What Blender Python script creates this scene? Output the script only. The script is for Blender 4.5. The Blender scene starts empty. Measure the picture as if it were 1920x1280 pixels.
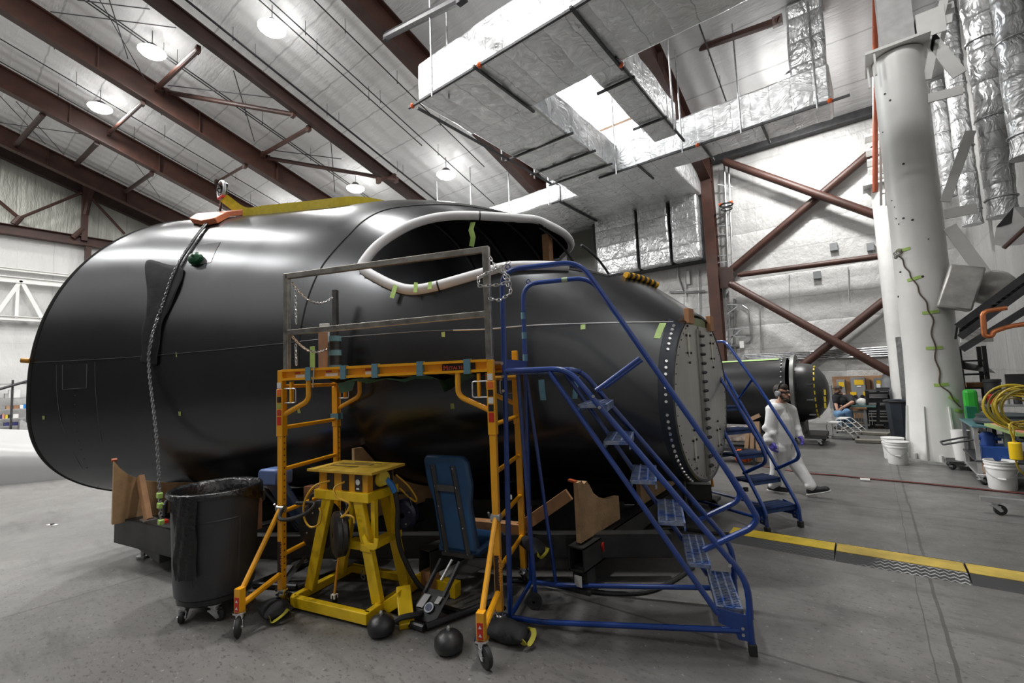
import bpy, bmesh, math, random
import numpy as np
from mathutils import Vector, Matrix
random.seed(7)
SC = bpy.context.scene
COL = SC.collection
PI = math.pi
R = math.radians
# ------------------------------------------------------------------ camera, world, exposure
H = 1.82
YAW, PITCH, ROLL, F = R(37.8), R(4.5), R(2.3), 853.333
_by = Vector((math.sin(YAW), math.cos(YAW), 0)); _bx = Vector((math.cos(YAW), -math.sin(YAW), 0))
_w = Vector((0, math.cos(PITCH), math.sin(PITCH))); _r0 = Vector((1, 0, 0)); _u0 = _r0.cross(_w)
_r = _r0*math.cos(ROLL)-_u0*math.sin(ROLL); _u = _u0*math.cos(ROLL)+_r0*math.sin(ROLL)
def _tw(v): return Vector((v.dot(_bx), v.dot(_by), v.z))
CR, CU, CW = _tw(_r), _tw(_u), _tw(_w)
O = Vector((0, 0, H))
cd = bpy.data.cameras.new('camera'); cam = bpy.data.objects.new('camera', cd); COL.objects.link(cam)
cd.sensor_width = 36; cd.lens = 16; cd.clip_end = 200; cd.clip_start = .05
cam.matrix_world = Matrix(((CR.x, CU.x, -CW.x, O.x), (CR.y, CU.y, -CW.y, O.y), (CR.z, CU.z, -CW.z, O.z), (0, 0, 0, 1)))
SC.camera = cam
SC.view_settings.view_transform = 'Standard'; SC.view_settings.look = 'None'
SC.view_settings.exposure = EXPOSURE = 0.2; SC.view_settings.gamma = 1
SC.view_settings.use_curve_mapping = False
wd = bpy.data.worlds.new('world'); SC.world = wd; wd.use_nodes = True
wd.node_tree.nodes['Background'].inputs[0].default_value = (.9, .95, 1, 1)
wd.node_tree.nodes['Background'].inputs[1].default_value = .05
SC.cycles.max_bounces = 6; SC.cycles.diffuse_bounces = 4; SC.cycles.glossy_bounces = 3
SC.cycles.sample_clamp_indirect = 6; SC.cycles.caustics_reflective = False; SC.cycles.caustics_refractive = False
SC.cycles.use_denoising = True
# hangar numbers: X along the long wall, Y towards it; the roof falls towards the long wall
YW, XL, XR, YB, EAVE, SLOPE = 17.3, -33.5, 2.4, -13.0, 9.45, .333
def roofz(y): return EAVE+(YW-y)*SLOPE
LAMP_W = 400
LAMPS = [(-13.0, 12.8), (-13.2, 5.95), (-13.3, -.9), (-13.3, -7.75), (-17.6, 11.6), (-17.9, 4.2), (-17.9, -3.2), (-17.9, -10.4), (-23.3, 11.3), (-23.3, 3.85), (-23.3, -3.6), (-28.6, -3.4), (-28.6, 11.), (-7.6, 2.6), (-7.6, -10.5), (-1.02, 14.4), (-1.5, 4.2)]
for i, (x, y) in enumerate(LAMPS):
    ld = bpy.data.lights.new('bay_light', 'AREA'); ld.shape = 'DISK'; ld.size = .75; ld.energy = LAMP_W; ld.color = (1, .985, .96)
    lo = bpy.data.objects.new('bay_light', ld); COL.objects.link(lo); lo.location = (x, y, roofz(y)-1.0)
# daylight from the roof skylight
ld = bpy.data.lights.new('skylight_light', 'AREA'); ld.shape = 'RECTANGLE'; ld.size = 1.9; ld.size_y = 4.2; ld.energy = 450; ld.color = (.95, .98, 1)
lo = bpy.data.objects.new('skylight_light', ld); COL.objects.link(lo); lo.location = (-6.5, 12.9, roofz(12.9)-.25); lo.rotation_euler = (-math.atan(SLOPE), 0, 0)
# ------------------------------------------------------------------ pixel -> point on a known plane of the place
def ray(px, py): return CR*(px-960)-CU*(py-640)+CW*F
def atz(px, py, z=0.): d = ray(px, py); return O+d*((z-H)/d.z)
def aty(px, py, Y): d = ray(px, py); return O+d*(Y/d.y)
def atx(px, py, X): d = ray(px, py); return O+d*(X/d.x)
def atr(px, py, off=0.): d = ray(px, py); return O+d*((EAVE-off+YW*SLOPE-H)/(d.z+d.y*SLOPE))
def onp(px, py, P0, ang):
    n = Vector((-math.sin(R(ang)), math.cos(R(ang)), 0)); d = ray(px, py); return O+d*((Vector(P0)-O).dot(n)/d.dot(n))
def dep(px, py, dist):  # at a given forward distance
    return O+ray(px, py)*(dist/F)
def proj(p):
    q = Vector(p)-O; return 960+F*q.dot(CR)/q.dot(CW), 640-F*q.dot(CU)/q.dot(CW)
# ------------------------------------------------------------------ materials
MATS = {}
def mat(name, col, rough=.5, metal=0., var=.12, vs=6., bump=0., bs=40., spec=.5, coat=0., emit=0., trans=0.):
    if name in MATS: return MATS[name]
    m = bpy.data.materials.new(name); m.use_nodes = True; nt = m.node_tree; N = nt.nodes; L = nt.links
    b = N['Principled BSDF']; b.inputs['Roughness'].default_value = rough; b.inputs['Metallic'].default_value = metal
    b.inputs['Specular IOR Level'].default_value = spec
    if coat: b.inputs['Coat Weight'].default_value = coat; b.inputs['Coat Roughness'].default_value = .15
    tc = N.new('ShaderNodeTexCoord'); no = N.new('ShaderNodeTexNoise'); no.inputs['Scale'].default_value = vs; no.inputs['Detail'].default_value = 5
    L.new(tc.outputs['Object'], no.inputs['Vector'])
    cr = N.new('ShaderNodeValToRGB'); cr.color_ramp.elements[0].position = .3; cr.color_ramp.elements[1].position = .7
    for e, k in ((0, 1-var), (1, 1+var)): cr.color_ramp.elements[e].color = tuple(min(1, c*k) for c in col[:3])+(1,)
    L.new(no.outputs['Fac'], cr.inputs['Fac']); L.new(cr.outputs['Color'], b.inputs['Base Color'])
    if bump:
        n2 = N.new('ShaderNodeTexNoise'); n2.inputs['Scale'].default_value = bs; n2.inputs['Detail'].default_value = 4; L.new(tc.outputs['Object'], n2.inputs['Vector'])
        bp = N.new('ShaderNodeBump'); bp.inputs['Strength'].default_value = bump; bp.inputs['Distance'].default_value = .02
        L.new(n2.outputs['Fac'], bp.inputs['Height']); L.new(bp.outputs['Normal'], b.inputs['Normal'])
    if emit: b.inputs['Emission Color'].default_value = tuple(col[:3])+(1,); b.inputs['Emission Strength'].default_value = emit
    if trans: b.inputs['Transmission Weight'].default_value = trans
    MATS[name] = m; return m
def node_mat(name):
    m = bpy.data.materials.new(name); m.use_nodes = True; MATS[name] = m
    return m, m.node_tree.nodes, m.node_tree.links, m.node_tree.nodes['Principled BSDF']
def mth(N, L, op, a, b=None, c=None):
    n = N.new('ShaderNodeMath'); n.operation = op
    for i, v in enumerate((a, b, c)):
        if v is None: continue
        if isinstance(v, (int, float)): n.inputs[i].default_value = v
        else: L.new(v, n.inputs[i])
    return n.outputs[0]
def mixc(N, L, f, a, b):
    n = N.new('ShaderNodeMix'); n.data_type = 'RGBA'
    for s, v in ((0, f), (6, a), (7, b)):
        if isinstance(v, (int, float, tuple)): n.inputs[s].default_value = v if not isinstance(v, tuple) else v+(1,)
        else: L.new(v, n.inputs[s])
    return n.outputs[2]
def noise(N, L, vec, scale, detail=4, rough=.5):
    n = N.new('ShaderNodeTexNoise'); n.inputs['Scale'].default_value = scale; n.inputs['Detail'].default_value = detail; n.inputs['Roughness'].default_value = rough
    L.new(vec, n.inputs['Vector']); return n.outputs['Fac']
def scaled(N, L, vec, s):
    n = N.new('ShaderNodeMapping'); n.inputs['Scale'].default_value = s; L.new(vec, n.inputs['Vector']); return n.outputs[0]
def ramp(N, L, f, p0, p1, c0=(0, 0, 0), c1=(1, 1, 1)):
    n = N.new('ShaderNodeValToRGB'); e = n.color_ramp.elements; e[0].position = p0; e[1].position = p1; e[0].color = c0+(1,); e[1].color = c1+(1,)
    L.new(f, n.inputs[0]); return n.outputs[0]
def bumped(N, L, b, h, strength, dist=.05):
    n = N.new('ShaderNodeBump'); n.inputs['Strength'].default_value = strength; n.inputs['Distance'].default_value = dist
    L.new(h, n.inputs['Height']); L.new(n.outputs[0], b.inputs['Normal'])
def seam_mask(N, L, coord, period, width, off=0.):
    # 1 inside thin lines every `period`
    f = mth(N, L, 'FRACT', mth(N, L, 'ADD', mth(N, L, 'DIVIDE', coord, period), off))
    return mth(N, L, 'LESS_THAN', mth(N, L, 'ABSOLUTE', mth(N, L, 'SUBTRACT', f, .5)), width/period/2)
def wallpaper(name, col, dark, ax, p1, p2, bulge, metal, rough, crinkle, cs, bamp=.12, seam2=.55):
    """quilted insulation: seams every p1 / p2 metres along object axes ax, crinkled skin"""
    m, N, L, b = node_mat(name)
    tc = N.new('ShaderNodeTexCoord'); sep = N.new('ShaderNodeSeparateXYZ'); L.new(tc.outputs['Object'], sep.inputs[0])
    u, v = sep.outputs[ax[0]], sep.outputs[ax[1]]
    wob = mth(N, L, 'MULTIPLY', mth(N, L, 'SUBTRACT', noise(N, L, tc.outputs['Object'], 2.2, 2), .5), .10)
    u2 = mth(N, L, 'ADD', u, wob); v2 = mth(N, L, 'ADD', v, wob)
    s1 = seam_mask(N, L, u2, p1, .045); s2 = seam_mask(N, L, v2, p2, .03)
    s = mth(N, L, 'MAXIMUM', s1, mth(N, L, 'MULTIPLY', s2, seam2))
    big = noise(N, L, tc.outputs['Object'], .8, 5)
    c = mixc(N, L, big, tuple(x*.86 for x in col), tuple(min(1, x*1.1) for x in col))
    c = mixc(N, L, mth(N, L, 'MULTIPLY', s, .6), c, dark)
    L.new(c, b.inputs['Base Color'])
    b.inputs['Metallic'].default_value = metal; b.inputs['Roughness'].default_value = rough
    w1 = mth(N, L, 'ABSOLUTE', mth(N, L, 'SINE', mth(N, L, 'MULTIPLY', u2, PI/p1)))
    w1 = mth(N, L, 'POWER', w1, .5)
    w2 = mth(N, L, 'SINE', mth(N, L, 'MULTIPLY', v2, 2*PI/bulge))
    cr = noise(N, L, scaled(N, L, tc.outputs['Object'], cs), 3.0, 6, .62)
    h = mth(N, L, 'ADD', mth(N, L, 'MULTIPLY', w1, .5), mth(N, L, 'MULTIPLY', w2, bamp))
    h = mth(N, L, 'ADD', h, mth(N, L, 'MULTIPLY', cr, crinkle))
    h = mth(N, L, 'SUBTRACT', h, mth(N, L, 'MULTIPLY', s, .12))
    bumped(N, L, b, h, .55, .12)
    return m
def foil(name, col=(.70, .71, .72), rough=.38, metal=.7, band=1.0, ax=0, amt=1.0):
    """crinkled aluminium foil wrap with lap joints every `band` metres along axis ax"""
    m, N, L, b = node_mat(name)
    tc = N.new('ShaderNodeTexCoord'); sep = N.new('ShaderNodeSeparateXYZ'); L.new(tc.outputs['Object'], sep.inputs[0])
    u = mth(N, L, 'ADD', sep.outputs[ax], mth(N, L, 'MULTIPLY', noise(N, L, tc.outputs['Object'], 3, 2), .12))
    s = seam_mask(N, L, u, band, .02)
    big = noise(N, L, tc.outputs['Object'], 1.6, 4)
    c = mixc(N, L, big, tuple(x*.72 for x in col), tuple(min(1, x*1.12) for x in col))
    c = mixc(N, L, mth(N, L, 'MULTIPLY', s, .55), c, tuple(x*.35 for x in col))
    L.new(c, b.inputs['Base Color']); b.inputs['Metallic'].default_value = metal
    L.new(ramp(N, L, noise(N, L, tc.outputs['Object'], 7, 4), .3, .75, (rough*.7,)*3, (rough*1.9,)*3), b.inputs['Roughness'])
    sc3 = [3.2, 3.2, 3.2]; sc3[ax] = 1.1
    wp = N.new('ShaderNodeVectorMath'); wp.operation = 'ADD'; L.new(tc.outputs['Object'], wp.inputs[0])
    nz = N.new('ShaderNodeTexNoise'); nz.inputs['Scale'].default_value = 1.3; nz.inputs['Detail'].default_value = 2; L.new(tc.outputs['Object'], nz.inputs['Vector'])
    L.new(nz.outputs['Color'], wp.inputs[1])
    a1 = noise(N, L, wp.outputs[0], 1.6, 2); a2 = mth(N, L, 'ABSOLUTE', mth(N, L, 'SUBTRACT', noise(N, L, scaled(N, L, wp.outputs[0], tuple(sc3)), 1.5, 3, .5), .5))
    h = mth(N, L, 'ADD', a1, mth(N, L, 'MULTIPLY', a2, 1.3))
    w = mth(N, L, 'POWER', mth(N, L, 'ABSOLUTE', mth(N, L, 'SINE', mth(N, L, 'MULTIPLY', u, PI/band))), .4)
    h = mth(N, L, 'ADD', h, mth(N, L, 'MULTIPLY', w, .5))
    bumped(N, L, b, h, .42*amt, .12)
    return m
# ------------------------------------------------------------------ mesh building
FRAME = {}
def V(*a): return Vector(a[0]) if len(a) == 1 else Vector(a)
def basis(d, up=None):
    d = V(d).normalized(); u = V(up) if up is not None else V(0, 0, 1)
    if abs(d.dot(u.normalized())) > .98: u = V(1, 0, 0)
    s = d.cross(u).normalized(); t = s.cross(d).normalized(); return d, s, t
def smooth_path(pts, n=6, closed=False):
    P = [V(p) for p in pts]; out = []; m = len(P)
    for i in range(m if closed else m-1):
        p0 = P[(i-1) % m] if closed or i > 0 else P[0]*2-P[1]
        p1, p2 = P[i], P[(i+1) % m]
        p3 = P[(i+2) % m] if closed or i+2 < m else P[-1]*2-P[-2]
        for k in range(n):
            t = k/n
            out.append(.5*((2*p1)+(p2-p0)*t+(2*p0-5*p1+4*p2-p3)*t*t+(3*p1-p0-3*p2+p3)*t**3))
    if not closed: out.append(P[-1])
    return out
def round_path(pts, rad=.1, n=5):
    P = [V(p) for p in pts]; out = [P[0]]
    for i in range(1, len(P)-1):
        a, b, c = P[i-1], P[i], P[i+1]; d1 = (a-b); d2 = (c-b)
        r = min(rad, d1.length*.49, d2.length*.49); s = b+d1.normalized()*r; e = b+d2.normalized()*r
        for k in range(n+1):
            t = k/n; out.append(s*(1-t)**2+b*2*t*(1-t)+e*t*t)
    out.append(P[-1]); return out
class MB:
    def __init__(self, T=None): self.v = []; self.f = []; self.m = []; self.T = T; self.mi = 0
    def add(self, verts, faces):
        k = len(self.v); T = self.T
        self.v += [tuple(T @ V(p)) if T else tuple(p) for p in verts]
        self.f += [tuple(i+k for i in f) for f in faces]; self.m += [self.mi]*len(faces); return self
    def box(self, c, s, rz=0., rot=None):
        M_ = rot if rot is not None else Matrix.Rotation(rz, 3, 'Z'); c = V(c)
        vs = [c+M_ @ V(x*s[0]/2, y*s[1]/2, z*s[2]/2) for z in (-1, 1) for y in (-1, 1) for x in (-1, 1)]
        return self.add(vs, [(0, 2, 3, 1), (4, 5, 7, 6), (0, 1, 5, 4), (1, 3, 7, 5), (3, 2, 6, 7), (2, 0, 4, 6)])
    def span(self, a, b):
        return self.box(((a[0]+b[0])/2, (a[1]+b[1])/2, (a[2]+b[2])/2), (abs(b[0]-a[0]), abs(b[1]-a[1]), abs(b[2]-a[2])))
    def bar(self, p, q, w, h, up=None):
        d, s, t = basis(V(q)-V(p), up); p, q = V(p), V(q)
        vs = [e+s*(x*w/2)+t*(y*h/2) for e in (p, q) for y in (-1, 1) for x in (-1, 1)]
        return self.add(vs, [(0, 2, 3, 1), (4, 5, 7, 6), (0, 1, 5, 4), (1, 3, 7, 5), (3, 2, 6, 7), (2, 0, 4, 6)])
    def ibeam(self, p, q, w, h, tw=.02, tf=.03, up=None):
        d, s, t = basis(V(q)-V(p), up); p, q = V(p), V(q)
        for o, ww, hh in ((h/2-tf/2, w, tf), (-h/2+tf/2, w, tf), (0, tw, h-2*tf)):
            self.bar(p+t*o, q+t*o, ww, hh, up)
        return self
    def tube(self, pts, r, n=10, closed=False, cap=True, up=None):
        P = [V(p) for p in pts]; m = len(P); rs = r if isinstance(r, (list, tuple)) else [r]*m
        vs = []; fs = []; ps = None
        for i in range(m):
            d = (P[(i+1) % m]-P[i-1]) if closed or 0 < i < m-1 else (P[1]-P[0] if i == 0 else P[-1]-P[-2])
            if d.length < 1e-9: d = V(0, 0, 1)
            d.normalize()
            if ps is None: _, s, t = basis(d, up)
            else:
                s = ps-d*ps.dot(d)
                if s.length < 1e-6: _, s, t = basis(d)
                s.normalize(); t = s.cross(d)
            ps = s
            for k in range(n):
                a = 2*PI*k/n; vs.append(P[i]+(s*math.cos(a)+t*math.sin(a))*rs[i])
        for i in range(m if closed else m-1):
            for k in range(n):
                a, b = i*n+k, i*n+(k+1) % n; c, e = ((i+1) % m)*n+(k+1) % n, ((i+1) % m)*n+k
                fs.append((a, b, c, e))
        if cap and not closed: fs.append(tuple(range(n-1, -1, -1))); fs.append(tuple((m-1)*n+k for k in range(n)))
        return self.add(vs, fs)
    def cyl(self, p, q, r, r2=None, n=16): return self.tube([p, q], [r, r if r2 is None else r2], n)
    def sqtube(self, pts, w, up=None): return self.flat(pts, w, w, up)
    def flat(self, pts, w, h, up=None, closed=False):
        P = [V(p) for p in pts]; m = len(P); vs = []; fs = []
        for i in range(m):
            d = P[min(i+1, m-1)]-P[max(i-1, 0)]; d, s, t = basis(d, up)
            vs += [P[i]+s*(x*w/2)+t*(y*h/2) for x, y in ((-1, -1), (1, -1), (1, 1), (-1, 1))]
        for i in range(m-1):
            for k in range(4): fs.append((i*4+k, i*4+(k+1) % 4, i*4+4+(k+1) % 4, i*4+4+k))
        fs += [(3, 2, 1, 0), tuple((m-1)*4+k for k in range(4))]
        return self.add(vs, fs)
    def lathe(self, c, prof, n=24, axis=None, a0=0, a1=2*PI):
        d, s, t = basis(axis if axis is not None else (0, 0, 1)); c = V(c); full = abs(a1-a0-2*PI) < 1e-6
        k_ = n if full else n+1; vs = []; fs = []
        for r, z in prof:
            for k in range(k_):
                a = a0+(a1-a0)*k/n; vs.append(c+d*z+(s*math.cos(a)+t*math.sin(a))*r)
        for i in range(len(prof)-1):
            for k in range(n):
                a, b = i*k_+k, i*k_+(k+1) % k_; fs.append((a, b, b+k_, a+k_))
        return self.add(vs, fs)
    def sphere(self, c, r, n=14, sc=(1, 1, 1)):
        c = V(c); vs = [c+V(0, 0, -r*sc[2])]; fs = []; m = n//2
        for i in range(1, m):
            a = -PI/2+PI*i/m
            for k in range(n): vs.append(c+V(r*sc[0]*math.cos(a)*math.cos(2*PI*k/n), r*sc[1]*math.cos(a)*math.sin(2*PI*k/n), r*sc[2]*math.sin(a)))
        vs.append(c+V(0, 0, r*sc[2])); top = len(vs)-1
        for k in range(n):
            fs.append((0, 1+(k+1) % n, 1+k)); fs.append((top, top-n+k, top-n+(k+1) % n))
            for i in range(m-2):
                a = 1+i*n; fs.append((a+k, a+(k+1) % n, a+n+(k+1) % n, a+n+k))
        return self.add(vs, fs)
    def prism(self, poly, ext):
        n = len(poly); e = V(ext); vs = [V(p) for p in poly]+[V(p)+e for p in poly]
        return self.add(vs, [tuple(range(n-1, -1, -1)), tuple(range(n, 2*n))]+[(i, (i+1) % n, n+(i+1) % n, n+i) for i in range(n)])
    def quad(self, a, b, c, d): return self.add([a, b, c, d], [(0, 1, 2, 3)])
    def torus(self, c, R_, r, n=20, k=8, axis=None):
        d, s, t = basis(axis if axis is not None else (0, 0, 1)); c = V(c)
        return self.tube([c+(s*math.cos(2*PI*i/n)+t*math.sin(2*PI*i/n))*R_ for i in range(n)], r, k, closed=True)
    def chain(self, pts, pitch=.04, wire=.006, w=.022):
        P = [V(p) for p in pts]; L_ = [0.]
        for a, b in zip(P, P[1:]): L_.append(L_[-1]+(b-a).length)
        n = max(1, int(L_[-1]/pitch))
        def atl(s):
            for i in range(len(P)-1):
                if L_[i+1] >= s or i == len(P)-2:
                    return P[i].lerp(P[i+1], (s-L_[i])/max(1e-6, L_[i+1]-L_[i]))
        for i in range(n):
            a, b = atl(i*pitch), atl(min(L_[-1], (i+1)*pitch)); d = b-a
            if d.length < 1e-5: continue
            d, s, t = basis(d); c = (a+b)/2; x = s if i % 2 else t; hl = pitch*.5+wire*1.2
            ring = [c+d*(hl-w/2+w/2*math.cos(th))*(1) + x*(w/2*math.sin(th)) if abs(th) <= PI/2 else None for th in (R(-90), R(-30), R(30), R(90))]
            ring += [c-d*(hl-w/2+w/2*math.cos(th)) - x*(w/2*math.sin(th)) for th in (R(-90), R(-30), R(30), R(90))]
            self.tube(ring, wire/1.2, 5, closed=True)
        return self
    def build(self, name, m, parent=None, smooth=True, bevel=0., origin=None, angle=35):
        if not self.v: return None
        me = bpy.data.meshes.new(name)
        co = [V(p) for p in self.v]
        if parent is not None: base, rz = FRAME[parent.name]
        else:
            if origin is None:
                xs = [p.x for p in co]; ys = [p.y for p in co]; zs = [p.z for p in co]
                origin = ((min(xs)+max(xs))/2, (min(ys)+max(ys))/2, min(zs))
            base, rz = V(origin), 0.
        Ri = Matrix.Rotation(-rz, 3, 'Z')
        me.from_pydata([tuple(Ri @ (p-base)) for p in co], [], self.f)
        ms = m if isinstance(m, (list, tuple)) else [m]
        for x in ms: me.materials.append(x)
        if len(ms) > 1: me.polygons.foreach_set('material_index', self.m)
        bm = bmesh.new(); bm.from_mesh(me); bmesh.ops.recalc_face_normals(bm, faces=bm.faces); bm.to_mesh(me); bm.free()
        if smooth:
            me.polygons.foreach_set('use_smooth', [True]*len(me.polygons))
            me.set_sharp_from_angle(angle=R(angle))
        me.update()
        o = bpy.data.objects.new(name, me); COL.objects.link(o)
        if parent is not None: o.parent = parent; FRAME[o.name] = (base, rz)
        else: o.location = base; FRAME[o.name] = (base, 0.)
        if bevel:
            md = o.modifiers.new('bevel', 'BEVEL'); md.width = bevel; md.segments = 2; md.limit_method = 'ANGLE'
        return o
def thing(name, label, cat, loc, rz=0., group=None):
    o = bpy.data.objects.new(name, None); COL.objects.link(o); o.empty_display_size = .1
    o.location = loc; o.rotation_euler = (0, 0, rz); o['label'] = label; o['category'] = cat
    if group: o['group'] = group
    FRAME[o.name] = (V(loc), rz); return o
def tag(o, label, cat, group=None, kind=None):
    o['label'] = label; o['category'] = cat
    if group: o['group'] = group
    if kind: o['kind'] = kind
    return o
def struct(o, label=None):
    o['kind'] = 'structure'
    if label: o['label'] = label
    return o
def dup(root, loc, rz=None, label=None, group=None):
    c = root.copy(); COL.objects.link(c); c.location = loc
    if rz is not None: c.rotation_euler = (0, 0, rz)
    if label: c['label'] = label
    if group: c['group'] = group
    FRAME[c.name] = (V(loc), c.rotation_euler.z)
    for ch in [x for x in root.children]:
        d = ch.copy(); COL.objects.link(d); d.parent = c
        for g in [x for x in ch.children]:
            e = g.copy(); COL.objects.link(e); e.parent = d
    return c
def TF(loc, rz=0.): return Matrix.Translation(V(loc)) @ Matrix.Rotation(rz, 4, 'Z')
def text(name, s, size, origin, xdir, updir, m, parent, depth=.001, align='LEFT', sx=1.):
    cu = bpy.data.curves.new(name, 'FONT'); cu.body = s; cu.size = size; cu.extrude = depth; cu.align_x = align; cu.resolution_u = 3
    t = bpy.data.objects.new(name, cu); COL.objects.link(t)
    bpy.context.view_layer.update()
    me = bpy.data.meshes.new_from_object(t.evaluated_get(bpy.context.evaluated_depsgraph_get()))
    x = V(xdir).normalized(); y = V(updir).normalized(); z = x.cross(y)
    mb = MB(); o_ = V(origin)
    mb.add([o_+x*v.co.x*sx+y*v.co.y+z*v.co.z for v in me.vertices], [tuple(p.vertices) for p in me.polygons])
    COL.objects.unlink(t); bpy.data.objects.remove(t); bpy.data.curves.remove(cu); bpy.data.meshes.remove(me)
    return mb.build(name, m, parent, smooth=False)
# ------------------------------------------------------------------ common materials
rust = mat('red_oxide_steel', (.055, .021, .014), .5, var=.3, vs=2, bump=.1, bs=30)
rustd = mat('dark_red_oxide_steel', (.035, .016, .013), .55, var=.3, vs=2)
dksteel = mat('dark_steel', (.045, .045, .048), .5, .4, var=.3)
zinc = mat('galvanised_steel', (.5, .51, .52), .35, .85, var=.25, vs=14)
white = mat('white_paint', (.78, .78, .76), .42, var=.05, vs=3)
whitep = mat('white_plastic', (.82, .82, .81), .35, var=.04)
blackr = mat('black_rubber', (.018, .018, .019), .6, var=.3, bump=.15, bs=60)
blackp = mat('black_plastic', (.02, .02, .022), .38, var=.2)
blackpaint = mat('black_paint', (.014, .014, .016), .4, var=.3)
yellow = mat('yellow_paint', (.90, .60, .012), .4, var=.1, vs=9, coat=.3)
amber = mat('amber_yellow_paint', (.95, .42, .009), .35, var=.07, vs=9, coat=.4)
blue = mat('blue_paint', (.005, .042, .245), .32, var=.15, vs=8, coat=.5)
ply = mat('plywood', (.46, .29, .15), .7, var=.25, vs=5, bump=.15, bs=50)
lumber = mat('pale_lumber', (.47, .25, .12), .65, var=.2, vs=9, bump=.1, bs=60)
paper = mat('white_paper', (.8, .8, .78), .6, var=.03)
tapeg = mat('green_masking_tape', (.42, .62, .16), .6, var=.08)
tapeb = mat('grey_blue_tape', (.12, .26, .33), .6, var=.12)
redp = mat('red_plastic', (.62, .03, .02), .4, var=.1)
orangep = mat('orange_plastic', (.72, .12, .02), .45, var=.1)
steelraw = mat('raw_steel', (.34, .32, .29), .35, .9, var=.35, vs=12)
chrome = mat('chrome', (.75, .75, .76), .18, 1., var=.08)
skin = mat('skin', (.52, .29, .2), .5, var=.08, vs=20)
hairm = mat('dark_hair', (.022, .015, .012), .6, var=.2)
FOIL = foil('foil_wrap', band=.9, ax=0)
FOILY = foil('foil_wrap_crossways', band=.9, ax=1)
FOILZ = foil('foil_wrap_upright', band=.62, ax=2, rough=.28, amt=1.6)
# ================================================================== the room
def floor_mat():
    m, N, L, b = node_mat('concrete_floor')
    tc = N.new('ShaderNodeTexCoord'); P = tc.outputs['Object']; sep = N.new('ShaderNodeSeparateXYZ'); L.new(P, sep.inputs[0])
    big = noise(N, L, P, .35, 6, .6); mid = noise(N, L, P, 2.2, 6, .65)
    c = mixc(N, L, ramp(N, L, big, .32, .68), (.115, .111, .107), (.205, .20, .193))
    c = mixc(N, L, mth(N, L, 'MULTIPLY', ramp(N, L, mid, .42, .72), .5), c, (.085, .082, .079))
    # dark scuffs drawn along X, pale specks
    sc_ = noise(N, L, scaled(N, L, P, (5, 14, 1)), 2.4, 5, .7)
    near = ramp(N, L, noise(N, L, P, .55, 3), .40, .62)
    c = mixc(N, L, mth(N, L, 'MULTIPLY', mth(N, L, 'MULTIPLY', ramp(N, L, sc_, .60, .66), near), .85), c, (.035, .034, .033))
    pit = ramp(N, L, noise(N, L, scaled(N, L, P, (1, 1.7, 1)), 22, 4, .7), .57, .62); patch = ramp(N, L, noise(N, L, P, .42, 4), .38, .56)
    c = mixc(N, L, mth(N, L, 'MULTIPLY', mth(N, L, 'MULTIPLY', pit, patch), .6), c, (.03, .029, .028))
    sk = ramp(N, L, noise(N, L, scaled(N, L, P, (.8, 4.5, 1)), 1.1, 6, .7), .54, .66)
    c = mixc(N, L, mth(N, L, 'MULTIPLY', sk, .55), c, (.07, .068, .066))
    sp = noise(N, L, P, 26, 3, .6); c = mixc(N, L, mth(N, L, 'MULTIPLY', ramp(N, L, sp, .66, .70), .5), c, (.42, .41, .4))
    wob = mth(N, L, 'MULTIPLY', mth(N, L, 'SUBTRACT', noise(N, L, P, 1.6, 3), .5), .05)
    def line(coord, pos, w):
        return mth(N, L, 'LESS_THAN', mth(N, L, 'ABSOLUTE', mth(N, L, 'SUBTRACT', mth(N, L, 'ADD', coord, wob), pos)), w)
    j = None
    for pos, wd_ in ((JX0, .011), (JX0-.10, .004), (JX0-6.1, .008), (JX0-12.2, .008)):
        l = line(sep.outputs[0], pos, wd_); j = l if j is None else mth(N, L, 'MAXIMUM', j, l)
    for pos in (-1.6, 3.35, 7.4, 11.6):
        j = mth(N, L, 'MAXIMUM', j, line(sep.outputs[1], pos, .011))
    c = mixc(N, L, mth(N, L, 'MULTIPLY', j, .75), c, (.05, .048, .046))
    L.new(c, b.inputs['Base Color'])
    L.new(ramp(N, L, mid, .3, .7, (.30,)*3, (.52,)*3), b.inputs['Roughness'])
    h = mth(N, L, 'SUBTRACT', mth(N, L, 'MULTIPLY', noise(N, L, P, 14, 5), .2), j)
    bumped(N, L, b, h, .12, .02)
    return m
JX0 = atz(1745, 1085).x
fl = MB(); fl.quad((XL-.3, YB, 0), (XR+.3, YB, 0), (XR+.3, YW+.3, 0), (XL-.3, YW+.3, 0))
o = struct(fl.build('floor', floor_mat(), origin=(0, 0, 0)))
roofm = wallpaper('roof_insulation', (.78, .78, .78), (.36, .36, .36), (1, 0), 1.53, 5.2, .62, .0, .5, .55, (.6, 3, 1), .30, .12)
cl = MB(); s0 = .22
cl.add([(XL-.3, YB, roofz(YB)), (XR+.3, YB, roofz(YB)), (XR+.3, YW, roofz(YW)), (XL-.3, YW, roofz(YW))], [(0, 1, 2, 3)])
struct(cl.build('ceiling', roofm, origin=(0, 0, 0)))
backm = wallpaper('back_wall_insulation', (.60, .60, .59), (.44, .44, .43), (2, 0), 1.62, 1.05, .9, .12, .45, .8, (1, 1, .7))
leftm = wallpaper('left_wall_insulation', (.50, .51, .46), (.30, .30, .27), (1, 2), 1.25, 9., 1.1, .2, .42, 1.0, (1, 1.6, .4))
rightm = wallpaper('right_wall_foil', (.55, .55, .54), (.3, .3, .3), (1, 2), 2.2, 3.1, 1.3, .55, .36, 1.1, (1, 1.2, .6))
w = MB(); w.quad((XL, YW, 0), (XR, YW, 0), (XR, YW, EAVE), (XL, YW, EAVE)); struct(w.build('wall_back', backm, origin=(0, YW, 0)))
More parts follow.
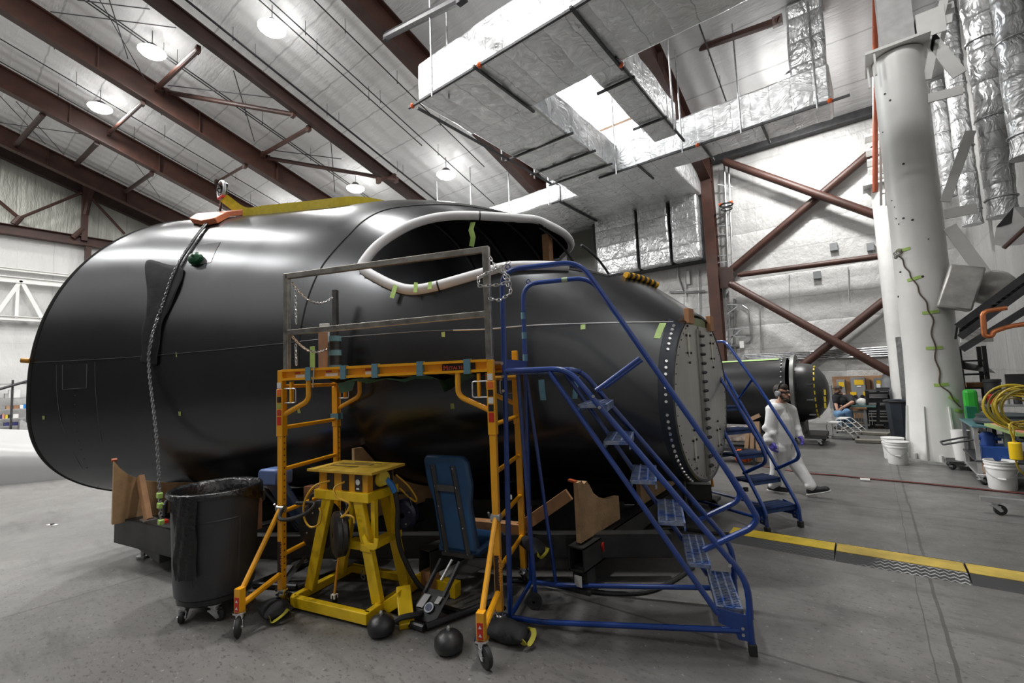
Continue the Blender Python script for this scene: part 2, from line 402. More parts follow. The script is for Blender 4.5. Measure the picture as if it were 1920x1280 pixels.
w = MB(); w.add([(XL, YB, 3.6), (XL, YW, 3.6), (XL, YW, EAVE), (XL, YB, roofz(YB))], [(0, 1, 2, 3)]); struct(w.build('wall_left', leftm, origin=(XL, 0, 0)))
leftlow = wallpaper('left_wall_sheeting', (.66, .66, .65), (.5, .5, .5), (1, 2), 2.6, 9., 1.4, .05, .5, .7, (1, 1.2, .5))
w = MB(); w.span((XL-.05, YB, 0), (XL+.04, YW, atx(0, 425, XL).z-.25)); struct(w.build('wall_left_lower', leftlow, origin=(XL, 0, 0), smooth=False))
w = MB(); w.add([(XR, YB, 0), (XR, YW, 0), (XR, YW, EAVE), (XR, YB, roofz(YB))], [(0, 1, 2, 3)]); struct(w.build('wall_right', rightm, origin=(XR, 0, 0)))
w = MB(); w.quad((XL, YB, 9), (XR, YB, 9), (XR, YB, roofz(YB)), (XL, YB, roofz(YB))); struct(w.build('wall_front_upper', backm, origin=(0, YB, 9)))
w = MB(); w.quad((XL, YB, 0), (XR, YB, 0), (XR, YB, 9), (XL, YB, 9)); struct(w.build('wall_front', mat('dark_front_wall', (.05, .05, .053), .6, var=.3, vs=.6), origin=(0, YB, 0)))  # unseen lower wall, coloured dark as if unlit so the hull reflects little
# skylight: translucent panel let into the roof slope
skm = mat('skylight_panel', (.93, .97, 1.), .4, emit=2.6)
sl = MB(); n_ = V(0, -SLOPE, -1).normalized()
def rp(x, y, off=0.): return V(x, y, roofz(y)-off)
sl.quad(rp(-7.45, 10.6, .03), rp(-5.5, 10.6, .03), rp(-5.5, 15.2, .03), rp(-7.45, 15.2, .03))
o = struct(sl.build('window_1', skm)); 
fr = MB()
for a, b_ in (((-7.5, 10.55), (-7.5, 15.25)), ((-5.45, 10.55), (-5.45, 15.25)), ((-7.5, 10.55), (-5.45, 10.55)), ((-7.5, 15.25), (-5.45, 15.25))):
    fr.bar(rp(*a, .05), rp(*b_, .05), .09, .12)
fr.build('window_frame', white, o)
# rafters
RAFT = [-4.0, -10.05, -20.3, -25.4, -30.9]
for i, x in enumerate(RAFT):
    b = MB(); y1 = 17.05
    hh, off = (.86, .68)
    b.ibeam((x, YB+.1, roofz(YB+.1)-off), (x, y1, roofz(y1)-off), .34, hh, .03, .04, up=(0, 0, 1))
    k = YB+1.
    while k < 16.5:
        b.box((x, k, roofz(k)-off), (.3, .025, hh*.93)); k += 3.05
    struct(b.build('rafter_beam', rust), None)
    p = bpy.data.objects[COL.objects[-1].name]
b = MB(); b.ibeam((-15.65, YB+.1, roofz(YB+.1)-.62), (-15.65, 17.0, roofz(17)-.62), .24, .5, .03, .04); struct(b.build('rafter_beam', rustd))
b = MB(); b.ibeam((XL+.25, YB+.1, roofz(YB+.1)-.5), (XL+.25, 17.05, roofz(17.05)-.5), .3, .62, .03, .04); struct(b.build('rafter_beam', rustd))
for o_ in list(COL.objects):
    if o_.name.startswith('rafter_beam'): o_['category'] = 'roof beam'; o_['group'] = 'rafters under the roof'
RL = {-4.0: 'brown steel rafter meeting the column by the tall foil duct boxes', -10.05: 'brown steel rafter passing behind the hanging foil duct loop', -20.3: 'large brown rafter second above the big black hull', -25.4: 'large brown rafter between the outer roof struts', -30.9: 'shadowy brown rafter close to the end wall', -15.65: 'thin dark rafter nearest the white bay lights over the hull', XL+.25: 'dark beam following the top of the end wall'}
for o_ in list(COL.objects):
    if o_.name.startswith('rafter_beam'):
        x = o_.location.x; o_['label'] = RL[min(RL, key=lambda q: abs(q-x))]
# roof struts between rafters (pipes) and thin bracing rods
def atrx(px, py, X):  # on the vertical plane of a rafter
    return atx(px, py, X)
STR = 'brown pipe struts between the rafters'
def strut(p, q, r, m, lab, name='roof_strut', grp=STR, cat='strut'):
    b = MB(); b.cyl(p, q, r, n=10)
    d = (V(q)-V(p)).normalized()
    b.box(V(p)+d*.06, (.2, .12, .22)); b.box(V(q)-d*.06, (.2, .12, .22))
    return tag(b.build(name, m), lab, cat, grp)
strut(atr(372, 92, .9), atx(294, 166, -20.1), .085, rust, 'sunlit brown pipe strut right of the bay light nearest the top left')
strut(atx(310, 172, -20.1), atr(552, 215, .9), .085, rust, 'long brown pipe strut running flat from the big rafter to the thin dark rafter')
strut(atr(580, 240, .9), atx(492, 290, -20.1), .085, rust, 'brown pipe strut sloping up to the thin rafter above the long flat strut end')
strut(atx(500, 296, -20.1), atr(745, 338, .9), .085, rust, 'brown pipe strut just above the far end of the hull top')
strut(atx(268, 192, -20.4), atx(204, 250, -25.2), .07, rust, 'brown pipe strut below the leftmost bay light')
strut(atx(460, 310, -20.4), atx(405, 342, -25.2), .06, rust, 'short brown pipe strut above the shackle on the hull')
strut(atx(80, 215, -25.6), atx(30, 272, -30.8), .1, rustd, 'dark strut highest on the end wall side')
strut(atx(182, 268, -25.6), atx(143, 308, -30.8), .1, rustd, 'dark strut meeting the forked post of the end wall')
strut(atx(285, 325, -25.6), atx(235, 360, -30.8), .09, rustd, 'dark strut left of the shackle above the hull rim')
strut(atx(1262, 108, -3.95), aty(1462, 38, 11.9), .09, rust, 'red brown pipe strut running to the upright foil duct under the roof')
strut(atx(724, 68, -10.0), dep(868, -6, 8.5), .10, dksteel, 'black square strut crossing above the white end of the foil duct')
strut(atx(700, 365, -15.7)+V(.3, 0, .5), atx(735, 350, -15.7)+V(.2, 0, .4), .07, rust, 'small brown pipe end above the yellow strap')
RG = 'thin bracing rods under the roof'
def rod(p, q, lab, r=.016, m=None):
    b = MB(); pts = [V(p).lerp(V(q), t/4) for t in range(5)]; b.tube(pts, r, 6); return tag(b.build('bracing_rod', m or dksteel), lab, 'rod', RG)
for a, b_, lab in [((187, 0), (275, 155), 'thin rod crossing the gap above the upper big rafter'), ((205, 0), (240, 110), 'steep thin rod beside the top left bay light'),
                   ((95, 22), (330, 52), 'thin purple brown rod running level near the top left corner'), ((145, 0), (280, 17), 'thin brown rod at the very top of the picture by the corner'),
                   ((315, 160), (510, 183), 'thin rod parallel to the long flat strut'), ((438, 133), (477, 265), 'steep thin rod crossing the long flat strut'),
                   ((515, 282), (640, 298), 'thin rod above the strut over the hull'), ((620, 262), (628, 360), 'steep thin rod reaching down to the hull top'),
                   ((0, 180), (85, 270), 'thin rod over the end wall at the picture edge'), ((30, 190), (120, 290), 'second thin rod over the end wall beside the first'),
                   ((0, 230), (160, 252), 'level thin rod over the end wall'), ((250, 300), (300, 370), 'thin rod left of the shackle')]:
    rod(atr(*a, .55), atr(*b_, .75), lab)
# sprinkler pipes hung below the roof, running with the slope
def pipe(pts, lab, r=.024, m=None):
    b = MB(); b.tube(pts, r, 6)
    for i in range(1, 5):
        c = V(pts[0]).lerp(V(pts[-1]), i/5-.05); b.cyl(c, (c.x, c.y, roofz(c.y)-.02), .008, n=5); b.cyl(c, c-V(0, 0, .09), .014, n=6)
    return tag(b.build('sprinkler_pipe', m or dksteel), lab, 'pipe', 'sprinkler pipes under the roof')
for x, y0, y1, off, lab in [(atr(640, 50, .4).x, 4., 13.5, .4, 'thin sprinkler pipe ending at the corner of the hanging foil duct'),
                       (atr(640, 122, .4).x, 2., 15.5, .4, 'thin sprinkler pipe second from the hanging foil duct corner'),
                       (atr(640, 135, .4).x, 2., 11.5, .45, 'thin sprinkler pipe paired beside the second one'),
                       (atr(640, 232, .4).x, 1., 16., .4, 'thin sprinkler pipe third from the hanging foil duct corner'),
                       (atr(440, 95, .4).x+.45, 0., 16., .4, 'thin sprinkler pipe just right of the thin dark rafter'),
                       (atr(400, 165, .5).x, 0., 14., .5, 'thin sprinkler pipe just left of the thin dark rafter'),
                       (atr(300, 100, .5).x, 0., 13., .5, 'thin sprinkler pipe beside the bay light between two rafters'),
                       (atr(70, 68, .4).x, 0., 15.5, .4, 'heavy dark sprinkler pipe below the upper big rafter'),
                       (atr(250, 220, .5).x, 1., 15., .5, 'thin sprinkler pipe between the two big rafters'),
                       (atr(150, 200, .5).x, 1., 13., .5, 'thin sprinkler pipe along the lower big rafter'),
                       (atr(1330, 100, .3).x, 10., 15.5, .3, 'thin sprinkler pipe near the column top beside the right bay light')]:
    pipe([(x, y0, roofz(y0)-off), (x, y1, roofz(y1)-off)], lab, .04 if 'heavy' in lab else .02)
# bay lights
lens = mat('lamp_lens', (1, .99, .97), .4, emit=60.)
lab_of = {(-23.3, 3.85): 'round bay light leftmost under the roof', (-17.9, 4.15): 'round bay light above the big rafter near the top left', (-13.2, 5.95): 'round bay light highest over the hull', (-13.0, 12.8): 'round bay light low above the hull beside the foil duct loop', (-17.6, 11.6): 'round bay light just above the yellow strap', (-1.02, 14.4): 'round bay light left of the big white column'}
proto = None
for (x, y) in LAMPS:
    z = roofz(y)-.75; g = 'round bay lights under the roof'
    lab = lab_of.get((x, y), 'round bay light out of the picture above the hall')
    if proto is None:
        t = thing('bay_lamp', lab, 'lamp', (x, y, z), group=g)
        T = TF((x, y, z)); b = MB(T); b.lathe((0, 0, 0), [(.35, .02), (.35, .06), (.24, .12), (.12, .26), (0, .27)], 24); b.build('housing', dksteel, t)
        b = MB(T); b.lathe((0, 0, -.005), [(.001, -.14), (.15, -.13), (.30, -.08), (.38, 0), (.38, .03)], 24); b.build('lens', lens, t)
        b = MB(T); b.cyl((0, 0, .27), (0, 0, .9), .012, n=6); b.build('hanger_rod', dksteel, t); proto = t
    else: dup(proto, (x, y, z), label=lab)
for y_, m_, lab in ((11.9, dksteel, 'dark bar crossing below the skylight inside the duct loop'), (13.9, mat('pale_timber', (.45, .30, .2), .6), 'pale bar crossing the bright skylight inside the duct loop')):
    b = MB(); b.bar((-8.6, y_, roofz(y_)-.35), (-4.3, y_, roofz(y_)-.35), .14, .22); tag(b.build('skylight_bar', m_), lab, 'bar')
# eave strut, end column, wall bracing on the back wall
b = MB(); b.ibeam((-4.2, YW-.16, EAVE-.05), (XR-.02, YW-.16, EAVE-.05), .3, .4); tag(b.build('eave_beam', dksteel), 'long black eave beam along the top of the far wall', 'beam')
cx = -4.0
t = thing('steel_column', 'red brown steel column standing against the far wall', 'column', (cx, YW-.42, 0))
b = MB(); b.bar((cx, YW-.58, .02), (cx, YW-.58, EAVE-.1), .36, .03, up=(0, 1, 0)); b.bar((cx, YW-.22, .02), (cx, YW-.22, EAVE-.1), .36, .03, up=(0, 1, 0)); b.bar((cx, YW-.4, .02), (cx, YW-.4, EAVE-.1), .03, .36, up=(0, 1, 0)); b.build('shaft', rust, t, smooth=False)
b = MB(); b.box((cx, YW-.4, .02), (.6, .6, .04)); b.build('base_plate', rustd, t)
b = MB(); b.prism([(cx+.18, YW-.45, aty(1352, 500, YW-.45).z), (cx+.62, YW-.45, aty(1352, 510, YW-.45).z+.1), (cx+.62, YW-.45, aty(1352, 535, YW-.45).z-.1), (cx+.18, YW-.45, aty(1352, 540, YW-.45).z)], (0, .08, 0)); b.build('gusset_plate', rustd, t)
G = 'red brown brace pipes on the far wall'
def brace(a, c, r, lab):
    b = MB(); b.cyl(a, c, r, n=14); d = (V(c)-V(a)).normalized(); b.cyl(V(a)-d*.08, V(a)+d*.2, r*.7, n=8); return tag(b.build('brace_pipe', rust), lab, 'brace', G)
yb = YW-.5
brace(aty(1360, 303, yb), aty(1645, 404, yb), .125, 'brown brace pipe falling from the column top across the far wall')
brace(aty(1372, 505, yb+.25), aty(1642, 278, yb+.25), .125, 'brown brace pipe rising from the column node to the eave')
brace(aty(1388, 515, yb), aty(1652, 480, yb), .09, 'thin brown brace pipe lying level across the far wall')
brace(aty(1372, 533, yb), aty(1700, 715, yb), .125, 'brown brace pipe falling from the column node behind the toolbox corner')
brace(aty(1492, 695, yb+.25), aty(1660, 562, yb+.25), .125, 'brown brace pipe rising from the parked hull to the slim white column')
# ================================================================== foil ducts
def ductbox(name, a, b_, m, parent=None, crumple=.065, seg=.45):
    """wrapped rectangular duct: subdivided box with softened corners and lightly crumpled faces"""
    a, b_ = V(a), V(b_); lo = V(*(min(a[i], b_[i]) for i in range(3))); hi = V(*(max(a[i], b_[i]) for i in range(3)))
    bm = bmesh.new(); n = [max(1, int((hi[i]-lo[i])/seg)) for i in range(3)]
    bmesh.ops.create_cube(bm, size=1)
    for ax in range(3):
        for k in range(1, n[ax]):
            co = V(0, 0, 0); co[ax] = -.5+k/n[ax]; no = V(0, 0, 0); no[ax] = 1
            bmesh.ops.bisect_plane(bm, geom=bm.verts[:]+bm.edges[:]+bm.faces[:], plane_co=co, plane_no=no)
    mb = MB(); bm.verts.index_update()
    vs = []
    for v in bm.verts:
        p = V(*(lo[i]+(v.co[i]+.5)*(hi[i]-lo[i]) for i in range(3)))
        edge = sum(abs(abs(v.co[i])-.5) < 1e-4 for i in range(3))
        k = crumple*(.35 if edge > 1 else 1.)
        p += V(random.uniform(-k, k), random.uniform(-k, k), random.uniform(-k, k)*.8)
        vs.append(p)
    mb.add(vs, [tuple(x.index for x in f.verts) for f in bm.faces]); bm.free()
    o = mb.build(name, m, parent, bevel=.06, angle=60)
    return o
ZD = 8.0
a0 = atz(777, 190, ZD); a1 = atz(1130, 0, ZD); bb = atz(1130, 325, ZD); bb2 = atz(1560, 197, ZD); cl_ = atz(1100, 372, ZD); d0 = atz(1100, 140, ZD); d1 = atz(1255, 236, ZD); d2 = atz(1190, 86, ZD)
AY, AX, BY = (a0.y+a1.y)/2, a0.x, (bb.y+bb2.y)/2
DT = .95
duct = thing('foil_duct_loop', 'big square loop of foil-wrapped air duct hanging under the roof', 'air duct', (AX+2.5, (AY+BY)/2, ZD))
aw = atz(1130, 135, ZD).y-AY
ductbox('duct_run', (AX, AY, ZD), (1.6, AY+aw, ZD+DT), FOIL, duct)
cw = atz(1130, 325, ZD).x-.0-AX
ductbox('duct_run', (AX, AY+aw-.1, ZD+.01), (atz(990, 195, ZD).x, BY+.3, ZD+DT-.03), FOILY, duct)
ductbox('duct_run', (AX-.02, BY, ZD-.01), (bb2.x, BY+1.0, ZD+DT+.02), FOIL, duct)
ductbox('duct_run', (atz(1110, 150, ZD).x, AY+aw-.1, ZD+.02), (d1.x, BY-.9, ZD+DT-.05), FOILY, duct)
ductbox('duct_riser', (atz(1470, 150, ZD).x, BY+.05, ZD+DT-.05), (atz(1470, 150, ZD).x+.75, BY+.8, roofz(BY)-.1), FOILZ, duct)
# support angles under the duct and threaded hangers
sup = MB(); hang = []
def sup_bar(p, q, extra=.25):
    p, q = V(p), V(q); d = (q-p).normalized(); b = MB(); b.bar(p-d*extra, q+d*extra, .05, .05); return b.build('support_angle', dksteel, duct)
sup_bar((AX, AY-.08, ZD-.03), (1.5, AY-.08, ZD-.03))
sup_bar((AX-.1, AY+.3, ZD-.03), (AX-.1, BY-1, ZD-.03))
for k in (.35, .78): 
    xx = AX+(a1.x-AX)*k*1.15; sup_bar((xx, AY-.1, ZD-.04), (xx, AY+aw+.1, ZD-.04), .05)
for k in (.35, .62, .85):
    yy = AY+aw+(BY-AY-aw)*k; sup_bar((AX-.1, yy, ZD-.03), (atz(990, 195, ZD).x+.05, yy, ZD-.03), .12)
for k in (.12, .55): yy = AY+aw+(BY-AY-aw)*k; sup_bar((atz(1110, 150, ZD).x, yy, ZD-.03), (d1.x, yy, ZD-.03), .12)
sup_bar((d1.x+.06, AY+aw, ZD-.02), (d1.x+.06, BY-.8, ZD-.02))
sup_bar((AX+1.5, BY-.06, ZD-.03), (bb2.x+.1, BY-.06, ZD-.03))
for k in (.35, .6, .8): xx = AX+(bb2.x-AX)*k; sup_bar((xx, BY-.1, ZD-.05), (xx, BY+1.1, ZD-.05), .05)
for x, y in ((AX+.55, AY-.1), (AX+.75, AY+.2), (-5.6, BY-.1), (-3.6, BY-.1), (-2.1, BY-.1), (-.45, BY-.1), (AX-.15, BY-3.2), (AX-.15, BY-1.6), (d1.x+.1, BY-1.5)):
    b = MB(); b.cyl((x, y, ZD-.12), (x, y, roofz(y)-.05), .022, n=6); b.build('hanger_rod', zinc, duct)
for x, y in ((AX-.12, AY-.08), (AX+1.9, AY-.08), (-3.2, BY-.08), (-.2, BY-.1), (d1.x+.06, AY+aw)):
    b = MB(); b.sphere((x, y, ZD-.03), .06, 8); b.build('end_cap', orangep, duct)
# tall boxes against the far wall and the plenum over them
xb = [aty(x, 420, 16.4).x for x in (1112, 1192, 1254, 1312)]
zb = aty(1220, 500, 16.4).z
t = thing('wall_duct_bank', 'row of three tall foil-wrapped duct boxes on the far wall above the hull nose', 'air duct', ((xb[0]+xb[3])/2, 16.8, zb))
for i in range(3): ductbox('duct_box', (xb[i]+.05, 16.4, zb), (xb[i+1]-.06, YW-.05, ZD+.3), FOILZ, t, .03)
b = MB(); b.span((xb[0]-.2, 16.75, zb-.02), (xb[3]+.12, YW-.02, ZD+.2)); b.build('backing', blackpaint, t, smooth=False)
b = MB(); b.span((xb[0]-1.6, 16.9, zb-.1), (xb[0]+.02, YW-.02, ZD-.1)); b.build('dark_panel', mat('dark_grey_panel', (.07, .07, .06), .6), t, smooth=False)
ductbox('plenum', (xb[0]-.5, BY+.9, ZD+.02), (xb[3]+.05, YW-.1, ZD+DT), FOIL, t, .03)
# duct end by the wall: bright box running left behind the hull
zd2 = aty(1108, 423, 16.9).z; p0 = atz(1050, 377, zd2); hd2 = aty(1048, 343, p0.y).z-zd2
t = thing('foil_duct_branch', 'lower foil duct branch running left behind the hull top', 'air duct', (p0.x-3, p0.y+.6, zd2))
ductbox('duct_run', (p0.x-9.5, p0.y, zd2), (p0.x, 16.85, zd2+hd2), FOIL, t)
b = MB(); b.tube(round_path([(p0.x-.3, p0.y-.08, zd2-.04), (p0.x+.08, p0.y-.08, zd2-.04), (p0.x+.08, p0.y-.08, zd2+hd2*.8), (p0.x-.2, p0.y-.08, zd2+hd2*1.05)], .08), .025, 6); b.build('support_pipe', dksteel, t)
b = MB(); b.bar((p0.x+.03, p0.y-.05, zd2-.05), (p0.x+.03, 16.8, zd2-.05), .06, .06); b.build('support_angle', dksteel, t)
for dx in (-.4, -2.2, -4.2, -6.2):
    b = MB(); b.cyl((p0.x+dx, p0.y-.1, zd2-.06), (p0.x+dx, p0.y-.1, roofz(p0.y)-.05), .025, n=6); b.build('hanger_rod', zinc, t)
# ================================================================== white columns
def col_pt(px, py): return atz(px, py)
cc = V(.94, 11.47, 0)
t = thing('white_column', 'big round white steel column with gusset plates at its foot', 'column', cc)
T = TF(cc); b = MB(T); b.lathe((0, 0, 0), [(.47, .04), (.45, .5), (.40, 1.4), (.39, 2.0), (.39, 7.2), (.39, 7.75)], 40); b.build('shaft', mat('column_white', (.80, .80, .78), .4, var=.06, vs=1.5, bump=.05, bs=8), t)
b = MB(T); b.cyl((0, 0, 0), (0, 0, .045), .54, n=40); b.build('base_plate', mat('column_base_white', (.5, .5, .48), .5, var=.2), t)
for k in range(8):
    a = 2*PI*k/8+.3; d = V(math.cos(a), math.sin(a), 0); s = V(-d.y, d.x, 0)*.012
    b = MB(T); b.prism([d*.37+V(0, 0, .04)-s, d*.53+V(0, 0, .04)-s, d*.53+V(0, 0, .10)-s, d*.45+V(0, 0, 1.0)-s, d*.37+V(0, 0, 1.0)-s], s*2); b.build('gusset_plate', white, t, smooth=False)
    e = V(math.cos(a+.39), math.sin(a+.39), 0)*.50; b = MB(T); b.cyl(e+V(0, 0, .04), e+V(0, 0, .15), .03, n=6); b.build('anchor_bolt', white, t)
b = MB(T); b.box((-.02, -.02, 7.8), (.95, .95, .05)); b.build('cap_plate', white, t)
for dx, dy, w_, h_ in ((-.36, -.44, .03, .5), (-.46, 0, .03, .45)):
    b = MB(T); b.box((dx, dy, 7.56), (w_, .06, .45)); b.build('cap_stiffener', white, t)
b = MB(T); b.box((.02, .05, 8.6), (.5, .5, 1.6)); b.build('stub_post', mat('stub_grey', (.5, .5, .5), .45), t)
b = MB(T); b.box((.5, 0, 8.1), (.4, .4, .5)); b.box((.6, 0, 8.35), (.5, .16, .12)); b.build('top_bracket', white, t)
# stain specks / drilled holes
for px, py in ((1677, 388), (1680, 410), (1682, 568), (1672, 376), (1684, 556), (1655, 248), (1711, 412), (1741, 448), (1694, 307), (1694, 409), (1685, 420), (1659, 176), (1669, 188), (1730, 518), (1688, 510)):
    d = ray(px, py); # hit on the shaft cylinder r=.33
    ox, oy = O.x-cc.x, O.y-cc.y; A_ = d.x**2+d.y**2; B_ = 2*(ox*d.x+oy*d.y); C_ = ox*ox+oy*oy-.393**2; D_ = B_*B_-4*A_*C_
    if D_ > 0:
        s = (-B_-math.sqrt(D_))/(2*A_); p = O+d*s; n_ = V(p.x-cc.x, p.y-cc.y, 0).normalized()
        b = MB(); b.cyl(p-n_*.01, p+n_*.003, .02 if random.random() < .5 else .012, n=8); b.build('bolt_hole', blackpaint, t)
def onshaft(px, py, off=.0):
    d = ray(px, py); ox, oy = O.x-cc.x, O.y-cc.y; z = 1.82
    s = None; r_ = .393
    for it in range(4):
        A_ = d.x**2+d.y**2; B_ = 2*(ox*d.x+oy*d.y); C_ = ox*ox+oy*oy-(r_+off)**2; D_ = max(0, B_*B_-4*A_*C_)
        s = (-B_-math.sqrt(D_))/(2*A_); z = (O+d*s).z
        r_ = float(np.interp(z, [0, .5, 1.4, 2., 9], [.47, .45, .40, .393, .393]))
    return O+d*s
cab = [(1684, 478), (1690, 486), (1698, 500), (1703, 510), (1710, 520), (1718, 535), (1726, 550), (1735, 566), (1742, 582), (1748, 600), (1748, 625), (1752, 650), (1755, 672), (1760, 696), (1764, 720), (1778, 735), (1790, 750), (1799, 763)]
pts = smooth_path([onshaft(x+(2 if i % 2 else -2), y, .012) for i, (x, y) in enumerate(cab)], 5)
b = MB(); b.tube(pts, .011, 6); o = tag(b.build('cable', mat('brown_cable', (.10, .07, .05), .5)), 'thin wavy brown cable taped down the big white column', 'cable')
for i, (x, y, dx, dy) in enumerate([(1694, 468, 12, -3), (1714, 522, 13, -4), (1745, 585, 16, 2), (1752, 652, 16, 1), (1765, 721, 14, 1), (1788, 748, 9, -5), (1798, 770, 8, -2)]):
    p, q = onshaft(x-dx, y+dy*-1*0+(-dy if i < 2 else dy), .006), onshaft(x+dx, y-(-dy if i < 2 else dy), .006); m_ = onshaft(x, y, .016)
    b = MB(); b.flat([p, p.lerp(m_, .6), m_, m_.lerp(q, .4), q], .055, .003, up=V(m_.x-cc.x, m_.y-cc.y, 0)); tag(b.build('masking_tape', tapeg), ['highest', 'second', 'third', 'fourth', 'fifth', 'sixth', 'lowest'][i]+' green tape strip holding the cable on the white column', 'tape', 'tape on the white column')
b = MB(); p = onshaft(1684, 476, .03)
for k in range(3): b.torus(p+V(.02*k-.02, -.02, .02*k), .05, .008, 12, 5, axis=(random.random(), 1, random.random()))
b.sphere(p+V(-.04, -.03, -.06), .035, 8); b.sphere(p+V(.03, -.03, .04), .03, 8); tag(b.build('cable_knot', mat('cable_mix', (.35, .33, .3), .5, var=.5, vs=30)), 'small tangle of wire ends at the top of the column cable', 'cable')
c2 = V(.75, 16.4, 0)
t = thing('white_column', 'slim white column at the far wall behind the big round column', 'column', c2)
T = TF(c2); b = MB(T); b.lathe((0, 0, 0), [(.36, 0), (.36, .05), (.28, .06), (.28, 6.8)], 32); b.build('shaft', white, t)
b = MB(T); b.box((-.05, 0, 6.82), (.8, .8, .06)); b.prism([(-.45, .0, 6.8), (-.05, 0, 6.8), (-.05, 0, 6.2)], (0, .04, 0)); b.build('cap_plate', white, t)
for z in (7.0, 7.25, 7.5, 7.8, 8.2): b = MB(T); b.box((-.05, -.1, z), (.5, .5, .05)); b.build('stacked_plate', white, t)
# orange conduit and cable ladder beside the column
b = MB(); p = aty(1641, 0, 13.6); q = aty(1641, 360, 13.6); b.cyl(p, q, .055, n=10); tag(b.build('standpipe', mat('orange_red_pipe', (.5, .10, .035), .45)), 'upright orange red pipe left of the big white column', 'pipe')
t = thing('cable_ladder', 'upright white ladder rack beside the big white column', 'ladder', (aty(1652, 300, 14).x, 14, 4.5))
for px in (1649, 1659): b = MB(); b.bar(aty(px, -5, 14.), aty(px+3, 385, 14.), .05, .05); b.build('rail', white, t)
for k in range(9): b = MB(); b.bar(aty(1649, 60+k*38, 14.), aty(1661, 58+k*38, 14.), .03, .03); b.build('rung', white, t)
# ================================================================== right wall: upright foil ducts, white bracing
FD = 'upright foil-wrapped ducts on the right wall'
def upduct(px0, py0, px1, py1, X, r, lab):
    p, q = atx(px0, py0, X), atx(px1, py1, X); c = (p+q)/2; z1 = roofz(c.y)-.15
    t = thing('upright_duct', lab, 'air duct', (c.x, c.y, min(p.z, q.z)), group=FD)
    zb_ = min(p.z, q.z); n = int((z1-zb_)/.16); prof = []
    for k in range(n+1):
        z = zb_+(z1-zb_)*k/n; prof.append((r*(1+random.uniform(-.05, .05)+(.06 if k % 6 == 0 else 0)), z-zb_))
    b = MB(TF((c.x, c.y, zb_))); b.lathe((0, 0, 0), [(.01, 0)]+prof+[(.01, z1-zb_)], 22); b.build('foil_sleeve', FOILZ, t, angle=70)
    for k in range(2, n, 9):
        b = MB(TF((c.x, c.y, zb_))); b.torus((0, 0, (z1-zb_)*k/n), r*1.05, .014, 22, 5); b.build('strap_band', zinc, t)
    return t
upduct(1756, 0, 1768, 395, XR-.28, .16, 'slim upright foil duct nearest the big white column')
upduct(1788, 60, 1818, 430, XR-.27, .17, 'upright foil duct second from the big white column')
upduct(1832, 25, 1882, 405, XR-.32, .20, 'upright foil duct third from the big white column')
upduct(1906, 60, 1925, 300, XR-.30, .19, 'upright foil duct at the right edge of the picture')
WB = 'white flat braces between column and right wall'
def wbrace(a, c, w_, lab):
    b = MB(); b.bar(a, c, w_, .04, up=(0, 1, 0))
    o = b.build('flat_brace', white, None, smooth=False, bevel=.006)
    for e, k in ((V(a), .06), (V(c), -.06)):
        pass
    return tag(o, lab, 'brace', WB)
wy = 11.3
for (x0, y0), (x1, y1), w_, lab in [((1742, 46), (1786, 34), .16, 'short white level brace by the column top'), ((1740, 185), (1806, 168), .17, 'white level brace high on the big column'),
        ((1742, 70), (1800, 140), .2, 'grey sloping brace below the column cap'), ((1770, 0), (1738, 150), .13, 'long white brace rising past the column cap'),
        ((1772, 378), (1820, 245), .15, 'white brace sloping up to the third upright duct'), ((1770, 402), (1832, 390), .18, 'white level brace at mid height of the big column'),
        ((1780, 425), (1868, 545), .19, 'long white brace falling from the column to the cable tray')]:
    p, q = aty(x0, y0, wy), aty(x1, y1, wy); 
    wbrace(p, q, w_, lab)
wbrace(aty(1800, 630, 10.8), aty(1862, 628, 10.8), .22, 'white level beam under the copper pipe')
# crumpled grey box ducts and hanging flex ducts above the tray
m_g = mat('grey_duct_wrap', (.5, .49, .47), .35, .5, var=.2, vs=5, bump=.4, bs=6)
b = MB(); p = aty(1800, 540, 11.0); b.box(p, (.45, .3, .75), rot=Matrix.Rotation(R(18), 3, 'Y')); tag(b.build('duct_hood', m_g, bevel=.03), 'small grey angled duct hood right of the big column', 'duct')
b = MB(); p = aty(1838, 540, 11.4); p.x += .12; b.sphere(p, .34, 16, (1.0, .7, .9)); tag(b.build('wrapped_duct_elbow', m_g), 'bulging grey wrapped duct elbow behind the cable tray', 'duct')
t = thing('angled_duct', 'angular silver duct transition with a dark opening at the right edge', 'duct', aty(1890, 450, 10.2))
b = MB(); a_, c_, e_, g_ = aty(1868, 425, 10.2), aty(1900, 388, 10.2), aty(1918, 420, 10.2), aty(1880, 462, 10.2)
b.prism([a_, aty(1862, 458, 10.2), g_, aty(1925, 455, 10.2), aty(1925, 415, 10.2), c_], (.35, .7, .1)); b.build('transition', mat('silver_sheet', (.6, .6, .6), .3, .8), t)
b = MB(); b.prism([a_+V(0, -.02, 0), c_+V(0, -.02, 0), aty(1897, 418, 10.18), aty(1874, 425, 10.18)], (0, -.01, 0)); b.build('opening', blackpaint, t)
b = MB(); b.tube([aty(1882, 465, 10.1), aty(1925, 425, 10.1)], .03, 8); b.build('edge_pipe', rust, t)
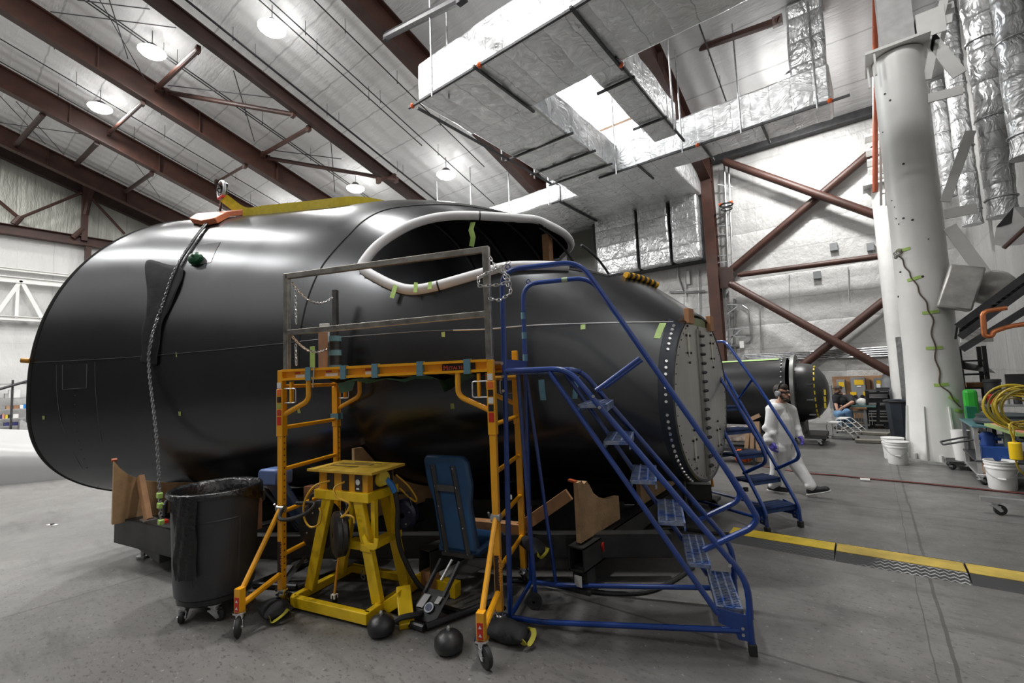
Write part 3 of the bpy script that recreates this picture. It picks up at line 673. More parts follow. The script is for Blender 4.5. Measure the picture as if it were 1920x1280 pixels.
# cable tray rising to the right and copper pipe
t = thing('cable_tray', 'dark cable tray climbing to the right beyond the white column', 'cable tray', aty(1850, 590, 10.4))
for o0, o1 in (((1795, 612), (1925, 516)), ((1800, 632), (1925, 540)), ((1803, 655), (1925, 580))):
    b = MB(); b.bar(aty(*o0, 10.4), aty(*o1, 10.4), .07, .10); b.build('side_rail', dksteel, t)
for k in range(16):
    s = k/15; p = aty(1795, 612, 10.4).lerp(aty(1925, 516, 10.4), s); q = aty(1800, 632, 10.4).lerp(aty(1925, 540, 10.4), s)
    b = MB(); b.bar(p+V(0, .02, 0), q+V(0, .5, 0), .03, .03); b.build('rung', dksteel, t)
for k in range(4):
    b = MB(); b.tube([aty(1800, 615+k*3, 10.55), aty(1860, 575+k*2, 10.6), aty(1925, 520+k*4, 10.55)], .022, 6); b.build('cable', blackr, t)
cop = mat('copper_pipe', (.48, .17, .07), .35, .8, var=.25, vs=9)
b = MB(); b.tube(round_path([aty(1888, 577, 9.9), aty(1842, 584, 9.9), aty(1846, 630, 9.9), aty(1860, 630, 9.9), aty(1862, 622, 9.9), aty(1890, 612, 9.9), aty(1930, 606, 9.9)], .08), .035, 10); tag(b.build('copper_pipe', cop), 'copper pipe with elbows under the cable tray', 'pipe')
# ================================================================== the black composite hull
HX = [-6.46, -5.6, -4.8, -4.0, -3.2, -2.6, -2.0, -1.43]
HYC = [2.55, 2.95, 3.35, 3.75, 4.15, 4.5, 4.85, 5.24]
HW = [1.95, 1.72, 1.69, 1.74, 1.74, 1.58, 1.32, .97]
HZ = [1.9, 1.9, 1.9, 1.88, 1.85, 1.8, 1.68, 1.53]
HA = [2.10, 2.08, 2.07, 2.07, 1.90, 1.64, 1.25, .9]
HB = [1.25, 1.24, 1.23, 1.2, 1.15, 1.1, 1.0, .9]
HE = [2.15, 2.15, 2.1, 2.1, 2.05, 2.05, 2.0, 2.0]
HEL = [3.0, 2.9, 2.7, 2.5, 2.3, 2.1, 2.0, 2.0]      # squarer below the waist at the open end
_K = [1.15, 1.17, 1.19, 1.21, 1.20, 1.15, 1.08, 1.0]
HX = [x*k for x, k in zip(HX, _K)]; HYC = [x*k for x, k in zip(HYC, _K)]; HW = [x*k for x, k in zip(HW, _K)]
HZ = [H+(x-H)*k for x, k in zip(HZ, _K)]; HA = [x*k for x, k in zip(HA, _K)]; HB = [x*k for x, k in zip(HB, _K)]
_xs = np.array(HX)
def _cr(ys, x):
    ys = np.array(ys); m = np.gradient(ys, _xs); i = min(max(int(np.searchsorted(_xs, x))-1, 0), len(_xs)-2)
    h = _xs[i+1]-_xs[i]; t = (x-_xs[i])/h
    return (2*t**3-3*t*t+1)*ys[i]+(t**3-2*t*t+t)*h*m[i]+(-2*t**3+3*t*t)*ys[i+1]+(t**3-t*t)*h*m[i+1]
def hsec(x): return [float(_cr(v, x)) for v in (HYC, HW, HZ, HA, HB, HE, HEL)]
def hpt(x, th, off=0., S=None):
    yc, w_, zc, a, b_, ex, el = S or hsec(x); c, s = math.cos(th), math.sin(th); e = 2/(ex if s > 0 else el)
    return V(x, yc-(w_+off)*math.copysign(abs(c)**e, c), zc+((a if s > 0 else b_)+off)*math.copysign(abs(s)**e, s))
NXg, NTg = 168, 320
GX = np.linspace(HX[0], HX[-1], NXg); GT = -PI/2+np.arange(NTg)*2*PI/NTg
HG = np.zeros((NXg, NTg, 3))
for i in range(NXg):
    S_ = hsec(GX[i])
    for j in range(NTg): HG[i, j] = hpt(GX[i], GT[j], 0, S_)
_dx = HG-np.array(O); _cz = _dx @ np.array(CW); PX_ = 960+F*(_dx @ np.array(CR))/_cz; PY_ = 640-F*(_dx @ np.array(CU))/_cz
_gi = np.gradient(HG, axis=0); _gj = np.gradient(HG, axis=1); _nn = np.cross(_gi, _gj); FR_ = (_nn*_dx).sum(-1)
FRONT = FR_*np.sign(FR_[NXg//2, NTg//4]) > 0
def hhit(px, py, far=False):
    """(x, theta) of the hull point seen at a pixel (near side, or the far side behind it)"""
    d2 = (PX_-px)**2+(PY_-py)**2+np.where(FRONT != far, 0, 1e6)
    i, j = np.unravel_index(np.argmin(d2), d2.shape)
    best = (GX[i], GT[j]); st = (GX[1]-GX[0], GT[1]-GT[0]); bd = d2[i, j]
    for it in range(60):
        imp = False
        for a, b_ in ((1, 0), (-1, 0), (0, 1), (0, -1), (1, 1), (-1, -1), (1, -1), (-1, 1)):
            x = min(max(best[0]+a*st[0], HX[0]), HX[-1]); th = best[1]+b_*st[1]; q = proj(hpt(x, th)); e = (q[0]-px)**2+(q[1]-py)**2
            if e < bd: bd = e; best = (x, th); imp = True; break
        if not imp: st = (st[0]*.5, st[1]*.5)
    return best
def hpx(px, py, off=.004): x, th = hhit(px, py); return hpt(x, th, off)
def hnorm(x, th):
    a = hpt(x, th-.01); b_ = hpt(x, th+.01); c = hpt(min(x+.02, HX[-1]), th); d = hpt(max(x-.02, HX[0]), th); n = (b_-a).cross(c-d).normalized()
    p = hpt(x, th); return n if n.dot(p-V(x, hsec(x)[0], hsec(x)[2])) > 0 else -n
def hull_mat():
    m, N, L, b = node_mat('black_composite')
    tc = N.new('ShaderNodeTexCoord'); P = tc.outputs['Object']
    st = noise(N, L, P, 1.6, 5, .6); sc_ = noise(N, L, P, 3.5, 6, .65)
    c = mixc(N, L, st, (.006, .006, .0065), (.012, .012, .013)); c = mixc(N, L, mth(N, L, 'MULTIPLY', ramp(N, L, sc_, .6, .8), .35), c, (.035, .035, .037))
    L.new(c, b.inputs['Base Color']); b.inputs['Specular IOR Level'].default_value = 1.; b.inputs['Specular Tint'].default_value = (.92, .95, 1., 1)
    r_ = mixc(N, L, sc_, (.20,)*3, (.30,)*3); L.new(r_, b.inputs['Roughness'])
    bumped(N, L, b, noise(N, L, P, 1.1, 1), .05, .05)
    return m
hullm = hull_mat(); seamm = mat('seam_black', (.006, .006, .006), .7)
opening = [hhit(683, 505), hhit(690, 486), hhit(716, 458), hhit(760, 430), hhit(800, 415), hhit(840, 408), hhit(885, 407), hhit(930, 409), hhit(970, 412)]
_n_near_top = len(opening)
far_pts = [(-3.44, R(90)), (-3.33, R(96)), (-3.27, R(103)), hhit(1070, 462, True), hhit(1055, 478, True), hhit(1040, 491, True)]
front_pts = [(-2.2, R(124)), (-2.13, R(104)), hhit(1150, 514), hhit(1118, 511)]
near_pts = [hhit(1066, 503), hhit(1010, 501), hhit(950, 503), hhit(900, 516), hhit(850, 530), hhit(812, 540), hhit(775, 545), hhit(745, 539), hhit(712, 524)]
poly = opening+far_pts+front_pts+near_pts
def inpoly(x, y, P):
    r = False; n = len(P); j = n-1
    for i in range(n):
        if (P[i][1] > y) != (P[j][1] > y) and x < (P[j][0]-P[i][0])*(y-P[i][1])/(P[j][1]-P[i][1])+P[i][0]: r = not r
        j = i
    return r
polys = smooth_path([V(p[0], p[1], 0) for p in poly], 5, True); polys = [(p.x, p.y) for p in polys]
hull = thing('aircraft_nose_hull', 'huge black composite aircraft nose hull with an oval cockpit opening', 'aircraft hull', (-3.9, 3.9, .6))
b = MB(); b.v = [tuple(p) for p in HG.reshape(-1, 3)]
for i in range(NXg-1):
    for j in range(NTg):
        xm = (GX[i]+GX[i+1])/2; tm = GT[j]+PI/NTg
        if xm > -5.7 and 0 < tm < 2.6 and inpoly(xm, tm, polys): continue
        b.f.append((i*NTg+j, i*NTg+(j+1) % NTg, (i+1)*NTg+(j+1) % NTg, (i+1)*NTg+j)); b.m.append(0)
skin_o = b.build('shell', hullm, hull, angle=60)
md = skin_o.modifiers.new('thick', 'SOLIDIFY'); md.thickness = .03; md.offset = -1
if hnorm(-4, 1.0).dot(V(*skin_o.data.polygons[1000].normal)) < 0: md.offset = -1
# end ring at the open (left) end and lip round the opening
b = MB(); b.tube([hpt(HX[0]+.012, GT[j], -.012) for j in range(0, NTg, 2)], .022, 6, closed=True); b.build('rim', seamm, hull)
b = MB(); b.tube([hpt(x, th, -.012) for x, th in polys], .022, 6, closed=True); b.build('opening_edge', blackpaint, hull)
fm = mat('white_foam', (.80, .80, .82), .55, var=.03)
path = [hpt(x, th, .02) for x, th in ([near_pts[0]]+near_pts[1:]+opening+far_pts)]
sp = smooth_path(path, 6); b = MB(); b.tube(sp, .055, 12); foam = b.build('foam_edge_guard', fm, hull)
foam['label'] = 'white foam tube round the cockpit opening'
for px, py in ((901, 404), (820, 537)):
    k = min(range(1, len(sp)-1), key=lambda i: (proj(sp[i])[0]-px)**2+(proj(sp[i])[1]-py)**2); d = (sp[k+1]-sp[k-1]).normalized()
    b = MB(); b.cyl(sp[k]-d*.008, sp[k]+d*.008, .058, n=12); b.build('foam_joint', blackpaint, foam)
# structure seen inside: frames and wooden prop
for xf in (-5.2, -4.7, -4.1, -3.5, -2.9):
    S_ = hsec(xf); b = MB(); b.tube([hpt(xf, R(a), -.06, S_) for a in range(95, 275, 6)], .018, 5); b.build('frame', mat('frame_grey', (.045, .045, .05), .4), hull)
PY0 = 5.55; pr = V(aty(1027, 470, PY0).x, PY0, 1.5)
b = MB(); b.bar((pr.x, PY0, .75), (pr.x, PY0, hsec(pr.x)[2]+hsec(pr.x)[3]-.12), .11, .11); o = b.build('wooden_prop', lumber, hull); o['label'] = 'wooden prop standing inside the cockpit opening'
# panel joint, split line, inspection panels
def hline(pxs, r_, name, m, off=.001, n=6):
    pts = smooth_path([hpt(*hhit(*p), off) for p in pxs], n); b = MB(); b.tube(pts, r_, 6); return b.build(name, m, hull)
hline([(560, 690), (561, 642), (566, 605), (580, 551), (601, 504), (627, 469), (654, 440), (682, 414), (715, 396), (751, 388), (800, 384), (840, 384), (878, 387), (935, 397), (975, 405)], .009, 'panel_joint', seamm)
hline([(57, 680), (160, 675), (271, 668), (400, 657), (500, 647), (560, 641)], .007, 'split_line', seamm)
hline([(562, 640), (640, 632), (720, 626), (792, 621), (850, 619)], .005, 'split_line', mat('seam_grey', (.10, .10, .105), .4))
o = hline([(850, 619), (914, 617), (960, 613), (1000, 610), (1060, 607.5), (1130, 605.5), (1200, 604), (1262, 603.5)], .008, 'split_line', mat('bare_metal_edge', (.55, .55, .56), .3, .7)); o['label'] = 'bright metal split line towards the nose'
def patch(corners, name, m, off=.004, n=6):
    A_, B_, C_, D_ = [hhit(*c) for c in corners]; vs = []; fs = []
    for i in range(n+1):
        for j in range(n+1):
            u, v = i/n, j/n
            f = lambda k: (A_[k]*(1-u)+B_[k]*u)*(1-v)+(D_[k]*(1-u)+C_[k]*u)*v
            vs.append(hpt(f(0), f(1), off))
    for i in range(n):
        for j in range(n): a = i*(n+1)+j; fs.append((a, a+1, a+n+2, a+n+1))
    b = MB(); b.add(vs, fs); return b.build(name, m, hull, angle=80)
patch([(118, 684), (163, 681), (163, 727), (118, 730)], 'access_panel', mat('panel_black', (.022, .022, .023), .3), .003)
hline([(118, 684), (118, 730), (140, 728.5), (163, 727), (164, 682)], .004, 'panel_outline', mat('outline_grey', (.09, .09, .09), .4), .004, 1)
patch([(373, 460), (414, 454), (396, 492), (358, 499)], 'sticker_sheet', mat('clear_sheet', (.10, .10, .11), .2), .004)
for pts_ in ([(106, 684), (107, 740), (118, 800), (150, 870), (185, 912)], [(178, 678), (180, 740), (190, 820), (212, 880)]):
    hline(pts_, .003, 'lap_line', mat('lap_grey', (.055, .055, .055), .4), .001)
for i in range(9):
    x, th = hhit(141+i*.0+(0 if i < 5 else (i-4)*5.5), 741+i*17); p = hpt(x, th, .002); n_ = hnorm(x, th); b = MB(); b.cyl(p-n_*.005, p+n_*.004, .006, n=6); b.build('rivet', mat('outline_grey', (.09, .09, .09), .4), hull)
for c in ([(1010, 712), (1021, 711), (1025, 750), (1014, 750)], [(1078, 706), (1087, 705), (1083, 747), (1073, 747)]):
    o = patch(c, 'tape_flag', tapeb, .005, 2); o['label'] = 'grey blue tape strip behind the ladder'
# green tape flags on the hull
for i, c in enumerate([[(1237, 606), (1250, 606), (1238, 635), (1226, 634)], [(1089, 609), (1098, 608), (1098, 617), (1089, 618)], [(828, 623), (835, 622), (835, 632), (829, 632)], [(335, 771), (340, 771), (340, 779), (336, 779)], [(80, 779), (85, 779), (85, 786), (81, 786)],
                       [(845, 756), (852, 756), (853, 766), (846, 766)], [(558, 765), (563, 764), (565, 774), (559, 774)], [(330, 661), (333, 661), (333, 669), (331, 669)]]):
    o = patch(c, 'tape_flag', mat('green_tape_bright', (.48, .66, .25), .6) if i < 2 else mat('tape_pale', (.42, .47, .16), .6), .005, 2); o['label'] = 'green masking tape flag'
for i, c in enumerate([[(750, 540), (757, 544), (750, 566), (742, 564)], [(787, 537), (794, 538), (793, 555), (786, 555)], [(813, 537), (820, 536), (820, 549), (812, 550)]]):
    o = patch(c, 'tape_flag', tapeg, .083, 3); o['label'] = 'green tape strip on the foam edge'
p0_ = dep(882, 417, 5.6); p = hpt(*hhit(884, 409), -.05); b = MB(); b.flat([p, p+V(-.01, -.03, -.10), p+V(.02, -.03, -.2), p+V(-.02, -.02, -.3)], .07, .003, up=(0.2, -1, 0)); o = b.build('tape_flag', tapeg, hull); o['label'] = 'green tape hanging inside the opening'
# nose bulkhead: brushed plate in two halves, bolt strip, edge fasteners
bx_ = HX[-1]; S_ = hsec(bx_-.001)
ztop = aty(1285, 606, 4.8).z*0+atx(1290, 607, bx_).z
ring = [hpt(bx_, GT[j], -.025, S_) for j in range(0, NTg, 2)]
ring = [V(bx_-.03, p.y, min(p.z, ztop)) for p in ring]
def plate_mat():
    m, N, L, b = node_mat('brushed_plate'); tc = N.new('ShaderNodeTexCoord'); P = tc.outputs['Object']
    n1 = noise(N, L, scaled(N, L, P, (1, 7, .35)), 3., 5, .65); n2 = noise(N, L, P, 1.7, 4)
    c = mixc(N, L, n1, (.34, .33, .31), (.56, .55, .52)); c = mixc(N, L, mth(N, L, 'MULTIPLY', ramp(N, L, n2, .45, .7), .4), c, (.27, .265, .25)); L.new(c, b.inputs['Base Color'])
    b.inputs['Metallic'].default_value = .75; L.new(mixc(N, L, n1, (.34,)*3, (.5,)*3), b.inputs['Roughness']); return m
pm = plate_mat()
ys = atx(1319, 745, bx_).y
def half(sel):
    pts = [p for p in ring if sel(p.y)]
    return pts
left = [V(p.x, min(p.y, ys-.03), p.z) for p in ring]; right = [V(p.x, max(p.y, ys+.03), p.z) for p in ring]
for pts_ in (left, right):
    b = MB(); b.prism(pts_, (.022, 0, 0)); b.build('bulkhead_plate', pm, hull, smooth=False)
b = MB(); b.span((bx_-.03, ys-.075, S_[2]-S_[4]+.06), (bx_+.012, ys+.06, ztop-.03)); strip = b.build('bolt_strip', mat('strip_grey', (.17, .165, .15), .45, .6, var=.2), hull, bevel=.02)
b = MB(); b.span((bx_-.028, ys-.2, S_[2]+S_[3]-.5), (bx_-.018, ys+.35, S_[2]+S_[3]-.04)); b.build('inner_web', mat('green_primer', (.22, .27, .12), .5), hull, smooth=False)
zz = np.linspace(ztop-.11, S_[2]-S_[4]+.16, 15)
for z in zz:
    for dy in (-.03, .03):
        b = MB(); b.cyl((bx_+.01, ys+.03+dy, z), (bx_+.03, ys+.03+dy, z), .017, n=8); b.sphere((bx_+.03, ys+.03+dy, z), .015, 8); b.build('bolt', dksteel, strip)
for j in range(0, NTg, 6):
    p = hpt(bx_, GT[j], -.06, S_)
    if p.z < ztop-.03: b = MB(); b.cyl((bx_-.01, p.y, p.z), (bx_-.003, p.y, p.z), .007, n=6); b.build('rivet', blackpaint, hull)
for px, py, hh in ((1292, 645, .27), (1305, 842, .27), (1336, 658, .26), (1349, 820, .26)):
    c = atx(px, py, bx_); b = MB(); n = 20
    b.prism([(bx_-.01, c.y+.035*math.cos(2*PI*k/n), c.z+hh/2*math.sin(2*PI*k/n)) for k in range(n)], (.008, 0, 0)); cv = b.build('oval_cover', mat('cover_pale', (.62, .6, .52), .4, .5), hull)
    for dy, dz in ((0, .19), (0, -.19), (.055, .09), (-.055, .09), (.055, -.09), (-.055, -.09)):
        b = MB(); b.cyl((bx_-.012, c.y+dy, c.z+dz), (bx_+.006, c.y+dy, c.z+dz), .012, n=8); b.build('bolt', blackpaint, cv)
xe = bx_-.07; Se = hsec(xe)
b = MB(); ths = [R(a) for a in range(-74, 58, 3)]
vs = []; 
for th in ths: vs += [hpt(xe-.055, th, .004, hsec(xe-.055)), hpt(bx_-.012, th, .004, hsec(bx_-.012))]
b.add(vs, [(2*i, 2*i+1, 2*i+3, 2*i+2) for i in range(len(ths)-1)]); band = b.build('edge_band', mat('edge_band_blue', (.012, .018, .032), .35), hull)
for k, a in enumerate(np.linspace(50, -66, 31)):
    if k in (6, 14): continue
    th = R(a); p = hpt(xe, th, .004, Se); n_ = hnorm(xe, th); b = MB(); b.cyl(p, p+n_*.012, .018, .014, n=10); b.build('fastener', chrome, band)
# wood blocks on the nose lip
def addblock(px0, py0, px1, py1, dx, lab):
    a = atx(px0, py0, bx_+.005); c = atx(px1, py1, bx_+.005)
    b = MB(); b.span((bx_-.02, min(a.y, c.y), min(a.z, c.z)), (bx_+.03, max(a.y, c.y)-.02, max(a.z, c.z)))
    o = b.build('wood_block', mat('wood_block_brown', (.42, .2, .09), .6, var=.2, vs=9), hull, bevel=.004); o['label'] = lab
addblock(1286, 577, 1299, 608, .1, 'wood block clamped upright on the nose lip')
addblock(1327, 592, 1336, 622, .1, 'second wood block on the nose lip')
# striped foam bumper lying on the nose crest
ca_, cb_ = hhit(1174, 521), hhit(1232, 540)
pts = smooth_path([hpt(ca_[0]+(cb_[0]-ca_[0])*k/5, ca_[1]+(cb_[1]-ca_[1])*k/5, .035) for k in range(6)], 8)
ym = mat('foam_yellow', (.80, .42, .01), .6); t = thing('striped_foam_bumper', 'yellow and black striped foam bumper on the hull nose crest', 'foam bumper', pts[0]-V(0, 0, .05))
b = MB(); b.tube(pts, .036, 12); b.build('foam_tube', ym, t)
for k in range(6): i_ = 3+k*6; b = MB(); b.tube([pts[i_], pts[min(i_+1, len(pts)-1)], pts[min(i_+3, len(pts)-1)]], .0372, 12); b.build('black_stripe', blackpaint, t)
# yellow bung peg at the open rim
x, th = hhit(62, 676); p = hpt(HX[0], th, 0)
b = MB(); d_ = (atx(40, 675, HX[0])-p); b.tube([p+V(.03, 0, 0), p+d_], .03, 10); tag(b.build('amber_peg', mat('amber_plastic', (.55, .25, .02), .4)), 'small amber peg sticking out of the open hull rim', 'peg')
# orange wedge board, sling, shackle, chain and cloth
sx, sth = hhit(405, 405)
pa = [hhit(362, 420), hhit(372, 408), hhit(430, 392), hhit(460, 389), hhit(432, 408), hhit(410, 420), hhit(385, 425)]
vs0 = [hpt(x, th, .01) for x, th in pa]; vs1 = [hpt(x, th, .085) for x, th in pa]
b = MB(); n = len(pa); b.add(vs0+vs1, [tuple(range(n)), tuple(range(n, 2*n))]+[(i, (i+1) % n, n+(i+1) % n, n+i) for i in range(n)])
tag(b.build('edge_protector_board', mat('orange_red_board', (.62, .17, .07), .5, var=.1), bevel=.008, smooth=False), 'orange red protector board under the chain on top of the hull', 'protector board')
shp = hpt(*hhit(428, 392), .17)+V(0, -.02, .1)
t = thing('chain_shackle', 'grey lifting shackle and hook at the top of the tie-down chain', 'shackle', shp)
b = MB(); pts = [shp+V(.11*math.cos(a), -.02, .12*math.sin(a)+.1) for a in np.linspace(R(-60), R(240), 18)]; b.tube(pts, .022, 8); b.build('bow', zinc, t)
b = MB(); b.cyl(shp+V(-.09, -.02, 0), shp+V(.09, -.02, 0), .022, n=10); b.build('pin', redp, t)
b = MB(); 
for k in range(7): b.torus(shp+V(random.uniform(-.05, .05), random.uniform(-.05, .02), .06+random.uniform(0, .12)), .03, .009, 10, 5, axis=(random.uniform(-1, 1), random.uniform(-1, 1), random.uniform(-1, 1)))
b.build('chain_links', dksteel, t)
b = MB(); b.prism([shp+V(-.06, .03, .17), shp+V(.02, .03, .22), shp+V(.10, .03, .17), shp+V(.06, .03, .10), shp+V(-.04, .03, .1)], (0, -.04, 0)); b.build('hook_head', blackpaint, t)
cp = [shp+V(0, -.02, -.02)]+[hpt(*hhit(x, y), .03) for x, y in ((408, 402), (392, 420), (375, 440), (360, 462), (344, 487), (332, 510), (322, 535), (314, 560), (306, 585), (300, 600))]
low = [hpt(*hhit(295, 640), .06), hpt(*hhit(289, 690), .05)]
endp = V(-6.0, 1.72, .47)
endp = atz(301, 982, .47)
cp2 = cp+low+[low[-1].lerp(endp, .5)+V(0, .02, 0), endp]
cpath = smooth_path(cp2, 8)
t = thing('tie_down_chain', 'long steel tie-down chain running over the hull side to its base', 'chain', endp)
off_ = V(.03, 0, 0)
for k, o_ in ((0, V(0, 0, 0)), (1, V(.036, -.004, 0))):
    b = MB(); b.chain([p+o_*(.3 if i < len(cpath)*.7 else 1) for i, p in enumerate(cpath)], .034, .0052, .022); b.build('chain_strand', mat('chain_steel', (.30, .30, .31), .35, .85, var=.3, vs=30), t)
b = MB(); b.tube([p+V(.02, .012, 0) for p in cpath[:62]], .011, 8); b.build('web_core', blackpaint, t)
for f in (.17, .11, .012):
    p = endp.lerp(low[-1], f)+V(0, .04*f*(1-f), 0); b = MB(); b.box(p+V(.02, 0, 0), (.08, .045, .06)); o = b.build('tape_wrap', tapeg, t, bevel=.01); o['label'] = 'green tape wrapped on the chain'
# yellow web sling over the hull crest
yp = [shp+V(.03, .0, -.02)]+[hpt(x, th, .05) for x, th in (hhit(460, 387), hhit(500, 384), hhit(540, 379), hhit(580, 376), hhit(640, 372))]
xs_, th_ = hhit(640, 372); yp += [hpt(xs_+.012*k, th_+R(5*k), .05) for k in range(1, 15)]
b = MB(); b.flat(smooth_path(yp, 6), .03, .13, up=(0, 0, 1)); tag(b.build('web_sling', mat('yellow_webbing', (.62, .48, .02), .6, var=.1, vs=20)), 'yellow web sling stretched over the hull crest', 'sling')
# black cloth between chain and hull
def cloth(pxs, name, off=.03):
    rows = [[hpt(*hhit(*p), off+.02*math.sin(2.5*i+3*j)+(.05 if i == 1 and j == 1 else 0)) for j, p in enumerate(r_)] for i, r_ in enumerate(pxs)]
    n, m_ = len(rows), len(rows[0]); b = MB(); b.add([p for r_ in rows for p in r_], [(i*m_+j, i*m_+j+1, (i+1)*m_+j+1, (i+1)*m_+j) for i in range(n-1) for j in range(m_-1)])
    return b
clm = mat('black_cloth', (.012, .012, .014), .85, var=.3, vs=14, bump=.2, bs=70)
b = cloth([[(277, 487), (300, 493), (324, 501), (350, 502)], [(277, 510), (300, 520), (318, 540), (346, 520)], [(279, 545), (296, 555), (310, 565), (340, 545)], [(284, 580), (292, 582), (300, 585), (322, 580)], [(278, 592), (290, 594), (302, 596), (314, 596)], [(272, 610), (284, 615), (298, 615), (308, 612)], [(272, 640), (282, 645), (296, 648), (303, 645)], [(270, 665), (280, 668), (292, 672), (302, 670)], [(268, 681), (280, 683), (292, 686), (300, 686)]], 'cloth')
o = tag(b.build('padding_cloth', clm, angle=80), 'black padding cloth tucked under the chain on the hull side', 'cloth'); md = o.modifiers.new('s', 'SUBSURF'); md.levels = md.render_levels = 2; md = o.modifiers.new('t', 'SOLIDIFY'); md.thickness = .006
# green cup stuck to the hull
x, th = hhit(370, 488); p = hpt(x, th, 0); n_ = hnorm(x, th)
b = MB(); b.lathe(p, [(.075, 0), (.085, .02), (.08, .06), (.05, .085), (.0, .09)], 16, axis=n_); b.box(p+n_*.09, (.06, .02, .02)); tag(b.build('suction_cup', mat('dark_green_plastic', (.01, .075, .03), .3)), 'dark green suction cup stuck on the hull shoulder', 'suction cup')
# ================================================================== cradle under the hull
cr = thing('support_cradle', 'black steel and plywood support cradle under the hull', 'cradle', (-4.0, 3.2, 0))
cm = mat('cradle_black', (.035, .035, .034), .5, .2, var=.35, vs=5)
def part(m, name, fn, parent, **k): b = MB(); fn(b); return b.build(name, m, parent, **k)
def tubebeam(p, q, w_=.15, h_=.22):
    b = MB(); d, s, t = basis(V(q)-V(p)); p, q = V(p), V(q)
    for o, ww, hh in ((s*(w_/2-.006), .012, h_), (s*(-w_/2+.006), .012, h_), (t*(h_/2-.006), w_, .012), (t*(-h_/2+.006), w_, .012)): b.bar(p+o, q+o, ww, hh)
    b.bar(p+d*.25, p+d*.26, w_-.02, h_-.02)
    return b.build('beam', cm, cr, smooth=False)
for x, y0, y1 in ((-2.05, 3.40, 6.9), (-3.12, 2.68, 6.6), (-4.35, 2.28, 6.2), (-5.2, 1.9, 5.4)): tubebeam((x, y0, .28), (x, y1, .28), .15, .2)
tubebeam((-6.65, 1.42, .335), (-4.75, 1.78, .335), .2, .27)
tubebeam((-4.75, 1.95, .33), (-1.5, 4.1, .30), .12, .2)
tubebeam((-6.1, 1.56, .27), (-6.1, 4.9, .27), .15, .2)
tubebeam((-6.6, 4.2, .27), (-1.7, 6.2, .27), .15, .2)
for a_, c_ in (((-6.9, 4.3), (-4.4, 5.35)), ((-4.3, 5.4), (-2.0, 6.35))): part(cm, 'shade_plate', lambda b: b.bar((a_[0], a_[1], .42), (c_[0], c_[1], .42), .03, .82, up=(0, 0, 1)), cr, smooth=False)  # added plates hiding the bright floor beyond, to keep it dark under the hull
part(cm, 'shade_plate', lambda b: b.bar((-7.0, 1.75, .30), (-7.0, 4.3, .30), .03, .42, up=(0, 0, 1)), cr, smooth=False)
part(cm, 'shade_mid_plate', lambda b: b.bar((-5.9, 2.9, .22), (-2.2, 4.7, .22), .03, .42, up=(0, 0, 1)), cr, smooth=False)  # added dark plate in the middle, deepens the shade under the hull
part(cm, 'toe_beam', lambda b: b.span((-6.55, 1.5, .10), (-5.75, 1.75, .205)), cr, smooth=False, bevel=.008)
for x, y in ((-6.5, 1.55), (-5.1, 1.9), (-6.1, 3.9)): part(zinc, 'foot', lambda b: (b.cyl((x, y, 0), (x, y, .02), .06), b.cyl((x, y, 0), (x, y, .2), .022)), cr)
for x, y in ((-2.05, 3.52), (-2.05, 5.9), (-4.35, 5.0)): part(cm, 'foot', lambda b: (b.box((x, y, .015), (.2, .2, .03)), b.box((x, y, .11), (.14, .14, .19))), cr)
p_ = aty(1085, 1075, 3.44); part(paper, 'shipping_label', lambda b: b.box((-2.05, 3.415, .10), (.07, .004, .09)), cr, smooth=False)
part(redp, 'red_cap', lambda b: b.cyl((-1.97, 3.75, .3), (-1.955, 3.75, .3), .05), cr)
part(redp, 'red_clip', lambda b: b.box((-5.85, 1.56, .482), (.09, .06, .03)), cr)
wb_ = part(lumber, 'wood_post', lambda b: b.box((-3.1, 2.72, .1), (.11, .11, .2)), cr); wb_['label'] = 'short wood block under a square tube end'
def ply_panel(x, y0, y1, zb, name='plywood_saddle', m=ply, under=.01, prof=None):
    S_ = hsec(min(max(x, HX[0]+.01), HX[-1]-.01)); top = []
    for y in np.linspace(y0, y1, 18):
        c = min(1., abs(y-S_[0])/S_[1]); z = S_[2]-S_[4]*max(0., 1-c**S_[6])**(1/S_[6])-under; top.append((x, y, min(z, 1.15)))
    if prof: top = [(x, y0+d, z) for d, z in prof]
    b = MB(); b.prism([(x, y0, zb), (x, y1, zb)]+top[::-1], (.045, 0, 0)); return b.build(name, m, cr, smooth=False)
ply_panel(-6.45, 1.26, 3.6, .44, prof=[(0, 1.10), (.05, 1.02), (.13, .93), (.28, .84), (.5, .77), (.9, .70), (1.5, .63), (2.34, .58)])
ply_panel(-2.07, 3.45, 4.22, .40, prof=[(0, .90), (.06, .905), (.10, .87), (.15, .885), (.20, .84), (.26, .76), (.36, .70), (.5, .65), (.77, .62)]); ply_panel(-2.07, 4.75, 6.2, .40)
ply_panel(-4.3, 2.75, 4.4, .40)
def lum(p, q, w_=.09, h_=.04, m=lumber, name='lumber_brace'): b = MB(); b.bar(p, q, w_, h_); return b.build(name, m, cr, smooth=False)
lum((-6.38, 1.48, .90), (-6.13, 1.5, .47), .05, .09)
part(zinc, 'foil_pad', lambda b: b.box((-6.12, 1.5, .477), (.16, .12, .012)), cr)
p0_, p1_ = V(-2.18, 3.46, .80), aty(1022, 998, 3.3); lum((-2.15, 3.5, .78), (-2.62, 3.35, .44), .04, .10)
lum((-3.2, 3.2, .45), (-2.55, 3.38, .45), .10, .09)
part(mat('orange_edge', (.5, .10, .03), .5), 'orange_edge_strip', lambda b: b.bar((-2.05, 3.46, .905), (-2.12, 3.46, .915), .04, .016), cr)
part(mat('orange_edge', (.5, .10, .03), .5), 'orange_edge_strip', lambda b: b.bar((-6.44, 1.27, 1.10), (-6.46, 1.27, 1.115), .045, .025), cr)
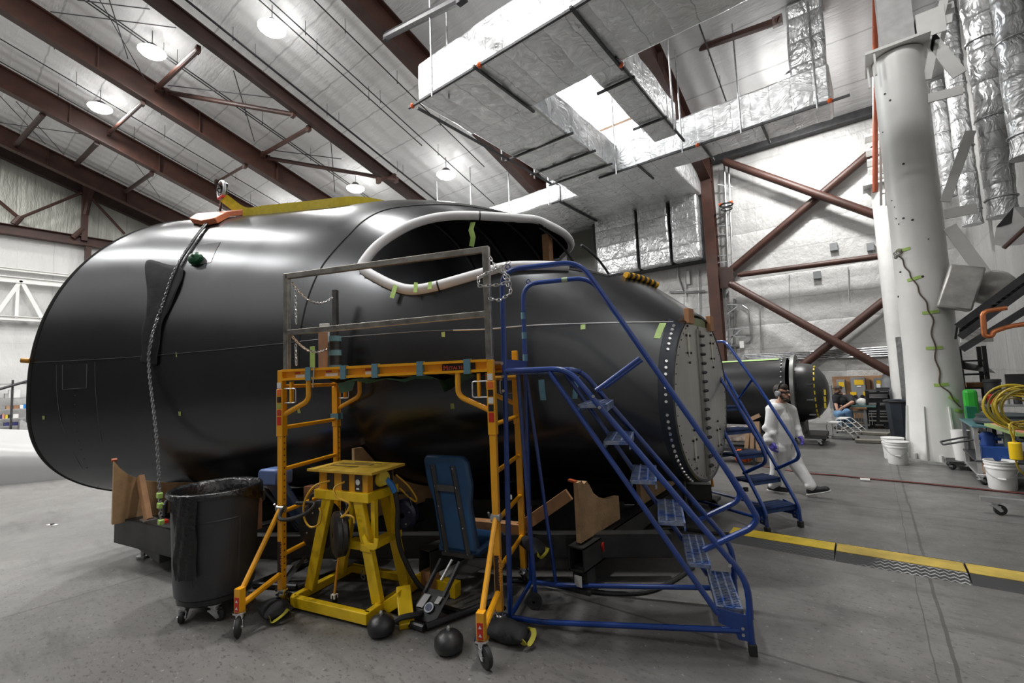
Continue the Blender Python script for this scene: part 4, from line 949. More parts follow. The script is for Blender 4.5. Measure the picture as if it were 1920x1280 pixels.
for (x, y, z, s) in ((-4.62, 2.52, .62, (.2, .1, .32)), (-4.42, 2.42, .52, (.16, .12, .22)), (-5.05, 2.1, .52, (.12, .1, .26)), (-4.98, 2.05, .7, (.16, .12, .06))):
    part(mat('reddish_wood', (.30, .13, .06), .65, var=.25), 'wood_block', lambda b: b.box((x, y, z), s, rz=.3), cr, smooth=False)
# ================================================================== yellow baker scaffold
SP, SA = V(-3.98, 1.88, 0), 22.99
sc = thing('rolling_scaffold', 'amber yellow rolling scaffold with raw steel guardrail beside the hull', 'scaffold', SP, R(SA))
T = TF(SP, R(SA)); SL, SD = 1.888, .74
def sp(fn, name, m, parent=None, **k): b = MB(T); fn(b); return b.build(name, m, parent or sc, **k)
for x in (0, SL):
    for y in (0, SD):
        post = sp(lambda b: b.bar((x, y, .14), (x, y, 1.96 if y == 0 else (2.06 if x else 1.95)), .05, .05, up=(0, 1, 0)), 'post', amber, smooth=False, bevel=.004)
        sp(lambda b: [b.cyl((x-.026*(1 if x else -1), y, z), (x-.0275*(1 if x else -1), y, z), .007, n=8) for z in np.arange(.25, 1.6, .052)], 'adjustment_holes', blackpaint, post)
        sp(lambda b: b.box((x, y, 1.60), (.062, .062, .4)), 'upper_sleeve', amber, post, bevel=.004)
    xs_i = x+(.028 if x == 0 else -.028)
    for z in (.42, .77, 1.12, 1.47, 1.82): sp(lambda b: b.cyl((x, .02, z), (x, SD-.02, z), .018, n=10), 'rung', amber)
for y in (0, SD):
    for z in (1.87+.01, 1.955): sp(lambda b: b.bar((.02, y-.005, z), (SL-.02, y-.005, z), .045, .02, up=(0, 0, 1)), 'beam_flange', amber, smooth=False)
    sp(lambda b: b.bar((.02, y+.008, 1.915), (SL-.02, y+.008, 1.915), .012, .085, up=(0, 0, 1)), 'platform_beam', amber, smooth=False)
    for x, s in ((0, 1), (SL, -1)):
        pts = [(x+s*.27, y, 1.88), (x+s*.27, y, 1.72), (x+s*.24, y, 1.68), (x+s*.02, y, 1.58)]
        sp(lambda b: b.tube(round_path(pts, .09), .021, 10), 'knee_brace', amber)
        sp(lambda b: b.tube(round_path([(x+s*.03, y-.01, 1.80), (x+s*.15, y-.01, 1.80), (x+s*.15, y-.01, 1.68), (x+s*.03, y-.01, 1.68)], .02), .006, 6), 'snap_lock', zinc)
        sp(lambda b: b.bar((x+s*.10, y, 1.86), (x+s*.10, y, 1.68), .03, .02), 'lock_tab', amber)
deck = sp(lambda b: b.box((SL/2, SD/2, 1.945), (SL-.05, SD-.06, .02)), 'plywood_deck', ply, smooth=False)
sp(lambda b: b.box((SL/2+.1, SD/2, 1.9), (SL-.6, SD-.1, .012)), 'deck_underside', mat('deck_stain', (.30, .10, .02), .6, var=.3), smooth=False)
gv, gf = [], []
for i in range(25):
    for j in range(5):
        x = .35+i*.055; y = .12+j*.14; z = 1.885-.05*abs(math.sin(i*.42))-.02*math.sin(j*1.7+i); z -= .10 if 19 < i < 23 and j < 2 else 0
        gv.append((x, y, z))
for i in range(24):
    for j in range(4): gf.append((i*5+j, i*5+j+1, (i+1)*5+j+1, (i+1)*5+j))
o = sp(lambda b: b.add(gv, gf), 'green_sheet', mat('green_plastic_sheet', (.09, .22, .15), .45, var=.2)); o['label'] = 'green plastic sheet sagging under the deck'
sp(lambda b: b.add([(.33, .3, 1.84), (.55, .25, 1.84), (.52, .25, 1.76), (.36, .3, 1.74)], [(0, 1, 2, 3)]), 'green_sheet', MATS['green_plastic_sheet'])
# guardrail
gr_ = sp(lambda b: b.bar((.055, .0, 1.96), (.055, 0, 2.80), .045, .045, up=(0, 1, 0)), 'guardrail_post', steelraw, smooth=False, bevel=.003)
sp(lambda b: b.bar((SL-.005, 0, 1.96), (SL-.005, 0, 2.83), .05, .05, up=(0, 1, 0)), 'guardrail_post', steelraw, smooth=False, bevel=.003)
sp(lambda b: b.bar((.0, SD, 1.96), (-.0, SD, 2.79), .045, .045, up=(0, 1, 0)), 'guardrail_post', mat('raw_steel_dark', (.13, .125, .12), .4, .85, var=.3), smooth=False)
sp(lambda b: b.bar((.05, 0, 2.775), (SL+.02, 0, 2.81), .045, .045), 'guardrail_bar', steelraw, smooth=False, bevel=.003)
sp(lambda b: b.bar((.05, 0, 2.28), (SL-.01, 0, 2.31), .045, .045), 'guardrail_bar', steelraw, smooth=False, bevel=.003)
def sag(p, q, s, n=12): p, q = V(p), V(q); return [p.lerp(q, k/n)-V(0, 0, s*4*(k/n)*(1-k/n)) for k in range(n+1)]
chm = mat('bright_chain', (.62, .62, .62), .25, .95, var=.2)
sp(lambda b: (b.chain(sag((.09, .02, 2.72), (0, SD-.03, 2.72), .12), .03, .0045, .018), b.chain([(.10, .05, 2.66), (.105, .05, 2.36)], .03, .0045, .018)), 'safety_chain', chm)
sp(lambda b: (b.chain(sag((.09, .02, 2.25), (0, SD-.03, 2.25), .12), .03, .0045, .018), b.chain([(.10, .05, 2.18), (.105, .05, 1.99)], .03, .0045, .018)), 'safety_chain', chm)
def rchain(b):
    rnd = random.Random(4); z0 = 2.62
    b.chain([(SL+.03, -.02, 2.74), (SL+.06, -.02, 2.68), (SL+.13, -.0, 2.60), (SL+.16, .0, 2.5)], .03, .0045, .018)
    b.chain([(SL-.06, -.05, 2.58), (SL-.0, -.05, 2.61), (SL+.08, -.03, 2.64), (SL+.2, 0, 2.70)], .03, .0045, .018)
    b.chain([(SL-.06, -.04, 2.58), (SL-.06, -.05, 2.52), (SL+.0, -.04, 2.52), (SL+.1, -.02, 2.52), (SL+.18, .0, 2.55)], .03, .0045, .018)
    b.chain([(SL+.02, -.04, 2.42), (SL+.1, -.03, 2.40), (SL+.18, .01, 2.46), (SL+.17, 0, 2.58), (SL+.1, -.02, 2.66)], .03, .0045, .018)
sp(rchain, 'safety_chain', chm)
# tapes, decals, pins
for px in (582, 647, 706, 790, 878):
    c = onp(px, 690, SP, SA); l = (c.x-SP.x)*math.cos(R(SA))+(c.y-SP.y)*math.sin(R(SA))
    sp(lambda b: b.box((l, -.012, 1.917), (.052, .045, .112)), 'tape_band', tapeb, smooth=False)
for z, x in ((1.50, 0), ):
    sp(lambda b: b.box((x, SD, 1.50), (.09, .07, .06)), 'tape_band', tapeb, smooth=False)
for l, w_ in ((.19, .09), (.5, .12), (.62, .05), (.87, .11)):
    sp(lambda b: b.box((l, -.001, 1.90), (w_, .006, .03)), 'warning_sticker', paper, smooth=False)
    sp(lambda b: b.box((l-.03, -.001, 1.93), (.05, .006, .012)), 'warning_sticker', mat('sticker_red', (.5, .05, .03), .5), smooth=False)
xd = V(math.cos(R(SA)), math.sin(R(SA)), 0); nd = V(math.sin(R(SA)), -math.cos(R(SA)), 0)
c0 = onp(831, 693, SP, SA); l0 = (c0-SP).dot(xd); zc_ = c0.z
pl = sp(lambda b: b.box((l0+.13, -.004, 1.915), (.27, .012, .058)), 'brand_plate', mat('decal_black', (.03, .012, .008), .4), smooth=False)
txr = mat('decal_red', (.85, .12, .05), .45)
text('lettering', 'M', .052, SP+xd*(l0+.006)+nd*.0115+V(0, 0, 1.896), xd, (0, 0, 1), txr, pl)
text('lettering', 'ETALTECH', .036, SP+xd*(l0+.048)+nd*.0115+V(0, 0, 1.899), xd, (0, 0, 1), txr, pl)
for x in (0, SL):
    z0 = .28
    pz = sp(lambda b: b.box((x-.002, -.027, .40), (.036, .003, .27)), 'brand_plate', MATS['decal_black'], smooth=False)
    text('lettering', 'METALTECH', .036, SP+xd*(x+.012)+nd*.03+V(0, 0, .53), (0, 0, -1), xd, mat('decal_orange', (.8, .35, .05), .45), pz, sx=1.0)
    for k, (dz, h_, m_) in enumerate(((1.83, .05, paper), (1.77, .05, mat('sticker_orange', (.8, .15, .03), .5)), (1.71, .05, mat('decal_black', (.03, .012, .008), .4)), (1.655, .045, paper), (1.60, .05, blackpaint), (1.53, .07, redp))):
        sp(lambda b: b.box((x, -.0325, dz), (.04, .002, h_)), 'warning_sticker', m_ if not (x == 0 and k in (3, 4)) else (mat('sticker_olive', (.35, .4, .08), .5) if k == 3 else MATS['sticker_red']), smooth=False)
sp(lambda b: b.tube([(.355, -.035, 1.975), (.35, -.04, 1.90), (.345, -.04, 1.80)], .005, 6), 'lock_pin', zinc)
# things standing on the deck
def ondeck(px, py, w_, d_, h_, m, name, lab, cat, off=SD-.12):
    c = onp(px, py, SP+V(-math.sin(R(SA))*off, math.cos(R(SA))*off, 0), SA); b = MB(TF((c.x, c.y, 1.956), R(SA))); b.box((0, 0, h_/2), (w_, d_, h_)); return tag(b.build(name, m, bevel=.004, smooth=False), lab, cat)
ondeck(606, 676, .075, .05, .42, mat('brown_block', (.36, .2, .12), .65, var=.15), 'wood_offcut', 'upright brown wood offcut standing on the scaffold deck', 'wood', SD-.18)
ondeck(609, 682, .10, .03, .48, paper, 'white_board', 'white board strip behind the wood offcut on the scaffold deck', 'board', SD-.10)
ondeck(586, 684, .06, .004, .26, tapeg, 'tape_strip', 'green tape strip hanging at the back of the scaffold deck', 'tape', SD-.06)
c_ = onp(629, 682, SP+V(-math.sin(R(SA))*(SD-.1), math.cos(R(SA))*(SD-.1), 0), SA); t_ = thing('taped_roll', 'dark roll wrapped in grey blue tape standing on the scaffold deck', 'roll', (c_.x, c_.y, 1.956)); b = MB(TF((c_.x, c_.y, 1.956))); b.cyl((0, 0, 0), (0, 0, .34), .055, n=18); b.build('core', blackp, t_)
for z_ in (.02, .17, .31): b = MB(TF((c_.x, c_.y, 1.956))); b.cyl((0, 0, z_-.02), (0, 0, z_+.035), .058, n=18); b.build('tape_band', tapeb, t_)
# outriggers and casters
def caster(Tm, x, y, ztop, parent, r=.062, yaw=0., forkm=chrome, wheelm=blackr):
    M_ = Tm @ TF((x, y, 0), yaw); b = MB(M_); b.cyl((0, 0, ztop-.012), (0, 0, ztop), .05, n=16); b.cyl((0, 0, ztop-.05), (0, 0, ztop-.012), .03, n=12)
    for s in (-.024, .024): b.prism([(-.035, s, ztop-.05), (.035, s, ztop-.05), (.055, s, r-.012), (.03, s, r-.02)], (0, .005*(1 if s > 0 else -1), 0))
    b.box((0, 0, ztop-.048), (.08, .055, .012)); f = b.build('caster_fork', forkm, parent)
    b = MB(M_); w_ = .038; b.lathe((.042, 0, r), [(.012, -w_/2), (r*.6, -w_/2), (r*.93, -w_/2+.003), (r, -w_/4), (r, w_/4), (r*.93, w_/2-.003), (r*.6, w_/2), (.012, w_/2)], 24, axis=(0, 1, 0)); wl = b.build('caster_wheel', wheelm, parent)
    b = MB(M_); b.cyl((.042, -.032, r), (.042, .032, r), .012, n=8); b.build('axle', forkm, wl); return f
for x in (0, SL):
    for y in (0, SD): caster(T, x, y, .155, sc, .052, 1.2)
    yo = -.40; fx = x+(-.02 if x == 0 else .0)
    ot = sp(lambda b: (b.bar((fx, yo, .16), (fx, yo, .33), .055, .055, up=(0, 1, 0))), 'outrigger_foot', amber, bevel=.004, smooth=False)
    sp(lambda b: b.cyl((fx, yo+.02, .31), (x, -.02, .80), .020, n=10), 'outrigger_tube', amber)
    sp(lambda b: b.cyl((fx, yo+.02, .20), (x, -.02, .27), .024, n=10), 'outrigger_tube', amber)
    sp(lambda b: (b.cyl((x-.035, -.01, .80), (x+.035, -.01, .80), .03, n=10), b.cyl((x-.05, .0, .8), (x-.05, -.03, .84), .008, n=6)), 'outrigger_clamp', zinc)
    sp(lambda b: b.box((fx, yo-.0285, .22), (.04, .002, .10)), 'warning_sticker', redp, smooth=False)
    sp(lambda b: [b.prism([(fx-.012, yo-.031, zz), (fx+.012, yo-.031, zz), (fx, yo-.031, zz+.02)], (0, .0005, 0)) for zz in (.185, .235)], 'warning_symbol', paper, smooth=False)
    caster(T, fx, yo, .165, sc, .068, -1.0 if x == 0 else -.7)
sp(lambda b: b.tube(smooth_path([(.02, -.02, .80), (.05, -.08, .74), (.16, -.06, .74), (.26, .0, .78), (.24, .1, .82), (.1, .05, .83)], 5), .016, 8), 'bungee_handle', blackr)
# ================================================================== blue rolling ladders
def ladder(name, label, loc, ang, width, prof):
    t = thing(name, label, 'ladder', loc, R(ang)); T = TF(loc, R(ang)); pr = prof
    def lp(fn, nm, m, parent=None, **k): b = MB(T); fn(b); return b.build(nm, m, parent or t, **k)
    for y in (0, width):
        lp(lambda b: b.flat([(x, y, z) for x, z in pr['stringer']], .034, .05, up=(0, 1, 0)) if False else b.tube(round_path([(x, y, z) for x, z in pr['stringer']], .12), .021, 10), 'stringer', blue)
        if pr.get('under'): lp(lambda b: b.tube([(x, y, z) for x, z in pr['under']], .019, 10), 'rear_stringer', blue)
        lp(lambda b: b.tube(round_path([(x, y, z) for x, z in pr['rail']], .14, 7), .02, 10), 'handrail', blue)
        for p, q in pr['ties']: lp(lambda b: b.cyl((p[0], y, p[1]), (q[0], y, q[1]), .016, n=10), 'rail_tie', blue)
        lp(lambda b: b.tube(round_path([(x, y, z) for x, z in pr['base']], .1), .019, 10), 'base_tube', blue)
        if pr.get('back'):
            lp(lambda b: b.cyl((pr['back'][0][0], y, pr['back'][0][1]), (pr['back'][1][0], y, pr['back'][1][1]), .021, n=10), 'back_leg', blue)
        fx = pr['foot']
        lp(lambda b: b.cyl((fx, y, .07), (fx-.005, y, pr.get('foot_top', .26)), .02, n=10), 'front_leg', blue)
        lp(lambda b: b.box((fx, y, .035), (.05, .05, .07)), 'rubber_foot', blackr, bevel=.006)
        lp(lambda b: b.prism([(fx-.0, y-.012, .24), (fx-.20, y-.012, .27), (fx-.19, y-.012, .18), (fx-.1, y-.012, .15), (fx-.08, y-.012, .09), (fx, y-.012, .08)], (0, .006, 0)), 'foot_bracket', blue, smooth=False)
        lp(lambda b: [b.cyl((fx-.05, y-.016, z), (fx-.05, y-.01, z), .01, n=8) for z in (.12, .16)], 'bolt', zinc)
    for p in pr.get('cross', []): lp(lambda b: b.cyl((p[0], 0, p[1]), (p[0], width, p[1]), .017, n=10), 'cross_tube', blue)
    for x0, x1, z in pr['treads']:
        tr = lp(lambda b: (b.box(((x0+x1)/2, width/2, z-.012), (x1-x0, width-.03, .024)), b.box((x1-.006, width/2, z-.03), (.012, width-.03, .05)), b.box((x0+.006, width/2, z-.03), (.012, width-.03, .05))), 'tread', pr['treadm'], smooth=False)
        n = 22
        lp(lambda b: [b.bar((x0+.012, .04+(width-.08)*k/n, z+.002), (x1-.012, .04+(width-.08)*k/n, z+.002), .011, .006) for k in range(n+1)], 'tread_grip', pr['gripm'], tr, smooth=False)
        lp(lambda b: [b.bar((x0+(x1-x0)*f, .02, z+.004), (x0+(x1-x0)*f, width-.02, z+.004), .012, .006) for f in (.33, .66)], 'tread_rib', pr['treadm'], tr, smooth=False)
    for p in pr.get('bolts', []):
        for y in (-.022,): lp(lambda b: b.cyl((p[0], y-.004, p[1]), (p[0], y, p[1]), .012, n=8), 'bolt', zinc)
    return t, T, lp
def tread_mat(name, c0, c1):
    m, N, L, b = node_mat(name); tc = N.new('ShaderNodeTexCoord'); n = noise(N, L, tc.outputs['Object'], 9, 5, .7)
    L.new(mixc(N, L, ramp(N, L, n, .38, .62), c0, c1), b.inputs['Base Color']); b.inputs['Roughness'].default_value = .38; L.new(ramp(N, L, n, .4, .65), b.inputs['Metallic']); return m
wornt = tread_mat('worn_blue_tread', (.02, .08, .30), (.36, .40, .48)); worng = tread_mat('worn_grip', (.012, .04, .16), (.25, .28, .35))
bluet = mat('blue_tread', (.012, .045, .17), .45, var=.3, vs=12); blued = mat('blue_tread_grip', (.008, .03, .11), .5)
LD, LT, lp = ladder('rolling_ladder', 'tall blue rolling ladder with handrails standing against the scaffold end', (-.72, 3.3, 0), 20.7, .6, dict(
    stringer=[(-1.59, 1.87), (-1.10, 1.87), (-.93, 1.65), (.0, .46), (.0, .22)], under=[(-1.24, 1.85), (-.19, .23)],
    rail=[(-1.62, .05), (-1.60, 1.2), (-1.59, 1.89), (-1.58, 2.66), (-.97, 2.66), (.0, 1.03), (.09, .85), (.05, .79), (-.25, .63)],
    ties=[((-.90, 1.70), (-.58, 1.92))], base=[(-1.62, .05), (-1.40, .04), (-.07, .14)], back=None, foot=.0,
    cross=[(-1.62, .05), (-1.59, 1.87), (-1.1, 1.85)], treads=[(-1.04, -.83, 1.60), (-.87, -.68, 1.335), (-.70, -.52, 1.065), (-.53, -.35, .795), (-.36, -.21, .53), (-.195, -.035, .27)],
    treadm=wornt, gripm=worng, bolts=[(-1.6, 1.93), (-1.6, 1.83), (-1.6, 1.72), (-.92, 1.66), (-.88, 1.58), (-.10, .55)]))
lp(lambda b: b.box((-1.35, .3, 1.855), (.5, .57, .03)), 'platform', wornt, smooth=False)
lp(lambda b: b.box((-1.58, .3, 1.91), (.02, .6, .1)), 'toe_board', blue, smooth=False)
for y in (.0, .6): lp(lambda b: b.cyl((-1.40, y, .05), (-1.58, y, 1.80), .016, n=8) if y else b.cyl((-1.50, .3, .05), (-1.56, .25, 1.85), .017, n=8), 'back_brace', blue)
for z in (2.37, 2.19, 1.99): lp(lambda b: b.cyl((-1.588, .6, z-.03), (-1.588, .6, z+.03), .023, n=12), 'tape_band', tapeb)
lp(lambda b: b.cyl((-1.22, .6, 2.66), (-1.17, .6, 2.66), .023, n=12), 'tape_band', mat('green_grey_tape', (.35, .45, .3), .6))
for y in (0, .6): lp(lambda b: b.torus((-1.53, y, 2.68), .018, .005, 12, 6, axis=(0, 1, 0)), 'chain_eye', blue)
lp(lambda b: (b.lathe((-1.5, .25, .06), [(.01, -.02), (.06, -.02), (.06, .02), (.01, .02)], 20, axis=(0, 1, 0))), 'caster_wheel', blackr)
a2 = -33.4
LD2, LT2, lp2 = ladder('rolling_ladder', 'shorter blue rolling ladder with plain blue steps behind the hull nose', (-1.01, 5.74, 0), a2, .49, dict(
    stringer=[(-1.0, 1.80), (-.02, .26), (.0, .18)], under=None,
    rail=[(-1.75, 2.2), (-1.05, 2.2), (-.90, 2.19), (-.40, 1.55), (.02, .94), (.06, .82), (.03, .76), (-.27, .60)],
    ties=[((-.75, 1.42), (-.5, 1.68))], base=[(-1.7, .08), (-.02, .14)], back=((-1.65, .05), (-1.2, 1.78)), foot=.0, foot_top=.2,
    cross=[(-1.65, .08), (-1.0, 1.78)], treads=[(-.26, -.03, .25), (-.45, -.2, .52), (-.6, -.36, .79), (-.77, -.53, 1.06), (-.95, -.72, 1.33), (-1.12, -.9, 1.6)],
    treadm=bluet, gripm=blued, bolts=[]))
lp2(lambda b: b.box((-1.35, .245, 1.8), (.6, .47, .03)), 'platform', bluet, smooth=False)
for y in (0, .49): lp2(lambda b: (b.lathe((-1.6, y, .06), [(.01, -.02), (.06, -.02), (.06, .02), (.01, .02)], 20, axis=(0, 1, 0))), 'caster_wheel', blackr)
lp2(lambda b: b.bar((-.55, 0, 1.09), (-.95, 0, 1.72), .08, .05), 'black_guard', blackpaint, smooth=False)
lp2(lambda b: b.cyl((-.26, 0, .40), (-.26, 0, .44), .03, n=10), 'rubber_stop', blackr)
# ================================================================== things on the floor at the front
def squircle(n=40):
    return [(math.cos(2*PI*k/n), math.sin(2*PI*k/n)) for k in range(n)]
cn = V(-4.44, 1.55, 0)
t = thing('trash_can', 'large dark grey round trash can on a wheeled dolly with a black liner', 'trash can', cn)
T = TF(cn); grey = mat('dark_grey_plastic', (.04, .043, .05), .45, var=.1, bump=.05, bs=60)
b = MB(T); b.lathe((0, 0, 0), [(.0, .17), (.26, .17), (.285, .19), (.295, .3), (.315, .86), (.318, .95), (.335, .955), (.345, .975), (.335, 1.0), (.315, .995), (.30, .86), (.28, .25), (0, .22)], 48); b.build('bin', grey, t)
fx = V(-cn.x, -cn.y, 0).normalized(); sx = V(-fx.y, fx.x, 0)
for s in (-1, 1):
    b = MB(T); c = sx*(.335*s); b.prism([c+fx*.10+V(0, 0, .93), c-fx*.10+V(0, 0, .93), c-fx*.07+V(0, 0, .83), c+fx*.07+V(0, 0, .83)], sx*(.025*s)); b.build('handle', grey, t, bevel=.01)
b = MB(T)
for s, a0_ in ((1, -.45), (1, .45)):
    pass
for a in (-.55, .55):
    d = fx*math.cos(a)+sx*math.sin(a); b.bar(d*.289+V(0, 0, .30), d*.308+V(0, 0, .78), .015, .015)
d0, d1_ = fx*math.cos(-.5)+sx*math.sin(-.5), fx*math.cos(.5)+sx*math.sin(.5)
pts = [(fx*math.cos(a)+sx*math.sin(a))*.308+V(0, 0, .78) for a in np.linspace(-.55, .55, 10)]; b.tube(pts, .009, 6); b.build('panel_rib', grey, t)
tm = mat('can_lettering', (.012, .012, .014), .5)
# liner: crinkled bag over the rim with a flap hanging at the left
rnd = random.Random(3); prof = [(.27, .80), (.285, .90), (.305, .985), (.33, 1.008), (.348, .998), (.350, .975)]
vs, fs = [], []; n = 72
for i, (r, z) in enumerate(prof):
    for k in range(n):
        a = 2*PI*k/n; j = rnd.uniform(-.006, .006)*(1.6 if i < 3 else .2); vs.append((( r+j)*math.cos(a), (r+j)*math.sin(a), z+rnd.uniform(-.008, .008)*(1 if i < 3 else .2)-(.10*max(0, math.cos(a-math.atan2(fx.y, fx.x)-1.15))**6 if i == 5 else 0)))
for i in range(len(prof)-1):
    for k in range(n): fs.append((i*n+k, i*n+(k+1) % n, (i+1)*n+(k+1) % n, (i+1)*n+k))
bagm = mat('black_bag', (.012, .012, .013), .22, var=.2, bump=.5, bs=22)
b = MB(T); b.add(vs, fs); b.build('liner', bagm, t, angle=80)
vs, fs = [], []
for i in range(12):
    z = 1.0-.058*i
    for k in range(9):
        a = math.atan2(fx.y, fx.x)-.95+.07*k+.012*math.sin(i*1.3); r = .338-(.02*i/11)+.012+.008*math.sin(k*2.1+i*.9); vs.append((r*math.cos(a), r*math.sin(a), z))
for i in range(11):
    for k in range(8): fs.append((i*9+k, i*9+k+1, (i+1)*9+k+1, (i+1)*9+k))
b = MB(T); b.add(vs, fs); b.build('liner_flap', bagm, t, angle=80)
b = MB(T); b.lathe((0, 0, 0), [(0, .125), (.25, .125), (.27, .14), (.27, .175), (.2, .175)], 40); dl = b.build('dolly', blackp, t)
for k in range(5):
    a = 2*PI*k/5+.9; caster(T, .22*math.cos(a), .22*math.sin(a), .13, t, .042, a+1, zinc)
# yellow power distribution stand
st0, sa = V(-3.575, 2.33, 0), 13.
t = thing('power_stand', 'yellow painted power distribution stand with outlets and cord reels', 'power stand', st0, R(sa))
T = TF(st0, R(sa)) @ Matrix.Diagonal((1, 1, 1.085, 1))
def pp(fn, name, m, parent=None, **k): b = MB(T); fn(b); return b.build(name, m, parent or t, **k)
bw, bd = .39, .33
for (p, q) in (((-bw, -bd), (bw, -bd)), ((-bw, bd), (bw, bd)), ((-bw, -bd), (-bw, bd)), ((bw, -bd), (bw, bd))):
    pp(lambda b: b.bar((p[0], p[1], .06), (q[0]+(0.03 if p[1] == q[1] and q[0] > 0 else 0), q[1], .06), .055, .075), 'base_rail', yellow, smooth=False, bevel=.006)
pp(lambda b: b.box((0, 0, .035), (.74, .62, .012)), 'rubber_mat', blackr, smooth=False)
for x, y in ((-1, -1), (1, -1), (1, 1), (-1, 1)):
    pp(lambda b: b.bar((x*(bw-.02), y*(bd-.16), .09), (x*.17, y*.15, .80), .095, .05, up=(0, 1, 0)), 'leg', yellow, smooth=False, bevel=.006)
pp(lambda b: b.bar((-.33, -.12, .42), (-.33, .12, .42), .05, .03), 'side_brace', yellow, smooth=False)
pp(lambda b: (b.bar((.27, -.2, .47), (.27, .2, .47), .10, .05), b.bar((.30, -.13, .47), (.06, -.13, .47), .09, .06)), 'side_brace', yellow, smooth=False, bevel=.004)
for y in (-.12, .12): pp(lambda b: b.bar((.30, y, .45), (.30, y, .80), .04, .04), 'upright', yellow, smooth=False)
pp(lambda b: b.box((0, 0, .825), (.60, .38, .07)), 'skirt', yellow, smooth=False, bevel=.005)
bx2 = pp(lambda b: b.box((0, 0, .925), (.54, .32, .15)), 'outlet_box', mat('amber_box', (.70, .34, .02), .4, var=.1), smooth=False, bevel=.004)
top = pp(lambda b: b.box((.0, .0, 1.01), (.72, .42, .02)), 'top_plate', mat('worn_yellow_top', (.68, .44, .05), .5, var=.15, vs=12), smooth=False, bevel=.003)
pp(lambda b: (b.box((-.06, .06, 1.0215), (.36, .05, .004)), b.box((.02, .12, 1.0215), (.3, .02, .004)), b.box((-.1, -.04, 1.0215), (.3, .03, .004))), 'stencil_marks', mat('faded_stencil', (.22, .16, .03), .6), top, smooth=False)
for x in (-.135, .03, .175):
    op = pp(lambda b: b.box((x, -.162, .925), (.075, .012, .12)), 'outlet_plate', mat('outlet_dark', (.03, .022, .018), .4), bx2, smooth=False, bevel=.003)
pp(lambda b: (b.cyl((.175, -.169, .935), (.175, -.172, .935), .022), b.box((.175, -.17, .885), (.03, .004, .012))), 'label_sticker', paper, bx2)
pp(lambda b: b.box((.272, .02, .925), (.012, .24, .12)), 'side_panel', MATS['outlet_dark'], bx2, smooth=False)
pp(lambda b: (b.cyl((.278, -.02, .935), (.335, -.03, .95), .06, .055, n=20)), 'yellow_plug', mat('plug_yellow', (.78, .6, .06), .4), bx2)
pp(lambda b: b.tube(smooth_path([(.33, -.01, .93), (.36, .02, .89), (.38, .04, .83)], 5), .026, 10), 'blue_sleeve', mat('bright_blue', (.03, .22, .62), .4), bx2)
pp(lambda b: b.tube(smooth_path([(.38, .04, .84), (.40, .05, .7), (.40, .04, .55), (.42, .06, .38), (.52, .12, .15), (.6, .2, .03)], 6), .020, 8), 'supply_cord', blackr, bx2)
ycord = mat('yellow_cord', (.75, .42, .03), .45)
for pts in ([(-.135, -.17, .93), (-.22, -.26, .90), (-.31, -.28, .78), (-.31, -.28, .66), (-.24, -.28, .60), (-.15, -.27, .63), (-.14, -.26, .70), (-.17, -.25, .74)],
            [(.03, -.17, .93), (-.0, -.25, .90), (.05, -.27, .84), (.17, -.26, .80), (.13, -.25, .73), (.07, -.25, .69), (.13, -.25, .71), (.20, -.25, .70), (.21, -.25, .66)],
            [(.28, .18, .93), (.38, .22, .84), (.45, .24, .74), (.42, .24, .72), (.3, .2, .82)]):
    pp(lambda b: b.tube(smooth_path(pts, 6), .008, 8), 'yellow_cord', ycord)
pp(lambda b: b.flat(round_path([(.26, -.20, .56), (.32, -.22, .50), (.40, -.22, .50), (.405, -.22, .56)], .03), .04, .012, up=(0, 1, 0)), 'cord_hook', yellow, smooth=False)
text('lettering', '6', .11, st0+Matrix.Rotation(R(sa), 3, 'Z') @ V(.262, -.243, .29), Matrix.Rotation(R(sa), 3, 'Z') @ V(1, 0, 0), (-.2, 0, 1), blackpaint, t)
for i, (x, y, r, yaw) in enumerate(((-.36, -.06, .19, .35), (.0, -.20, .165, 2.55), (.3, .26, .12, .3))):
    M_ = T @ TF((x, y, .55 if i < 2 else .6), yaw); b = MB(M_); w_ = .055
    b.lathe((0, 0, 0), [(.02, -w_), (r*.8, -w_), (r, -w_+.02), (r*1.01, -.006), (r*.985, 0), (r*1.01, .006), (r, w_-.02), (r*.8, w_), (.02, w_)], 28, axis=(0, 1, 0)); ro = b.build('cord_reel', blackp if i < 2 else mat('navy_plastic', (.015, .02, .05), .4), t)
    b = MB(M_); b.tube(round_path([(-.09, -.05, r*.7), (-.06, -.05, r+.06), (.06, -.05, r+.06), (.09, -.05, r*.7)], .03), .012, 8); b.build('reel_handle', blackp, ro)
    b = MB(M_); [b.cyl((.6*r*math.cos(a), -w_-.003, .6*r*math.sin(a)), (.6*r*math.cos(a), -w_, .6*r*math.sin(a)), .007, n=6) for a in (.4, 2., 3.6, 5.2)]; b.build('reel_screws', zinc, ro)
pp(lambda b: b.tube([(.03, -.24, .40), (.02, -.25, .30), (.0, -.26, .13)], .009, 8), 'yellow_cord', mat('orange_cord', (.65, .28, .02), .5))
pp(lambda b: (b.cyl((.0, -.26, .13), (.0, -.26, .09), .022), b.box((.0, -.26, .055), (.04, .03, .05))), 'cord_plug', blackp)
pp(lambda b: b.box((.0, -.26, .12), (.04, .04, .03)), 'plug_collar', paper)
pp(lambda b: b.box((.02, -.285, .04), (.045, .006, .035)), 'cord_tag', paper)
lg = pp(lambda b: (b.bar((bw+.02, -.12, .05), (bw+.17, -.10, .14), .10, .09), b.bar((bw+.13, -.05, .17), (bw+.32, -.25, .02), .11, .05)), 'fold_out_foot', yellow, smooth=False, bevel=.006)
pp(lambda b: b.bar((bw+.0, bd-.0, .07), (bw+.42, bd-.03, .06), .09, .11), 'rear_outrigger', yellow, smooth=False, bevel=.006)
